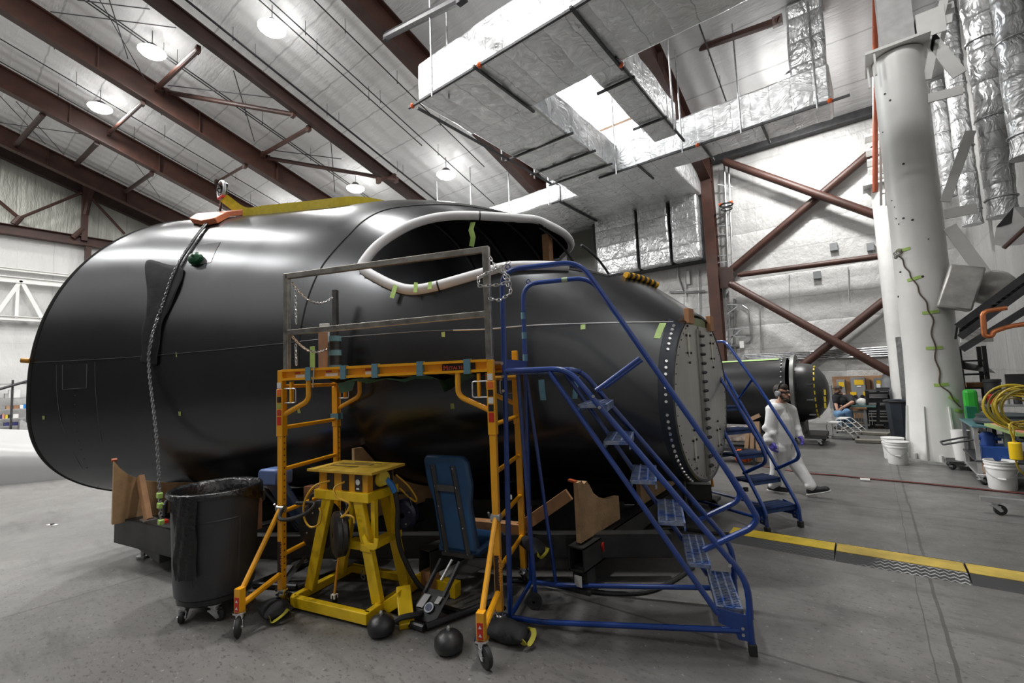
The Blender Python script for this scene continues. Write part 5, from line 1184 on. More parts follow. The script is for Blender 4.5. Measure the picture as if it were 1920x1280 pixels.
# blue adjustable work chairs
bv = mat('blue_vinyl', (.010, .055, .14), .42, var=.2, vs=5); lbv = mat('light_blue_vinyl', (.10, .16, .36), .4, var=.12, vs=6)
def workchair(label, base, ang, tilt, parts, pad_m, edge_m):
    t = thing('work_chair', label, 'chair', base, R(ang)); T = TF(base, R(ang))
    def q(fn, name, m, parent=None, **k): b = MB(T); fn(b); return b.build(name, m, parent or t, **k)
    return t, q
# chair at the centre: its back pad faces the camera
CA = -2.72
w0 = V(-2.78, 2.62, 0); ca = 12.
t, q = workchair('blue padded low work chair with its back tilted up, right of the yellow power stand', w0, ca, 0, None, bv, bv)
def padshape(n=28):
    pts = []
    for x, z in ((-.17, 0), (-.17, .30), (-.20, .42), (-.205, .58), (-.17, .62), (.17, .62), (.205, .58), (.20, .42), (.16, .30), (.15, 0)): pts.append((x, z))
    return pts
tl = R(15); c_, s_ = math.cos(tl), math.sin(tl)
padl = [V(x-.05-.06*(.6-z), -s_*z*-.0+.06+.26*z, .44+z*c_) for x, z in padshape()]
pad = q(lambda b: b.prism([V(x*1.12-.37*z+.055, .10+.22*z, .42+z*1.2) for x, z in padshape()], (0, .07, -.012)), 'back_pad', bv, bevel=.022)
for x in (-.10, .09):
    rl_ = q(lambda b: b.bar((x*1.1+.05, .085, .40), (x*1.1-.16, .205, 1.08), .038, .02), 'back_rail', blackpaint, smooth=False)
    q(lambda b: [b.cyl((x*1.1+.05-.21*f, .068+.12*f, .40+.68*f), (x*1.1+.05-.21*f, .08+.12*f, .40+.68*f), .009, n=6) for f in (.02, .3, .52, .75, .97)], 'screws', chrome, rl_)
q(lambda b: b.bar((-.205, .17, .90), (-.0, .17, .90), .02, .05), 'cross_plate', mat('dull_plate', (.10, .10, .105), .35, .7), smooth=False)
q(lambda b: b.bar((-.10, .09, .40), (.20, .09, .40), .04, .03), 'hinge_bar', dksteel, smooth=False)
q(lambda b: b.box((.03, .34, .42), (.40, .46, .07)), 'seat_pad', bv, bevel=.025)
for x in (-.09, .09): q(lambda b: b.bar((x, .05, .36), (x-.04, -.13, .16), .022, .03), 'lift_arm', dksteel, smooth=False)
q(lambda b: b.cyl((.0, .07, .36), (-.03, -.05, .24), .012, n=8), 'gas_strut', zinc)
bk = q(lambda b: b.prism([(-.13, -.12, .17), (.09, -.12, .17), (.05, -.26, .03), (-.19, -.26, .03)], (0, .02, .02)), 'base_plate', mat('slate_plate', (.06, .062, .065), .5), smooth=False)
q(lambda b: b.prism([(-.12, -.142, .165), (-.06, -.142, .165), (-.09, -.212, .095), (-.15, -.212, .095)], (0, -.003, .003)), 'instruction_label', mat('label_grey', (.42, .42, .43), .5), bk, smooth=False)
q(lambda b: b.prism([(.01, -.142, .165), (.05, -.142, .165), (.035, -.18, .127), (-.005, -.18, .127)], (0, -.003, .003)), 'instruction_label', MATS['label_grey'], bk, smooth=False)
q(lambda b: b.prism([(-.035+.04*math.cos(2*PI*k/20), -.205+.026*math.sin(2*PI*k/20), .103+.026*math.sin(2*PI*k/20)) for k in range(20)], (0, -.004, .004)), 'round_emblem', mat('emblem_white', (.5, .55, .62), .5), bk, smooth=False)
q(lambda b: b.prism([(-.035+.028*math.cos(2*PI*k/20), -.206+.018*math.sin(2*PI*k/20), .104+.018*math.sin(2*PI*k/20)) for k in range(20)], (0, -.006, .006)), 'round_emblem', mat('emblem_navy', (.03, .05, .12), .5), bk, smooth=False)
fr_ = [((-.42, -.30, .03), (.02, -.34, .03)), ((-.42, -.28, .03), (-.05, .25, .03)), ((.02, -.32, .03), (.32, .22, .03)), ((-.25, -.02, .03), (.17, -.06, .03))]
for p, r_ in fr_: q(lambda b: b.cyl(p, r_, .026, n=10), 'floor_tube', blackpaint)
# chair partly behind the scaffold post at the left
w1 = V(-4.42, 2.18, 0)
t, q = workchair('work chair with a pale blue headrest between trash can and scaffold', w1, 20., 0, None, lbv, lbv)
q(lambda b: b.prism([V(x*.78-.30+.0*z, .0, z) for x, z in ((-.15, .86), (-.16, .98), (-.13, 1.02), (.13, 1.02), (.16, .98), (.15, .86))], (.05, .16, .0)), 'head_pad', lbv, bevel=.02)
q(lambda b: b.prism([(-.45, .06, .93), (-.17, .0, .93), (.16, .06, .42), (-.06, .1, .42)], (.02, .06, .03)), 'back_pad', mat('navy_vinyl', (.012, .03, .075), .45), bevel=.02)
for dy in (0, .09): q(lambda b: b.bar((-.34, -.01+dy, .84), (.12, .03+dy, .42), .03, .02), 'back_rail', blackpaint, smooth=False)
q(lambda b: b.box((.28, .25, .42), (.4, .4, .07)), 'seat_pad', MATS['navy_vinyl'], bevel=.02)
for x in (.06, .19): q(lambda b: b.bar((x+.06, .06, .36), (x-.06, -.08, .16), .02, .03), 'lift_arm', dksteel, smooth=False)
bk = q(lambda b: b.prism([(.02, -.04, .2), (.18, -.04, .22), (.08, -.16, .03), (-.08, -.16, .03)], (0, .02, .02)), 'base_plate', MATS['slate_plate'], smooth=False)
q(lambda b: b.prism([(.02, -.072, .17), (.09, -.072, .18), (.03, -.142, .075), (-.04, -.142, .07)], (0, -.003, .003)), 'instruction_label', MATS['label_grey'], bk, smooth=False)
for p, r_ in (((-.25, -.2, .03), (.2, -.15, .03)), ((-.25, -.2, .03), (-.1, .35, .03)), ((.2, -.15, .03), (.4, .3, .03))): q(lambda b: b.cyl(p, r_, .025, n=10), 'floor_tube', blackpaint)
# ball weights and their bar, sandbags
def ball(px, py, label):
    c = atz(px, py); r = .075; t = thing('ball_weight', label, 'weight', c, group='black ball weights on the floor'); T = TF(c)
    b = MB(T); b.lathe((0, 0, 0), [(0, .0), (.065, .0), (.092, .02), (.100, .05), (.095, .085), (.07, .115), (.035, .132), (.018, .136), (0, .137)], 24); b.build('ball', mat('ball_black', (.02, .02, .022), .4, var=.2, bump=.1, bs=30), t)
    b = MB(T); b.cyl((0, 0, .13), (0, 0, .15), .013, n=8); b.sphere((0, 0, .155), .011, 8); b.build('lifting_eye', zinc, t)
ball(715, 1188, 'black ball weight below the yellow stand corner'); ball(842, 1220, 'black ball weight beside the front scaffold wheel')
pts = smooth_path([atz(735, 1168, .06), atz(752, 1158, .09), atz(780, 1152, .08), atz(800, 1145, .04), atz(826, 1122, .03), atz(848, 1106, .03)], 5)
b = MB(); b.tube(pts, .022, 8); tag(b.build('rubber_hose', blackr), 'thick black rubber hose leading to the ball weight by the yellow stand', 'hose')
def sandbag(c, yaw, lx, ly, h, label, strap):
    t = thing('sandbag', label, 'sandbag', c, yaw, 'black sandbags on the floor'); T = TF(c, yaw); vs, fs = [], []; n, m_ = 14, 16
    rn = random.Random(int(abs(c[0])*100))
    for i in range(n+1):
        u = -1+2*i/n; k = (1-abs(u)**5)**.5 if abs(u) < 1 else 0.
        for j in range(m_):
            a = 2*PI*j/m_; y = math.cos(a)*ly/2*(.82+.18*k); z = h/2+math.sin(a)*h/2*(max(.12, k))*(1+.18*math.sin(u*5+1)); vs.append((u*lx/2, y+rn.uniform(-.006, .006), max(.004, z+rn.uniform(-.005, .005))))
    for i in range(n):
        for j in range(m_): fs.append((i*m_+j, i*m_+(j+1) % m_, (i+1)*m_+(j+1) % m_, (i+1)*m_+j))
    fs += [tuple(range(m_-1, -1, -1)), tuple(n*m_+j for j in range(m_))]
    b = MB(T); b.add(vs, fs); o = b.build('bag', mat('bag_black', (.018, .018, .02), .75, var=.2, bump=.25, bs=80), t, angle=80); md = o.modifiers.new('s', 'SUBSURF'); md.levels = md.render_levels = 1
    b = MB(T); b.flat(smooth_path([(lx*.42, ly*.3, h*.5), (lx*.56, ly*.2, h*.75), (lx*.64, 0, h*.6), (lx*.58, -ly*.3, h*.3), (lx*.40, -ly*.35, h*.5)], 5), .004, .035, up=(1, 0, 0)); b.build('strap', mat('yellow_strap', (.40, .36, .03), .6), t)
    return t
sandbag(atz(515, 1152), R(-8), .30, .22, .10, 'black sandbag with yellow strap behind the left scaffold wheel', 1)
sandbag(atz(948, 1200), R(12), .34, .18, .13, 'black sandbag with yellow strap behind the front scaffold wheel', 1)
sbp = atz(1000, 1045, .42)
t = sandbag(V(-2.36, 3.22, .33), R(-25), .34, .14, .12, 'black sandbag draped over the lower scaffold rung by the ladder', 1)
# floor cords
def cord(pts, r, m, label, cat='hose', name='floor_hose', n=6):
    b = MB(); b.tube(smooth_path(pts, n), r, 8); return tag(b.build(name, m), label, cat)
cord([atz(x, y, .018) for x, y in ((1300, 1062), (1262, 1088), (1215, 1108), (1150, 1112), (1075, 1103), (1020, 1092), (960, 1088))], .018, blackr, 'black hose curving over the floor under the tall ladder')
cord([atz(x, y, .014) for x, y in ((1400, 1000), (1340, 1000), (1300, 994), (1250, 990), (1180, 1000))], .02, blackr, 'black cable leaving the end of the floor cable ramp')
cord([atz(x, y, .013) for x, y in ((1420, 872), (1510, 886), (1570, 891), (1640, 898), (1720, 905), (1800, 913), (1930, 926))], .013, mat('dark_red_hose', (.12, .03, .025), .5), 'long thin red hose across the open floor')
b = MB(); c = atz(1622, 899, .02); b.cyl(c-V(.06, 0, 0), c+V(.06, 0, 0), .022, n=8); tag(b.build('hose_coupling', paper), 'white coupling on the thin red floor hose', 'coupling')
# cable ramps: black treaded base with a yellow lid, in a row along the floor
def ramp_mat(name, hi):
    m, N, L, b = node_mat(name); tc = N.new('ShaderNodeTexCoord'); s = N.new('ShaderNodeSeparateXYZ'); L.new(tc.outputs['Object'], s.inputs[0])
    zig = mth(N, L, 'MULTIPLY', mth(N, L, 'PINGPONG', s.outputs[0], .03), .7); p = seam_mask(N, L, mth(N, L, 'ADD', s.outputs[1], zig), .036, .012)
    n = noise(N, L, tc.outputs['Object'], 3, 4); w = mth(N, L, 'MULTIPLY', p, ramp(N, L, n, .45, .62))
    L.new(mixc(N, L, w, (.03, .03, .031), hi), b.inputs['Base Color']); b.inputs['Roughness'].default_value = .6; bumped(N, L, b, p, .6, .01); return m
tm0 = ramp_mat('ramp_tread', (.07, .07, .07)); tm1 = ramp_mat('ramp_tread_worn', (.42, .42, .42))
cm1 = mat('ramp_rubber', (.035, .035, .036), .6, var=.4, vs=30, bump=.2, bs=40); ylid = mat('ramp_yellow', (.62, .44, .03), .55, var=.2, vs=7)
ylid2 = mat('ramp_yellow_dull', (.50, .36, .07), .6, var=.25, vs=6)
xs_ = [atz(px, py).x for px, py in ((1366, 1008), (1568, 1035), (1806, 1062), (1925, 1078))]
yF = atz(1560, 1043).y; y0_ = atz(1860, 1092).y
RW = .44; yc0 = 5.27
for i in range(4):
    xa = [xs_[0], xs_[1], xs_[2], xs_[2]+(xs_[2]-xs_[1])][i]; xb_ = [xs_[1], xs_[2], xs_[2]+(xs_[2]-xs_[1]), XR-.1][i]
    if xb_-xa < .1: continue
    t = thing('cable_ramp', ['bright yellow and black floor cable ramp nearest the shorter ladder', 'middle yellow and black floor cable ramp with worn white tread', 'yellow and black floor cable ramp at the right picture edge', 'floor cable ramp out of the picture on the right'][i], 'cable ramp', ((xa+xb_)/2, yc0+.2, 0), group='row of floor cable ramps')
    b = MB(); b.prism([(xa+.006, yc0-.02, 0), (xa+.006, yc0+RW, 0), (xa+.006, yc0+RW-.07, .05), (xa+.006, yc0+.10, .05)], (xb_-xa-.012, 0, 0)); base = b.build('rubber_base', tm1 if i == 1 else tm0, t, smooth=False)
    b = MB(); b.span((xa+.008, yc0+.115, .045), (xb_-.008, yc0+RW-.10, .057)); b.build('lid', ylid if i == 0 else ylid2, t, bevel=.004, smooth=False)
# ================================================================== people
def bake(o, mods):
    for ty, kw in mods:
        md = o.modifiers.new('m', ty)
        for k, v in kw.items(): setattr(md, k, v)
    bpy.context.view_layer.update()
    me = bpy.data.meshes.new_from_object(o.evaluated_get(bpy.context.evaluated_depsgraph_get()))
    o.modifiers.clear(); ms = list(o.data.materials); old = o.data; o.data = me; bpy.data.meshes.remove(old)
    me.materials.clear()
    for m in ms: me.materials.append(m)
    me.polygons.foreach_set('use_smooth', [True]*len(me.polygons)); me.update(); return o
def capsule(b, p, q, r0, r1, n=12):
    p, q = V(p), V(q); d = (q-p); L_ = d.length
    if L_ < 1e-5: b.sphere(p, r0, n); return
    d.normalize(); pts = []; rs = []
    for a in (-90, -60, -30, 0): pts.append(p+d*r0*math.sin(R(a))); rs.append(max(.001, r0*math.cos(R(a))))
    for a in (0, 30, 60, 90): pts.append(q+d*r1*math.sin(R(a))); rs.append(max(.001, r1*math.cos(R(a))))
    b.tube(pts, rs, n)
def body(name, caps, m, parent, voxel=.012, smooth=6, balls=()):
    b = MB()
    for c in caps:
        if len(c) == 4: capsule(b, *c)
    for c, r, sc_ in balls: b.sphere(c, r, 14, sc_)
    o = b.build(name, m, parent)
    return bake(o, [('REMESH', dict(mode='VOXEL', voxel_size=voxel)), ('SMOOTH', dict(factor=.5, iterations=smooth))])
def hand(wrist, d, side, curl, s=1.):
    """palm with four fingers and a thumb as capsules; d = finger direction, side = thumb side, curl = bend direction"""
    d, side, curl = V(d).normalized(), V(side).normalized(), V(curl).normalized(); w_ = V(wrist); c = []
    for k, o_ in enumerate((-.030, -.010, .010, .030)):
        c.append((w_+side*o_*.6*s, w_+d*.085*s+side*o_*s, .016*s, .014*s))
        b0 = w_+d*.085*s+side*o_*s; L_ = (.058, .070, .075, .066)[k]*s
        b1 = b0+(d*.85+curl*.5).normalized()*L_*.55; b2 = b1+(d*.45+curl*.9).normalized()*L_*.5
        c += [(b0, b1, .0115*s, .0105*s), (b1, b2, .0105*s, .008*s)]
    t0 = w_+d*.025*s+side*.028*s; t1 = t0+(d*.6+side*.8).normalized()*.045*s; t2 = t1+(d*.95+side*.2+curl*.3).normalized()*.035*s
    c += [(t0, t1, .016*s, .013*s), (t1, t2, .013*s, .009*s)]
    return c
def head(c, f, up, s=1.):
    """skin capsules / balls of a head looking along f"""
    f, up = V(f).normalized(), V(up).normalized(); r_ = f.cross(up).normalized(); c = V(c); caps, balls = [], []
    balls.append((c+up*.03*s-f*.012*s, .092*s, (.86, .86, 1.0)))
    caps.append((c-up*.03*s+f*.025*s, c-up*.085*s+f*.055*s, .058*s, .034*s))
    caps.append((c+f*.082*s+up*.018*s, c+f*.108*s-up*.022*s, .010*s, .016*s))     # nose
    caps.append((c+f*.078*s-up*.058*s-r_*.018*s, c+f*.078*s-up*.058*s+r_*.018*s, .012*s, .012*s))   # mouth
    for k in (-1, 1):
        caps.append((c+f*.074*s+up*.022*s+r_*k*.030*s, c+f*.07*s+up*.02*s+r_*k*.038*s, .012*s, .011*s))   # eye / cheek
        caps.append((c+r_*k*.083*s+up*.012*s-f*.005*s, c+r_*k*.087*s-up*.022*s-f*.003*s, .017*s, .012*s))  # ear
    return caps, balls, r_
def walker():
    Y = 7.7
    A = lambda px, py, y=Y: aty(px, py, y)
    hd = A(1467, 737, 7.62); loc = V(hd.x, 7.66, 0)
    t = thing('person', 'person walking in white hooded coverall, purple gloves, earmuffs and black shoes', 'person', loc)
    f = V(.80, -.60, 0).normalized(); r_ = V(f.y, -f.x, 0)
    neck, chest, pel = A(1464, 757, 7.66), A(1463, 785, 7.68), A(1468, 836, 7.68)
    rs, ls = A(1448, 768, 7.52), A(1483, 769, 7.84)
    re_, rw = A(1443, 800, 7.48), A(1446, 828, 7.42)
    le, lw = A(1491, 798, 7.88), A(1500, 818, 7.76)
    rh, lh = pel+r_*.09-V(0, 0, .03), pel-r_*.09-V(0, 0, .03)
    rk, ra = A(1458, 880, 7.66), A(1451, 912, 7.74)
    lk, la = A(1494, 872, 7.70), A(1522, 913, 7.60)
    ra.z = max(ra.z, .085); la.z = max(la.z, .10)
    hc, hb, hr = head(hd, (f*1+V(.25, 0, -.10)), (0, 0, 1), .98)
    rd = (rw-re_).normalized(); ldv = (lw-le).normalized()
    caps = hc+[(hd-V(0, 0, .06), neck-V(0, 0, .03), .058, .062), (neck, chest, .08, .13), (chest, pel, .13, .12), (neck, rs, .07, .06), (neck, ls, .07, .06),
        (rs, re_, .055, .044), (re_, rw, .042, .030), (ls, le, .055, .044), (le, lw, .042, .030), (rh, rk, .085, .06), (rk, ra, .058, .04), (lh, lk, .085, .06), (lk, la, .058, .04)]
    caps += hand(rw, rd, f, -r_*1+f*.3, 1.0)+hand(lw, ldv, f*.6+r_*.4, f*.2+r_, 1.0)
    body('body', caps, skin, t, .0075, 3, hb)
    # coverall: loose, with a hood bunched behind the neck
    cv = mat('white_coverall', (.86, .86, .86), .65, var=.05, vs=5, bump=.35, bs=9)
    cc_ = [(neck+V(0, 0, -.03), chest, .095, .165), (chest, pel+V(0, 0, .05), .168, .155), (pel+V(0, 0, .05), pel-V(0, 0, .07), .158, .13), (neck-V(0, 0, .045), rs, .095, .083), (neck-V(0, 0, .045), ls, .095, .083),
        (rs, re_, .082, .07), (re_, rw-rd*.01, .07, .047), (ls, le, .082, .07), (le, lw-ldv*.01, .07, .047), (rh, rk, .125, .095), (rk, ra+V(0, 0, .0), .095, .068), (lh, lk, .125, .095), (lk, la+V(0, 0, .01), .096, .068),
        (neck-f*.085+r_*.06+V(0, 0, .01), neck-f*.085-r_*.06+V(0, 0, .01), .06, .06), (neck-f*.10-V(0, 0, .07), neck-f*.10-V(0, 0, .07)+r_*.01, .075, .075), (rs-f*.02, ls-f*.02, .08, .08)]
    for (a, c, n_) in ((lh, lk, 4), (lk, la, 5), (rk, ra, 4), (re_, rw, 4), (le, lw, 3), (rs, re_, 3), (chest, pel, 4)):
        for k in range(n_):
            p = a.lerp(c, (k+.5)/n_); rr = {4: .098, 5: .083, 3: .076}[n_] if (a, c) != (chest, pel) else .163
            s = V(random.uniform(-1, 1), random.uniform(-1, 1), random.uniform(-.4, .4)).normalized()
            cc_.append((p-s*rr*.5, p+s*rr*.42+V(0, 0, -.04), rr*.55, rr*.48))
    body('coverall', cc_, cv, t, .012, 4)
    z0, z1 = neck+f*.10-V(0, 0, .05), pel+f*.16
    b = MB(); b.tube(smooth_path([neck+f*.095-V(0, 0, .04), chest+f*.172, pel+f*.163+V(0, 0, .06), pel+f*.135-V(0, 0, .03)], 5), .005, 6); b.build('zip', mat('zip_grey', (.55, .55, .56), .4), t)
    gm = mat('purple_glove', (.09, .07, .45), .45, var=.12, vs=20)
    for w_, d_, sd, cu in ((rw, rd, f, -r_+f*.3), (lw, ldv, f*.6+r_*.4, f*.2+r_)):
        hcaps = [(p, q, r0+.005, r1+.005) for p, q, r0, r1 in hand(w_, d_, sd, cu, 1.02)]+[(w_-d_*.05, w_+d_*.01, .047, .036)]
        body('glove', hcaps, gm, t, .006, 2)
    sm_ = mat('black_shoe', (.02, .02, .022), .6)
    for a, dr, toe, nm in ((ra, V(.97, -.2, 0), 0., 'r'), (la, V(.95, -.1, .30), .3, 'l')):
        dr = dr.normalized(); up = V(0, 0, 1) if toe == 0 else V(-.3, .03, .95)
        base = a-up*(.085)
        o = body('shoe', [(a-dr*.045-up*.05, a+dr*.16-up*.055, .046, .042), (a-up*.01-dr*.01, a+dr*.06-up*.04, .05, .044)], sm_, t, .009, 3)
        b = MB(); b.flat([a-dr*.095-up*.083, a+dr*.1-up*.088, a+dr*.205-up*.083], .085, .02, up=up); b.build('sole', mat('sole_white', (.6, .6, .58), .6), o, bevel=.006)
        b = MB()
        for k in range(3): s_ = dr.cross(up).normalized(); c_ = a+dr*(.03+.03*k)-up*(.0+.016*k); b.tube([c_-s_*.03, c_+up*.018, c_+s_*.03], .004, 5)
        b.build('laces', paper if False else blackr, o)
    u = V(0, 0, 1); hf = (f+V(.25, 0, -.1)).normalized()
    body('hair', [(hd+u*.055-hf*.035, hd+u*.088+hf*.028, .088, .056), (hd-hf*.06+u*.03, hd-hf*.062-u*.03, .07, .055), (hd+u*.09+hf*.01, hd+u*.08-hf*.04, .05, .05)], hairm, t, .009, 2)
    body('beard', [(hd+hf*.058-u*.088-hr*.03, hd+hf*.058-u*.088+hr*.03, .030, .030), (hd+hf*.03-u*.06-hr*.058, hd+hf*.005-u*.005-hr*.074, .022, .014), (hd+hf*.03-u*.06+hr*.058, hd+hf*.005-u*.005+hr*.074, .022, .014), (hd+hf*.092-u*.045-hr*.02, hd+hf*.092-u*.045+hr*.02, .009, .009)], hairm, t, .007, 2)
    b = MB(); b.flat(smooth_path([hd-hr*.095+hf*.0+u*.02, hd-hr*.06+hf*.078+u*.022, hd+hf*.095+u*.02, hd+hr*.06+hf*.078+u*.022, hd+hr*.095+u*.02], 5), .006, .030, up=(0, 0, 1)); b.build('safety_glasses', mat('dark_lens', (.03, .02, .02), .12), t)
    em = MB(); em.tube([hd+hr*.10*math.cos(a)+u*(.02+.125*math.sin(a)) for a in np.linspace(0, PI, 14)], .011, 8); e_ = em.build('earmuff_band', blackp, t)
    for k in (-1, 1): b = MB(); b.lathe(hd+hr*k*.088+u*.0, [(0, .035), (.03, .033), (.042, .02), (.044, 0), (.036, -.012), (0, -.012)], 18, axis=hr*k); b.build('ear_cup', mat('cup_grey', (.30, .30, .31), .4), t)
walker()
def leaner():
    Y = 16.1
    A = lambda px, py, y=Y: aty(px, py, y)
    hd = A(1572, 731, 16.0); loc = V(hd.x+.1, 16.1, 0); t = thing('person', 'person in black t-shirt, cap and blue jeans perched on a dark stool by the workbench', 'person', loc)
    f = V(-.75, -.66, 0).normalized(); r_ = V(f.y, -f.x, 0)
    neck, chest, pel = A(1575, 740, 16.05), A(1578, 752, 16.1), A(1580, 775, 16.2)
    rs, ls = A(1586, 745, 16.25)-r_*0, A(1568, 744, 15.9)
    rs = chest-r_*.22+V(0, 0, .12); ls = chest+r_*.22+V(0, 0, .12)
    le, lw = A(1598, 754, 15.75), A(1582, 763, 15.7); re2, rw2 = A(1567, 756, 15.9), A(1570, 768, 15.8)
    near, farS = (V(A(1594, 745, 16.0)), V(A(1567, 744, 15.95)))
    k1, a1_ = A(1588, 772, 15.7), A(1592, 796, 15.75); k2, a2_ = A(1574, 776, 15.6), A(1576, 797, 15.7)
    a1_.z = max(a1_.z, .10); a2_.z = max(a2_.z, .10)
    hc, hb, hr = head(hd, f, (0, 0, 1), 1.05)
    h1, h2 = pel+V(.1, -.02, 0), pel+V(-.1, -.08, 0)
    caps = hc+[(hd-V(0, 0, .06), neck, .06, .065), (neck, chest, .1, .16), (chest, pel, .17, .16), (near, le, .06, .05), (le, lw, .048, .034), (farS, re2, .06, .05), (re2, rw2, .048, .034), (neck, near, .08, .065), (neck, farS, .08, .065),
        (h1, k1, .1, .075), (k1, a1_, .07, .05), (h2, k2, .1, .075), (k2, a2_, .07, .05)]
    caps += hand(lw, (lw-le), (0, 0, 1), (-.4, .4, -.6))+hand(rw2, (rw2-re2), (.5, -.3, 0), (0, .3, -.2))
    body('body', caps, skin, t, .010, 2, hb)
    tm_ = mat('black_tshirt', (.013, .013, .015), .8)
    o = body('t_shirt', [(neck-V(0, 0, .04), chest, .12, .2), (chest, pel+V(0, 0, .02), .205, .2), (near, near.lerp(le, .75), .095, .08), (farS, farS.lerp(re2, .7), .095, .08), (neck-V(0, 0, .05), near, .1, .09), (neck-V(0, 0, .05), farS, .1, .09)], tm_, t, .016, 3)
    p = chest+f*.20+V(0, 0, .05); 
    b = MB(); s = f.cross(V(0, 0, 1)).normalized()
    for k, (w_, z) in enumerate(((.16, .06), (.11, .02))): b.bar(p-s*w_/2+V(0, 0, z-.02), p+s*w_/2+V(0, 0, z-.02), .03, .022)
    b.build('shirt_print', mat('print_grey', (.35, .28, .28), .6), o, smooth=False)
    body('jeans', [(pel+V(0, 0, .02), pel-V(0, 0, .05), .18, .17), (h1, k1, .125, .1), (k1, a1_, .1, .075), (h2, k2, .125, .1), (k2, a2_, .1, .075)], mat('blue_jeans', (.13, .25, .42), .75, var=.2, vs=8), t, .014, 3)
    for a in (a1_, a2_): body('shoe', [(a-f*.03-V(0, 0, .05), a+f*.16-V(0, 0, .06), .05, .043)], blackr, t, .012, 2)
    cpm = mat('dark_cap', (.05, .04, .03), .7)
    b = MB(); b.lathe(hd+V(0, 0, .04), [(.103, 0), (.1, .04), (.07, .075), (.0, .09)], 20); b.prism([hd+V(0, 0, .042)+f*.07+s*.08, hd+V(0, 0, .04)+f*.18+s*.05, hd+V(0, 0, .04)+f*.18-s*.05, hd+V(0, 0, .042)+f*.07-s*.08], (0, 0, .012)); b.build('cap', cpm, t)
    body('beard', [(hd+f*.065-V(0, 0, .085)-s*.03, hd+f*.065-V(0, 0, .085)+s*.03, .036, .036), (hd+f*.02-V(0, 0, .05)-s*.065, hd-s*.08, .022, .014), (hd+f*.02-V(0, 0, .05)+s*.065, hd+s*.08, .022, .014)], hairm, t, .010, 2)
    sx_, sy_ = pel.x+.02, pel.y+.02; zt = pel.z-.17
    t2 = thing('stool', 'dark padded work stool under the seated person', 'stool', (sx_, sy_, 0)); T2 = TF((sx_, sy_, 0))
    b = MB(T2); b.lathe((0, 0, zt-.07), [(0, 0), (.19, 0), (.2, .02), (.2, .05), (.17, .07), (0, .07)], 24); b.build('seat', blackp, t2)
    for k in range(4): a = PI/4+k*PI/2; b = MB(T2); b.cyl((.12*math.cos(a), .12*math.sin(a), zt-.07), (.2*math.cos(a), .2*math.sin(a), 0), .016, n=8); b.build('leg', dksteel, t2)
    b = MB(T2); b.torus((0, 0, .2), .185, .012, 24, 6); b.build('foot_ring', dksteel, t2)
leaner()
# ================================================================== second hull and the far wall workshop
yc = 12.9; K = yc/10.
cz = (aty(1490, 668, yc).z+aty(1490, 800, yc).z)/2; Rb = (aty(1490, 668, yc).z-aty(1490, 800, yc).z)/2; xb2 = aty(1493, 735, yc).x
h2 = thing('parked_nose_hull', 'second black composite hull with a rounded nose cone parked near the far wall', 'aircraft hull', (xb2-1.5, yc, cz-Rb))
hb2 = mat('black_composite_far', (.014, .014, .015), .38, var=.3, vs=2)
def lx(prof, nm, m, par=None, n=48): b = MB(); b.lathe((xb2, yc, cz), [(r, x) for r, x in prof], n, axis=(1, 0, 0)); return b.build(nm, m, par or h2)
lx([(.0, -5.), (Rb*.93, -5.), (Rb*.97, -2.5), (Rb*.97, -.12)], 'shell', hb2)
fl_ = lx([(Rb*.9, -.03), (Rb*1.05, -.03), (Rb*1.05, .045), (Rb*.7, .05)], 'flange', mat('flange_metal', (.25, .25, .24), .4, .75, var=.3, vs=6))
for k in range(40):
    a = 2*PI*k/40; b = MB(); c = V(xb2-.2, yc+Rb*.985*math.cos(a), cz+Rb*.985*math.sin(a)); n_ = V(0, math.cos(a), math.sin(a)); b.cyl(c, c+n_*.02, .02, n=6); b.build('bolt', zinc, fl_)
    if k % 2 == 0: c = V(xb2+.06, yc+Rb*.88*math.cos(a), cz+Rb*.88*math.sin(a)); b = MB(); b.cyl(c, c+V(.02, 0, 0), .015, n=6); b.build('bolt', dksteel, fl_)
Rn = Rb*.80; Ln = (aty(1556, 740, yc).x-xb2)
lx([(Rn, .05), (Rn*1.0, Ln*.25), (Rn*.95, Ln*.5), (Rn*.8, Ln*.72), (Rn*.55, Ln*.9), (Rn*.3, Ln*.98), (0, Ln)], 'nose_cone', hb2)
lm = mat('lime_tape', (.45, .68, .25), .6)
b = MB(); S0 = R(112); p0, p1 = aty(1358, 683, yc-.2), aty(1472, 681, yc-.2); 
b.add([(xb2-3.0, yc-Rb*.975*math.sin(R(12)), cz+Rb*.975*math.cos(R(12))), (xb2-.28, yc-Rb*.985*math.sin(R(12)), cz+Rb*.985*math.cos(R(12))), (xb2-.28, yc-Rb*.985*math.sin(R(20)), cz+Rb*.985*math.cos(R(20))), (xb2-3.0, yc-Rb*.975*math.sin(R(20)), cz+Rb*.975*math.cos(R(20)))], [(0, 1, 2, 3)]); b.build('tape_line', lm, h2)
for px, py in ((1517, 720), (1519, 749), (1524, 777)):
    c = aty(px, py, yc-Rn*.9); b = MB(); b.box(c, (.13, .06, .03)); b.build('latch', chrome, h2)
for py in (735, 748, 760): c = aty(1545+random.uniform(-3, 3), py, yc-Rn*.72); b = MB(); b.box(c, (.04, .02, .12)); b.build('tape_tag', mat('tag_yellow', (.7, .55, .05), .5), h2)
b = MB()
for k in range(24): a = 2*PI*k/24; b.box((xb2+Ln*.63, yc+Rn*.88*math.cos(a), cz+Rn*.88*math.sin(a)), (.025, .03, .08), rot=Matrix.Rotation(a, 3, 'X'))
b.build('yellow_tape_ring', MATS['tag_yellow'], h2)
t = thing('nose_trolley', 'low dark trolley carrying the second hull nose', 'trolley', (xb2, yc, 0))
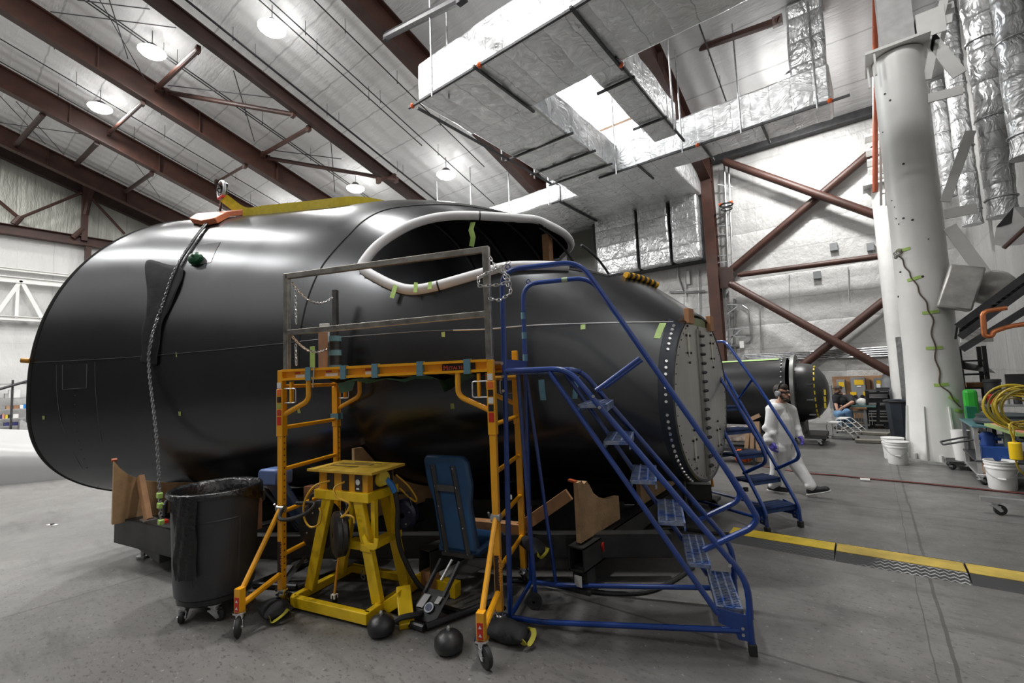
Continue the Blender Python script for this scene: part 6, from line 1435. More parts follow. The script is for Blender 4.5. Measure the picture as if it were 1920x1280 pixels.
b = MB(); b.span((xb2-1.6, yc-.5, .16), (xb2+.55, yc+.5, .24)); b.build('frame', dksteel, t, smooth=False)
for x in (-.8, .1): b = MB(); b.span((xb2+x-.05, yc-.45, .24), (xb2+x+.05, yc+.45, cz-Rb*.80)); b.build('cradle_block', cm, t, smooth=False)
for x in (-1.4, -.2, .4):
    for y in (-.45, .45): caster(TF((0, 0, 0)), xb2+x, yc+y, .16, t, .06, .5, zinc)
b = MB(); b.span((xb2-2.9, yc-.4, .1), (xb2-2.1, yc+.4, cz-Rb*.86)); tag(b.build('support_crate', mat('crate_dark', (.05, .045, .04), .7)), 'dark crate under the body of the second hull', 'crate')
# bench clutter behind the shorter ladder: wooden frame, orange hose reel, cloth
t = thing('sawhorse', 'wooden stand with a slanted top between the shorter ladder and the second hull', 'stand', aty(1410, 850, 9.6)*1.0)
for a, c in (((1398, 790), (1424, 778)), ((1412, 790), (1410, 860)), ((1420, 790), (1424, 865)), ((1404, 800), (1398, 862))):
    b = MB(); b.bar(aty(*a, 9.7), aty(*c, 9.7), .11, .07); b.build('timber', mat('pale_wood', (.40, .26, .16), .7), t)
c = aty(1392, 855, 9.5); b = MB()
for k in range(9): b.torus(c+V(.03*k-.1, .02*k, .02*math.sin(k)), .09, .022, 16, 6, axis=(1, .2*math.sin(k), .15*math.cos(k*2)))
tag(b.build('hose_coil', orangep), 'bright orange coiled hose seen through the shorter ladder', 'hose')
b = MB(); c = aty(1385, 815, 9.9); b.box(c, (.5, .4, .18), rz=.3); b.sphere(c+V(.0, -.1, .1), .14, 10, (1.3, 1, .6)); tag(b.build('rag_pile', mat('rag_mix', (.40, .34, .3), .8, var=.6, vs=9)), 'pile of pale rags behind the shorter ladder', 'rags')
b = MB(); c = aty(1375, 860, 9.8); b.box((c.x, c.y, .27), (.9, .5, .06)); [b.box((c.x+sx*.4, c.y+sy*.2, .12), (.05, .05, .24)) for sx in (-1, 1) for sy in (-1, 1)]; tag(b.build('low_bench', dksteel), 'low dark bench holding the orange hose', 'bench')
# yellow dolly behind the nose
t = thing('hand_winch_stand', 'small yellow and black wheeled jack under the hull nose', 'jack', atz(1318, 945)); c = atz(1318, 945)
b = MB(); b.span((c.x-.05, c.y-.05, .1), (c.x+.05, c.y+.05, .42)); b.build('post', amber, t, bevel=.01)
b = MB(); b.tube([(c.x+.05, c.y, .36), (c.x+.14, c.y, .36), (c.x+.14, c.y, .25)], .02, 8); b.build('crank', amber, t)
b = MB(); b.span((c.x-.2, c.y-.14, .06), (c.x+.2, c.y+.14, .1)); b.build('base', blackpaint, t)
for sx in (-.16, .16): b = MB(); b.lathe((c.x+sx, c.y-.12, .06), [(.01, -.02), (.06, -.02), (.06, .02), (.01, .02)], 18, axis=(0, 1, 0)); b.build('wheel', blackr, t)
t = thing('jack_stand', 'slim dark screw jack standing under the hull nose behind the tall ladder', 'jack', atz(1288, 990)); c = atz(1288, 990)
b = MB(); b.cyl((c.x, c.y, .05), (c.x, c.y, .58), .022); b.build('screw', dksteel, t)
for a in (0, 2.1, 4.2): b = MB(); b.cyl((c.x, c.y, .3), (c.x+.2*math.cos(a), c.y+.2*math.sin(a), 0), .016, n=8); b.build('leg', dksteel, t)
# electrical board, boxes, bench, tool chest
yb_ = 17.15
def wbox(px0, py0, px1, py1, Y, d, m, name, parent=None, **k):
    a, c = aty(px0, py0, Y), aty(px1, py1, Y); b = MB(); b.span((min(a.x, c.x), Y, min(a.z, c.z)), (max(a.x, c.x), Y+d, max(a.z, c.z))); return b.build(name, m, parent, smooth=False, **k)
t = thing('electrical_board', 'plywood-backed electrical switch board with grey cabinets on the far wall', 'switch board', (aty(1610, 760, yb_).x, yb_, .6))
wbox(1560, 706, 1664, 785, yb_, .08, mat('board_wood', (.42, .24, .13), .65, var=.2), 'backing_board', t)
gm_ = mat('cabinet_grey', (.24, .25, .26), .45, var=.05)
ysk = mat('hazard_yellow', (.80, .50, .02), .5)
for i, (a, c, d) in enumerate((((1568, 712), (1587, 748), .18), ((1594, 708), (1627, 765), .22), ((1637, 709), (1664, 740), .2))):
    o = wbox(*a, *c, yb_-d, d, gm_, 'cabinet', t, bevel=.01)
    cx_ = (a[0]+c[0])/2; w_ = (c[0]-a[0])*.28
    wbox(cx_-w_, a[1]+4, cx_+w_, a[1]+13, yb_-d-.008, .01, ysk, 'warning_sign', o)
    if i == 1: wbox(cx_-4, a[1]+15, cx_+4, a[1]+17, yb_-d-.008, .01, paper, 'label_plate', o)
wbox(1594, 735, 1606, 742, yb_-.235, .015, ysk, 'warning_sign', t); wbox(1618, 734, 1627, 742, yb_-.235, .015, ysk, 'warning_sign', t)
for px, py in ((1604, 743), (1617, 743)): c = aty(px, py, yb_-.24); b = MB(); b.cyl(c, c+V(0, -.04, 0), .05, n=12); b.build('switch_knob', blackp, t)
wbox(1630, 712, 1636, 740, yb_-.06, .06, mat('dark_brown', (.12, .06, .04), .6), 'cable_cover', t)
tag(wbox(1552, 722, 1563, 765, yb_-.2, .2, gm_, 'switch_cabinet', bevel=.01), 'small grey cabinet on the wall left of the switch board', 'cabinet')
t = thing('workbench', 'small brown-topped workbench left of the black tool chest', 'bench', (aty(1610, 800, 16.4).x, 16.4, 0))
zt = aty(1612, 763, 16.2).z; xa_, xb3 = aty(1592, 763, 16.2).x, aty(1625, 763, 16.2).x
b = MB(); b.span((xa_, 16.05, zt-.05), (xb3, 16.7, zt)); b.build('top', mat('bench_brown', (.33, .18, .10), .6), t)
for x in (xa_+.05, xb3-.05):
    for y in (16.1, 16.65): b = MB(); b.span((x-.03, y-.03, 0), (x+.03, y+.03, zt-.05)); b.build('leg', gm_, t)
for z in (.12, .45): b = MB(); b.span((xa_+.03, 16.1, z-.02), (xb3-.03, 16.65, z)); b.build('shelf', zinc, t)
b = MB(); [b.cyl((xa_+.07+k*.06, 16.08, .12), (xa_+.07+k*.06, 16.08, .45), .008, n=5) for k in range(8)]; b.build('wire_side', zinc, t)
c = V((xa_+xb3)/2+.1, 16.3, zt); b = MB(); b.sphere(c+V(0, 0, .12), .13, 12, (1, .8, 1)); tag(b.build('white_bag', paper), 'small white bag lying on the workbench', 'bag')
b = MB(); b.span((c.x-.25, 16.15, zt), (c.x+.3, 16.45, zt+.05)); tag(b.build('tray', mat('teal_tray', (.12, .25, .25), .5)), 'teal tray on the workbench below the white bag', 'tray')
b = MB(); b.sphere(c+V(-.22, 0, .09), .09, 10); tag(b.build('dark_grinder', blackp), 'black round tool on the workbench', 'tool')
t = thing('tool_chest', 'tall black tool chest with silver drawer pulls', 'tool chest', (aty(1647, 800, 16.35).x, 16.5, 0))
cx0, cx1 = aty(1625, 770, 16.2).x, aty(1669, 770, 16.2).x; zt = aty(1645, 731, 16.2).z
b = MB(); b.span((cx0, 16.2, .12), (cx1, 16.85, zt)); b.build('cabinet', blackpaint, t, bevel=.01)
py_list = [734, 740, 742.5, 745, 756, 758.5, 770.5, 775.5, 780.5, 788.5]
for py in py_list:
    for a, c in (((1627, 1645), (1648, 1667)) if py > 747 or py < 736 else ((1628, 1666),)):
        z = aty(1645, py, 16.2).z; o = wbox(a, py, c, py, 16.19, .012, blackp, 'drawer', t) if False else None
        b = MB(); x0, x1 = aty(a, py, 16.2).x, aty(c, py, 16.2).x; b.span((x0, 16.185, z-.045), (x1, 16.21, z+.035)); dr = b.build('drawer', blackp, t, smooth=False)
        b = MB(); b.span((x0+.02, 16.165, z-.012), (x1-.02, 16.186, z+.016)); b.build('drawer_pull', chrome, dr, smooth=False)
    if 736 <= py <= 747: pass
for x in (cx0+.1, cx1-.1): 
    for y in (16.25, 16.8): b = MB(); b.lathe((x, y, .06), [(.01, -.02), (.06, -.02), (.06, .02), (.01, .02)], 14, axis=(0, 1, 0)); b.build('caster_wheel', blackr, t)
b = MB(); b.span((cx0+.25, 16.3, zt), (cx0+.55, 16.5, zt+.06)); tag(b.build('small_box', dksteel), 'small dark box on top of the tool chest', 'box')
b = MB(); z = aty(1648, 727, 16.4).z; b.span((aty(1644, 728, 16.4).x, 16.4, zt), (aty(1651, 728, 16.4).x, 16.43, zt+.16)); tag(b.build('notice_card', paper), 'small white card standing on the tool chest', 'card')
# grey cylinder tarp right of tool chest
b = MB(); c = aty(1674, 770, 16.9); b.lathe((c.x, c.y, 0), [(0, 0), (.2, 0), (.22, .3), (.2, 1.3), (.05, 1.75), (0, 1.8)], 16); tag(b.build('wrapped_roll', mat('tarp_grey', (.16, .17, .18), .5, bump=.4, bs=6)), 'grey wrapped roll standing right of the tool chest', 'roll')
# white two-step stools
def stepstool(c, ang, label):
    t = thing('step_stool', label, 'step stool', c, ang, 'white step stools'); T = TF(c, ang) @ Matrix.Diagonal((.85, .9, .74, 1))
    for y in (0, .45):
        b = MB(T); b.tube(round_path([(0, y, .06), (0, y, .50), (.28, y, .52), (.62, y, .12), (.62, y, .06)], .06), .016, 8); b.build('side_frame', white, t)
        b = MB(T); b.cyl((0, y, .1), (.62, y, .1), .014, n=8); b.build('base_bar', white, t)
    for x0, x1, z in ((0, .28, .53), (.22, .42, .37), (.36, .56, .22)):
        b = MB(T); b.box(((x0+x1)/2, .225, z), (x1-x0, .45, .02)); tr = b.build('tread', white, t)
        if z < .5: b = MB(T); b.box(((x0+x1)/2, .225, z+.012), (x1-x0-.06, .38, .006)); b.build('grip_pad', blackr, tr)
    for x in (0, .62):
        for y in (0, .45): b = MB(T); b.sphere((x, y, .035), .035, 8); b.build('foot_wheel', blackr, t)
stepstool(atz(1552, 822), R(-12), 'front white step stool on the floor left of the workbench'); stepstool(atz(1570, 812), R(-12), 'rear white step stool half behind the front one')
# floor strips near stools, far bin, buckets
for (a, c, lab) in (((1604, 829), (1668, 831), 'long grey plank lying on the floor before the tool chest'), ((1606, 813), (1668, 817), 'grey plank lying on the floor by the dark bin')):
    p, q = atz(*a), atz(*c); b = MB(); b.bar(p+V(0, 0, .04), q+V(0, 0, .04), .25, .06); tag(b.build('floor_plank', mat('plank_grey', (.25, .24, .2), .7), smooth=False), lab, 'plank')
c = V(.53, 13.9, 0); b = MB(TF(c)); b.lathe((0, 0, 0), [(0, .02), (.22, .02), (.23, .1), (.28, .88), (.31, .89), (.31, .94), (.27, .93), (.23, .2), (0, .15)], 8); 
t = thing('wheeled_bin', 'dark blue grey wheeled bin behind the white bucket', 'bin', c); b.build('tub', mat('slate_bin', (.032, .042, .058), .5), t, smooth=False)
b = MB(TF(c)); b.torus((0, 0, .92), .30, .02, 24, 6); b.build('rim_bar', blackp, t)
for k in (-1, 1): b = MB(TF(c)); b.lathe((k*.16, -.1, .05), [(.01, -.02), (.05, -.02), (.05, .02), (.01, .02)], 14, axis=(0, 1, 0)); b.build('wheel', blackr, t)
def bucket(c, label, s=1., lid=True):
    t = thing('plastic_bucket', label, 'bucket', c, group='white plastic buckets'); T = TF(c)
    b = MB(T); b.lathe((0, 0, 0), [(0, 0), (.13*s, 0), (.135*s, .01), (.147*s, .27*s), (.157*s, .272*s), (.157*s, .29*s), (.149*s, .292*s), (.150*s, .32*s), (.160*s, .322*s), (.160*s, .34*s), (.15*s, .34*s), (.148*s, .355*s), (.164*s, .356*s), (.165*s, .368*s), (.148*s, .37*s)]+([(0, .372*s)] if lid else [(.142*s, .3*s), (.128*s, .02), (0, .02)]), 36); b.build('pail', whitep, t)
    f = V(-c[0], -c[1], 0).normalized(); sx = V(-f.y, f.x, 0)
    b = MB(T); b.tube([sx*.158*s*math.cos(a)+f*.162*s*math.sin(a)+V(0, 0, .28*s-.13*s*math.sin(a)) for a in np.linspace(0, PI, 14)], .004, 6); b.build('wire_handle', zinc, t)
    b = MB(T); c_ = f*.164*s+V(0, 0, .15*s); b.cyl(c_-sx*.04, c_+sx*.04, .011, n=8); b.build('grip', whitep, t)
bucket(V(.30, 10.78, 0), 'white plastic bucket left of the big white column', 1.08)
bucket(V(.26, 11.3, 0), 'white bucket half hidden between the first bucket and the column', 1.08)
bucket(atz(1881, 916), 'white bucket in front of the cardboard box by the table', 1.06, False)
# conduits and pipes on the back wall
cg = 'conduits on the far wall'
def cond(pts, r, lab, Y=YW-.06, m=zinc, name='conduit'):
    b = MB(); b.tube(round_path([aty(x, y, Y) for x, y in pts], .12), r, 6); return tag(b.build(name, m), lab, 'conduit', cg)
for i in range(5): cond([(1395+i*3, 666+i*2.5), (1560, 657+i*3.4), (1672, 650+i*4.2)], .028, ['top', 'second', 'third', 'fourth', 'lowest'][i]+' pipe of the level conduit bundle above the second hull')
cond([(1392, 572), (1404, 580), (1406, 606), (1408, 640), (1380, 647)], .022, 'conduit bending from the column foot up the far wall'); cond([(1425, 572), (1427, 662)], .02, 'straight conduit with clamp right of the brown column')
cond([(1366, 545), (1370, 660)], .03, 'upright conduit nearest the brown column'); cond([(1377, 560), (1378, 662)], .03, 'second upright conduit beside the brown column')
cond([(1360, 650), (1392, 647)], .05, 'short thick pipe stub above the shorter ladder rail')
cond([(1270, 500), (1271, 520), (1276, 534), (1280, 548)], .03, 'curved conduit above the hull nose'); cond([(1285, 508), (1286, 566)], .02, 'upright conduit with a white fitting above the hull nose'); cond([(1255, 548), (1322, 546)], .04, 'level pipe stub behind the wood block of the nose')
cond([(1310, 505), (1312, 600)], .02, 'thin conduit just left of the brown column'); cond([(1332, 505), (1337, 600)], .015, 'thin conduit tight against the brown column')
cond([(1480, 515), (1480, 590)], .012, 'thin upright wire below the level brace'); cond([(1590, 500), (1592, 560)], .012, 'thin upright wire right of the brace crossing')
for px, py, lab in ((1563, 462, 'grey junction box on the far wall above the level brace'), (1632, 462, 'grey junction box beside the slim white column'), (1532, 515, 'small grey box just above the level brace')): tag(wbox(px-8, py-6, px+8, py+6, YW-.12, .1, gm_, 'junction_box', bevel=.008), lab, 'junction box', cg)
tag(wbox(1286, 508, 1294, 532, YW-.1, .08, paper, 'wall_fitting', bevel=.01), 'white wall fitting above the hull nose', 'fitting')
tag(wbox(1386, 640, 1395, 652, YW-.3, .08, paper, 'pipe_label', bevel=.01), 'white collar on the thick pipe stub', 'fitting')
b = MB()
for py in (346, 382, 424, 438, 480, 492): p = aty(1346, py, YW-.3); b.bar(p, aty(1374, py+(4 if py % 4 else -3), YW-.25), .04, .03)
for px in (1361, 1369): b.cyl(aty(px-3, 306, YW-.3), aty(px+4, 505, YW-.3), .03, n=6)
tag(b.build('pipe_rack', zinc), 'bracketed riser pipes beside the brown column', 'pipe rack')
b = MB(); c = aty(1362, 384, YW-.5); b.torus(c, .2, .03, 16, 6); b.torus(c-V(0, 0, .15), .17, .02, 16, 6); o = tag(b.build('hose_hoop', dksteel), 'dark hoop bracket with orange tips on the riser pipes', 'bracket')
b = MB(); [b.box(c+V(sx*.17, -.08, .03), (.1, .1, .07)) for sx in (-1, 1)]; b.build('orange_tip', orangep, o)
t = thing('pipe_bracket_rack', 'grey bracket arms with pipes low on the brown column', 'pipe rack', aty(1385, 600, YW-.3))
for a, c in (((1362, 571), (1386, 571)), ((1362, 590), (1384, 573)), ((1362, 617), (1404, 615)), ((1362, 640), (1390, 618)), ((1362, 632), (1398, 630))): b = MB(); b.bar(aty(*a, YW-.3), aty(*c, YW-.3), .04, .04); b.build('arm', zinc, t)
# upright steel channel and shelf boxes between the columns
t = thing('steel_upright', 'grey galvanised channel post left of the big column base', 'post', (aty(1690, 700, 14.6).x, 14.6, 0))
for px in (1682, 1689, 1694): b = MB(); p = aty(px, 632, 14.6); b.bar(p, V(p.x, 14.6, 0), .07, .07); b.build('channel', zinc, t)
t = thing('storage_rack', 'rack of boxes half hidden behind the big white column', 'shelf', (aty(1705, 740, 16.8).x, 16.8, 0))
for px in (1692, 1722): b = MB(); b.bar(aty(px, 690, 16.8), (aty(px, 690, 16.8).x, 16.8, 0), .05, .05); b.build('post', dksteel, t)
for py in (708, 715, 729, 745, 762, 772, 778): b = MB(); p, q = aty(1690, py, 16.8), aty(1722, py, 16.8); b.bar(p, q, .4, .03, up=(0, 0, 1)); b.build('shelf_board', zinc, t)
for i, (a, c, m_, lab) in enumerate((((1694, 696), (1709, 708), mat('box_brown', (.30, .16, .09), .7), 'upper brown carton on the rack by the column'), ((1694, 716), (1710, 729), MATS['box_brown'] if 'box_brown' in MATS else ply, 'middle brown carton on the rack by the column'), ((1694, 731), (1710, 745), mat('bin_pale', (.4, .4, .4), .6), 'pale grey bin on the rack by the column'), ((1697, 748), (1712, 761), mat('carton_tan', (.45, .28, .17), .7), 'tan carton on the lower rack shelf by the column'))):
    tag(wbox(*a, *c, 16.65, .3, m_, 'carton', bevel=.006), lab, 'carton')
# right side: carts, tables, coil, shelves
rc = thing('wire_cart', 'silver utility cart with a teal top beside the big column', 'cart', (1.5, 9.95, 0))
al = mat('aluminium', (.5, .5, .5), .35, .7, var=.12)
A0, A1 = atz(1800, 882), atz(1830, 908); ztop = aty(1818, 797, A1.y-.0).z
X0, X1, Y0, Y1 = A1.x+.06, A1.x+1.0, A1.y, A0.y
for x in (X0, X1):
    for y in (Y0, Y1): b = MB(); b.bar((x, y, .12), (x, y, ztop), .045, .045, up=(0, 1, 0)); b.build('post', al, rc); caster(TF((0, 0, 0)), x, y, .13, rc, .05, .6, zinc)
zcr = aty(1840, 862, Y0).z
for z, m_ in ((ztop, mat('teal_top', (.08, .18, .2), .45)), (.16, al), (zcr, dksteel)): b = MB(); b.span((X0-.04, Y0-.04, z-.03), (X1+.04, Y1+.04, z)); b.build('shelf', m_, rc, bevel=.005)
b = MB(); b.tube(round_path([(X0-.02, Y0+.1, ztop-.22), (X0-.35, Y0+.15, ztop-.32), (X0-.35, Y0+.5, ztop-.32), (X0-.02, Y0+.5, ztop-.22)], .04), .014, 8); b.build('push_handle', dksteel, rc)
def boxt(x0, y0, z0, x1, y1, z1, m_, name, lab, cat, **k): b = MB(); b.span((x0, y0, z0), (x1, y1, z1)); return tag(b.build(name, m_, bevel=k.get('bevel', .006), smooth=False), lab, cat)
cb = boxt(X0+.06, Y0+.02, .16, X0+.30, Y0+.5, zcr-.05, mat('cardboard', (.34, .19, .09), .7), 'cardboard_box', 'brown cardboard box on the lowest cart shelf', 'box')
b = MB(); b.span((X0+.12, Y0+.012, .22), (X0+.26, Y0+.02, .27)); o = b.build('red_print', mat('red_print', (.4, .06, .04), .6), None, smooth=False); o.parent = cb; o.matrix_parent_inverse = Matrix.Identity(4); o.location = o.location-cb.location
boxt(X0+.04, Y0+.0, zcr, X0+.34, Y0+.45, zcr+.19, mat('royal_blue_crate', (.012, .06, .25), .5), 'blue_crate', 'blue crate on the middle cart shelf', 'crate')
b = MB(); c = V(X0+.14, Y0+.2, zcr+.28); b.lathe(c, [(0, -.09), (.08, -.09), (.08, .06), (.05, .1), (0, .11)], 16); b.cyl(c+V(-.14, 0, .02), c+V(.14, 0, .02), .04, n=10); tag(b.build('motor', mat('motor_blue', (.03, .08, .3), .4)), 'small blue motor above the crate in the cart', 'motor')
b = MB(); c = V(X0+.34, Y0+.15, zcr+.31); b.cyl(c-V(0, 0, .12), c+V(0, 0, .10), .05); b.sphere(c+V(.12, 0, 0), .06, 10); b.cyl(c+V(-.1, 0, .02), c+V(.25, 0, .02), .03); tag(b.build('pump_fitting', mat('greenish_metal', (.2, .24, .2), .4, .5)), 'greenish pump fitting inside the cart', 'pump')
b = MB(); c = V(X0+.36, Y0+.28, ztop); b.lathe(c, [(0, 0), (.30, 0), (.34, .03), (.34, .06), (.30, .10), (.31, .14), (.27, .15), (.1, .13), (0, .13)], 30); tag(b.build('coiled_hose_flat', mat('dark_coil', (.035, .045, .05), .45)), 'flat dark coil of hose on the cart top', 'hose')
boxt(X0+.75, Y0+.3, ztop, X0+1.0, Y0+.6, ztop+.15, whitep, 'white_bin', 'low white bin on the cart top', 'bin')
gx0, gx1 = aty(1808, 750, Y1+.3).x, aty(1835, 750, Y1+.3).x
t = boxt(gx0, Y1+.3, ztop-.1, gx1, Y1+.5, aty(1820, 730, Y1+.3).z, mat('vivid_green', (.035, .42, .04), .4), 'green_case', 'bright green plastic case behind the cart', 'case', bevel=.05)
boxt(aty(1812, 770, Y1+.05).x, Y1+.02, ztop, aty(1832, 770, Y1+.05).x, Y1+.2, aty(1820, 762, Y1+.05).z, mat('dark_green_bin', (.01, .14, .07), .45), 'green_bin', 'dark green bin in front of the bright green case', 'bin')
# small trolley by column
b = MB(); c = atz(1795, 880); b.span((c.x-.1, c.y-.1, .10), (c.x+.25, c.y+.3, .14)); [b.sphere((c.x+sx, c.y+sy, .05), .05, 8) for sx in (-.06, .2) for sy in (-.05, .25)]; tag(b.build('small_dolly', dksteel), 'small dark dolly at the foot of the white column', 'dolly')
b = MB(); b.lathe((c.x+.1, c.y+.12, .14), [(0, 0), (.10, 0), (.12, .3), (.12, .5), (0, .5)], 20); tag(b.build('white_jug', whitep), 'tall white jug on the small dolly by the column', 'jug')
# black equipment rack further back
t = thing('equipment_rack', 'tall black equipment rack behind the green case', 'rack', (1.9, 12.2, 0))
p0, p1 = aty(1800, 700, 12.), aty(1846, 700, 12.); zt = aty(1820, 700, 12.).z
for x in (p0.x, p1.x):
    for y in (11.8, 12.3): b = MB(); b.span((x-.03, y-.03, 0), (x+.03, y+.03, zt+.5)); b.build('post', blackpaint, t)
for z in (.5, .9, 1.3, zt, zt+.25): b = MB(); b.span((p0.x, 11.8, z-.03), (p1.x, 12.3, z)); b.build('shelf', blackpaint, t)
b = MB(); b.add([(p0.x-.05, 11.7, zt+.1), (p1.x+.1, 11.7, zt), (p1.x+.1, 12.3, zt+.1), (p0.x-.05, 12.3, zt+.28)], [(0, 1, 2, 3)]); b.build('sloped_tray', blackpaint, t)
boxt(p0.x+.05, 11.85, 1.3, p0.x+.45, 12.2, 1.38, mat('brown_tray', (.30, .15, .06), .6), 'brown_tray', 'brown tray on the black equipment rack', 'tray')
c = aty(1862, 735, 11.2); b = MB(); b.lathe((c.x, c.y, 1.06), [(0, 0), (.10, 0), (.105, .02), (.105, .34), (.115, .35), (.115, .40), (0, .40)], 22); o = tag(b.build('dark_drum', mat('drum_grey', (.035, .037, .04), .5)), 'dark grey drum standing beyond the yellow hose coil', 'drum')
boxt(c.x+.1, c.y-.4, 1.25, c.x+.42, c.y-.35, 1.55, blackp, 'monitor', 'small black monitor beside the dark drum', 'monitor')
b = MB(); b.span((X0+.3, 10.8, 1.02), (XR-.05, 11.7, 1.06)); [b.span((x, y, 0), (x+.05, y+.05, 1.02)) for x in (X0+.32, XR-.15) for y in (10.85, 11.6)]; tag(b.build('back_table', al, smooth=False), 'grey metal table behind the utility cart', 'table')
for i, (x, y, r, h, m_, lab) in enumerate(((X0+.42, 10.95, .05, .16, redp, 'small red can on the metal table'), (X0+.58, 11.0, .06, .12, whitep, 'small white tub on the metal table'), (X0+.72, 10.95, .05, .2, dksteel, 'dark bottle on the metal table'), (X0+.86, 10.95, .07, .14, mat('tin', (.4, .4, .38), .35, .7), 'tin can on the metal table'), (X0+1.0, 11.05, .05, .18, mat('brass_tin', (.4, .3, .12), .4, .5), 'brassy can on the metal table'))):
    b = MB(); b.lathe((x, y, 1.06), [(0, 0), (r, 0), (r, h*.8), (r*.6, h*.95), (r*.6, h), (0, h)], 14); tag(b.build('can', m_), lab, 'can')
# table with salmon top, coil of yellow hose, its wheeled base
ztb = aty(1860, 800, 8.45).z
TBX0, TBY0 = atz(1868, 965).x, atz(1868, 965).y
t = thing('layout_table', 'wheeled table with salmon board top at the right picture edge', 'table', (1.9, 8.5, 0))
p = [atz(1845, 793, ztb), atz(1905, 812, ztb), V(2.35, 7.75, ztb), V(2.35, 8.75, ztb)]
q = [p[0], p[1], V(2.35, p[1].y-.1, ztb), V(2.35, p[0].y+.1, ztb)]
b = MB(); b.prism([v-V(0, 0, .035) for v in q], (0, 0, .035)); b.build('table_top', mat('green_edge', (.28, .38, .14), .5), t)
b = MB(); b.prism([v.lerp(V(1.85, 8.25, ztb), .08)+V(0, 0, .001) for v in q], (0, 0, .006)); b.build('salmon_board', mat('salmon', (.62, .28, .19), .6, var=.08), t)
for y in (7.95, 8.5): b = MB(); b.bar((1.45, y, ztb-.06), (2.3, y, ztb-.32), .05, .16); b.build('dark_arm', blackpaint, t)
b = MB(); b.span((1.5, 7.95, ztb-.22), (2.3, 8.5, ztb-.05)); b.build('apron', blackpaint, t)
b = MB(); b.bar((1.75, 8.2, .2), (1.75, 8.2, ztb-.1), .07, .07, up=(0, 1, 0)); b.build('leg', al, t)
b = MB(); b.bar((TBX0-.12, TBY0, .175), (2.35, TBY0-.03, .175), .08, .05); b.build('base_rail', al, t, smooth=False)
b = MB(); b.bar((TBX0+.35, TBY0, .19), (TBX0+.75, TBY0+.25, .52), .06, .05); b.build('base_brace', al, t, smooth=False)
b = MB(); b.bar((1.75, TBY0, .2), (1.75, 8.3, .2), .07, .05); b.build('base_rail', al, t, smooth=False)
caster(TF((0, 0, 0)), TBX0, TBY0, .15, t, .06, .3, zinc)
caster(TF((0, 0, 0)), 2.2, TBY0, .15, t, .06, .3, zinc)
b = MB(); c = V(TBX0+.55, TBY0+.10, .40); b.cyl(c, c+V(.1, 0, 0), .05); b.build('red_knob', redp, t)
ccn = aty(1912, 772, 8.15); t = thing('hose_coil', 'big coil of yellow hose hung over the salmon table', 'hose', (ccn.x, ccn.y, ztb))
ym2 = mat('olive_yellow_hose', (.42, .31, .02), .45, var=.25, vs=12); ym3 = mat('olive_dark_hose', (.17, .14, .015), .5)
for k in range(16):
    a = random.uniform(-.3, .3); rr = random.uniform(.15, .25); c = ccn+V(random.uniform(-.05, .08), random.uniform(-.1, .1), random.uniform(-.02, .06)); c.z = max(c.z, ztb+rr*1.1+.02)
    pts = [c+V(rr*1.1*math.cos(2*PI*i/26), a*rr*math.sin(2*PI*i/26+k), rr*1.1*math.sin(2*PI*i/26)) for i in range(26)]
    b = MB(); b.tube(pts, .0105, 7, closed=True); b.build('hose_turn', ym2 if k % 3 else ym3, t)
hx = atz(1868, 830, ztb).x
b = MB(); b.tube(smooth_path([ccn+V(-.15, -.25, -.12), V(1.29, 7.86, ztb+.04), V(1.27, 7.84, ztb-.15), V(1.29, 7.88, ztb-.4), V(1.36, 7.95, .42), V(1.5, 8.1, .15)], 6), .0105, 7); b.build('hose_tail', ym2, t)
b = MB(); p = aty(1904, 845, 7.8); b.cyl(p+V(0, 0, -.1), p+V(0, 0, .1), .055, n=14); o = b.build('yellow_connector', mat('connector_yellow', (.75, .5, .01), .4), t, bevel=.01)
b = MB(); b.tube(smooth_path([p+V(0, 0, .1), p+V(-.02, 0, .3), ccn+V(0, -.1, -.1)], 5), .0105, 7); b.build('hose_tail', ym2, t)
# ================================================================== the far left
mo = MB(); A_ = V(-14.45, 1.02, 0); B_ = V(-13.6, 2.75, 0); dv = (B_-A_).normalized(); nv = V(dv.y, -dv.x, 0)
if nv.dot(V(1, 0, 0)) > 0: nv = -nv
vs, fs = [], []
prof = [(0, 0), (0, .38), (.03, .62), (.10, .80), (.25, .93), (.5, 1.0), (2.6, 1.02), (2.6, 0)]
stn = [(-6, 1.35), (-3, 1.22), (-1.5, 1.08), (-.4, .93), (.3, .80), (.9, .74), (1.6, .72), (3.2, .72)]
for s, k in stn:
    for d, z in prof: vs.append(A_+dv*s+nv*d+V(0, 0, z*k))
m_ = len(prof)
for i in range(len(stn)-1):
    for j in range(m_-1): fs.append((i*m_+j, i*m_+j+1, (i+1)*m_+j+1, (i+1)*m_+j))
fs += [tuple(range(m_)), tuple((len(stn)-1)*m_+j for j in range(m_-1, -1, -1))]
mo.add(vs, fs); wm = mo.build('white_tooling_mould', mat('white_gelcoat', (.40, .40, .40), .3, var=.03, coat=.3), None, angle=60); tag(wm, 'large smooth white rounded tooling mould on the floor at the left', 'mould')
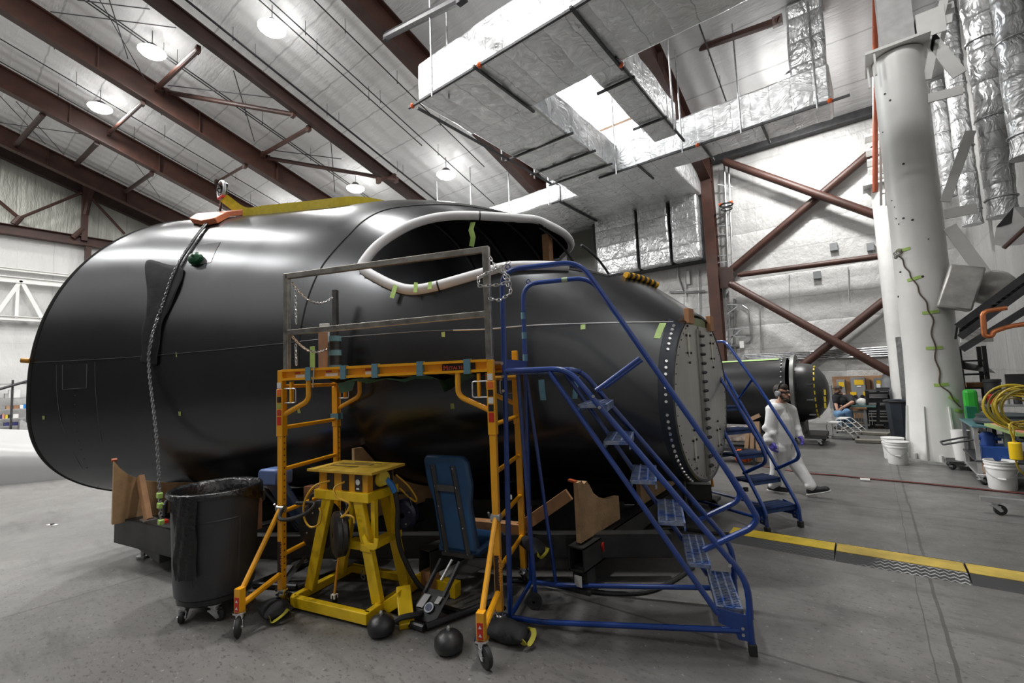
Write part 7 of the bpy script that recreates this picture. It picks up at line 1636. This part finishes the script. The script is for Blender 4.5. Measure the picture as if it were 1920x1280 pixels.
# steel framing on the end wall
XW = XL+.35
def wl(px, py): return atx(px, py, XW)
zb = wl(0, 428).z
b = MB(); b.ibeam((XW, YB+.2, zb), (XW, YW-.1, zb), .45, .5); tag(b.build('girt_beam', rust), 'long brown level beam across the end wall behind the hull', 'beam')
b = MB(); yv = wl(160, 350).y; b.bar((XW+.1, yv, zb), (XW+.1, yv, wl(160, 300).z), .35, .25, up=(0, 1, 0)); tag(b.build('wall_post', rust), 'brown post rising from the level beam to the rafters', 'post')
EB = 'thin brown braces on the end wall'
for a, c, r, lab in (((158, 405), (188, 278), .14, 'forked brown strut leaning from the wall post to the rafter'), ((32, 412), (152, 363), .07, 'thin brown brace running up to the wall post'), ((165, 368), (232, 440), .07, 'thin brown brace falling behind the hull from the wall post'), ((-20, 365), (32, 408), .08, 'thin brown brace at the left picture edge'), ((25, 422), (38, 408), .14, 'short brown stub on the level beam'), ((135, 447), (155, 430), .12, 'brown foot bracket of the wall post')):
    b = MB(); b.cyl(wl(*a)+V(.2, 0, 0), wl(*c)+V(.2, 0, 0), r, n=8); tag(b.build('wall_brace', rust), lab, 'brace', EB)
b = MB(); p = wl(165, 470); b.bar((XW, p.y, 6.), (XW, p.y, zb-.2), .25, .25, up=(0, 1, 0)); tag(b.build('wall_post', rust), 'brown post hanging below the level beam by the hull rim', 'post')
t = thing('white_truss', 'white steel truss with triangular webs across the end wall', 'truss', (XL+.5, 3, wl(0, 590).z))
zt_, zl_ = wl(0, 523).z, wl(0, 596).z; X_ = XL+.5
for z, h_ in ((zt_, .3), (zl_, .22)): b = MB(); b.ibeam((X_, YB+.2, z), (X_, YW-.2, z), .25, h_); b.build('chord', white, t)
b = MB(); b.ibeam((X_-.2, YB+.2, zt_+.55), (X_-.2, YW-.2, zt_+.55), .2, .15); b.build('upper_rail', white, t)
ya = wl(38, 540).y; st_ = (wl(80, 590).y-ya)
for k in range(-6, 7):
    y = ya+2*k*st_*1.0
    for s in (-1, 1):
        if YB < y+s*st_ < YW-.3: b = MB(); b.bar((X_, y, zt_), (X_, y+s*st_, zl_), .16, .16); b.build('web', white, t)
    if YB < y < YW-.3: b = MB(); b.bar((X_, y-.1, zt_), (X_, y-.1, zl_), .12, .12); b.build('web', white, t)
# shelving by the end wall
XS_ = XL+1.6
def ws(px, py): return atx(px, py, XS_)
t = thing('storage_shelf', 'grey storage shelving loaded with boxes by the end wall', 'shelf', (XS_, ws(30, 780).y, 0))
ya_, yb2_ = ws(-30, 760).y, ws(75, 760).y
for z in [ws(30, py).z for py in (719, 746, 767, 784, 798)]: b = MB(); b.span((XS_-.7, ya_, z-.03), (XS_, yb2_, z+.02)); b.build('shelf_board', al, t)
for y in (ya_, ws(22, 760).y, ws(52, 760).y, yb2_): b = MB(); b.span((XS_-.03, y-.04, 0), (XS_+.02, y+.04, ws(30, 712).z)); b.build('post', dksteel, t)
b = MB(); b.cyl(ws(-10, 732)+V(.1, 0, 0), ws(52, 714)+V(.1, 0, 0), .06, n=8); b.build('diagonal_bar', blackpaint, t)
rs_ = [(9, 744, 17, 735, 'bin_pale', 'pale tub at the left of the shelf by the end wall'), (16, 752, 38, 736, None, 'white open crate on the top shelf by the end wall'), (12, 764, 23, 757, 'carton_tan', 'tan carton left on the second shelf by the end wall'), (25, 764, 36, 757, 'box_brown', 'brown carton right on the second shelf by the end wall'), (37, 764, 44, 757, 'pp', 'white carton on the second shelf by the hull rim'), (44, 762, 52, 754, 'bb', 'blue bin on the second shelf by the hull rim'),
       (1, 783, 4, 776, 'dp', 'purple box on the third shelf by the end wall'), (4, 783, 9, 774, 'salm', 'salmon box on the third shelf by the end wall'), (10, 783, 15, 776, 'yel', 'yellow box on the third shelf by the end wall'), (16, 783, 23, 776, 'drum', 'dark box on the third shelf by the end wall'), (24, 782, 35, 774, 'pp', 'white bag on the third shelf by the end wall'), (8, 796, 18, 789, 'dp', 'dark blue tub left on the low shelf by the end wall'), (21, 796, 34, 789, 'dp', 'dark blue tub right on the low shelf by the end wall')]
mm = {'bin_pale': MATS['bin_pale'], None: whitep, 'carton_tan': MATS['carton_tan'], 'box_brown': MATS['box_brown'], 'pp': paper, 'bb': mat('bright_blue', (.03, .22, .62), .4), 'dp': mat('deep_purple', (.03, .03, .14), .5), 'salm': MATS['salmon'], 'yel': mat('tag_yellow', (.7, .55, .05), .5), 'drum': MATS['drum_grey']}
zs = sorted(ws(30, py).z+.02 for py in (719, 746, 767, 784, 798))
for a, y0, c, y1, k, lab in rs_:
    p, q = ws(a, y0), ws(c, y1); z0 = min(zs, key=lambda z: abs(z-p.z)); b = MB(); b.span((XS_-.5, p.y, z0), (XS_-.02, q.y, z0+max(.1, q.z-p.z))); tag(b.build('stored_box', mm[k], smooth=False), lab, 'box', 'boxes on the end wall shelving')
p = ws(46, 798); b = MB(); b.prism([ws(34, 790)+V(.6, 0, 0), ws(38, 786)+V(.6, 0, 0), ws(56, 797)+V(.6, 0, 0), ws(56, 812)+V(.6, 0, 0), ws(34, 808)+V(.6, 0, 0)], (-.8, 0, 0)); tag(b.build('paper_cart', MATS['bin_pale'], smooth=False), 'pale sloped cabinet below the shelving by the hull rim', 'cabinet')

b = MB(); c = atz(98, 984); b.box(c+V(0, 0, .003), (.16, .05, .006), rz=.5); o = tag(b.build('paper_scrap', paper, smooth=False), 'small white paper scrap with a black clip on the floor at the left', 'scrap'); 
b = MB(); b.box(c+V(0, 0, .012), (.04, .03, .018), rz=.5); o2 = b.build('black_clip', blackp, None, smooth=False); o2.parent = o; o2.matrix_parent_inverse = Matrix.Identity(4); o2.location = o2.location-o.location
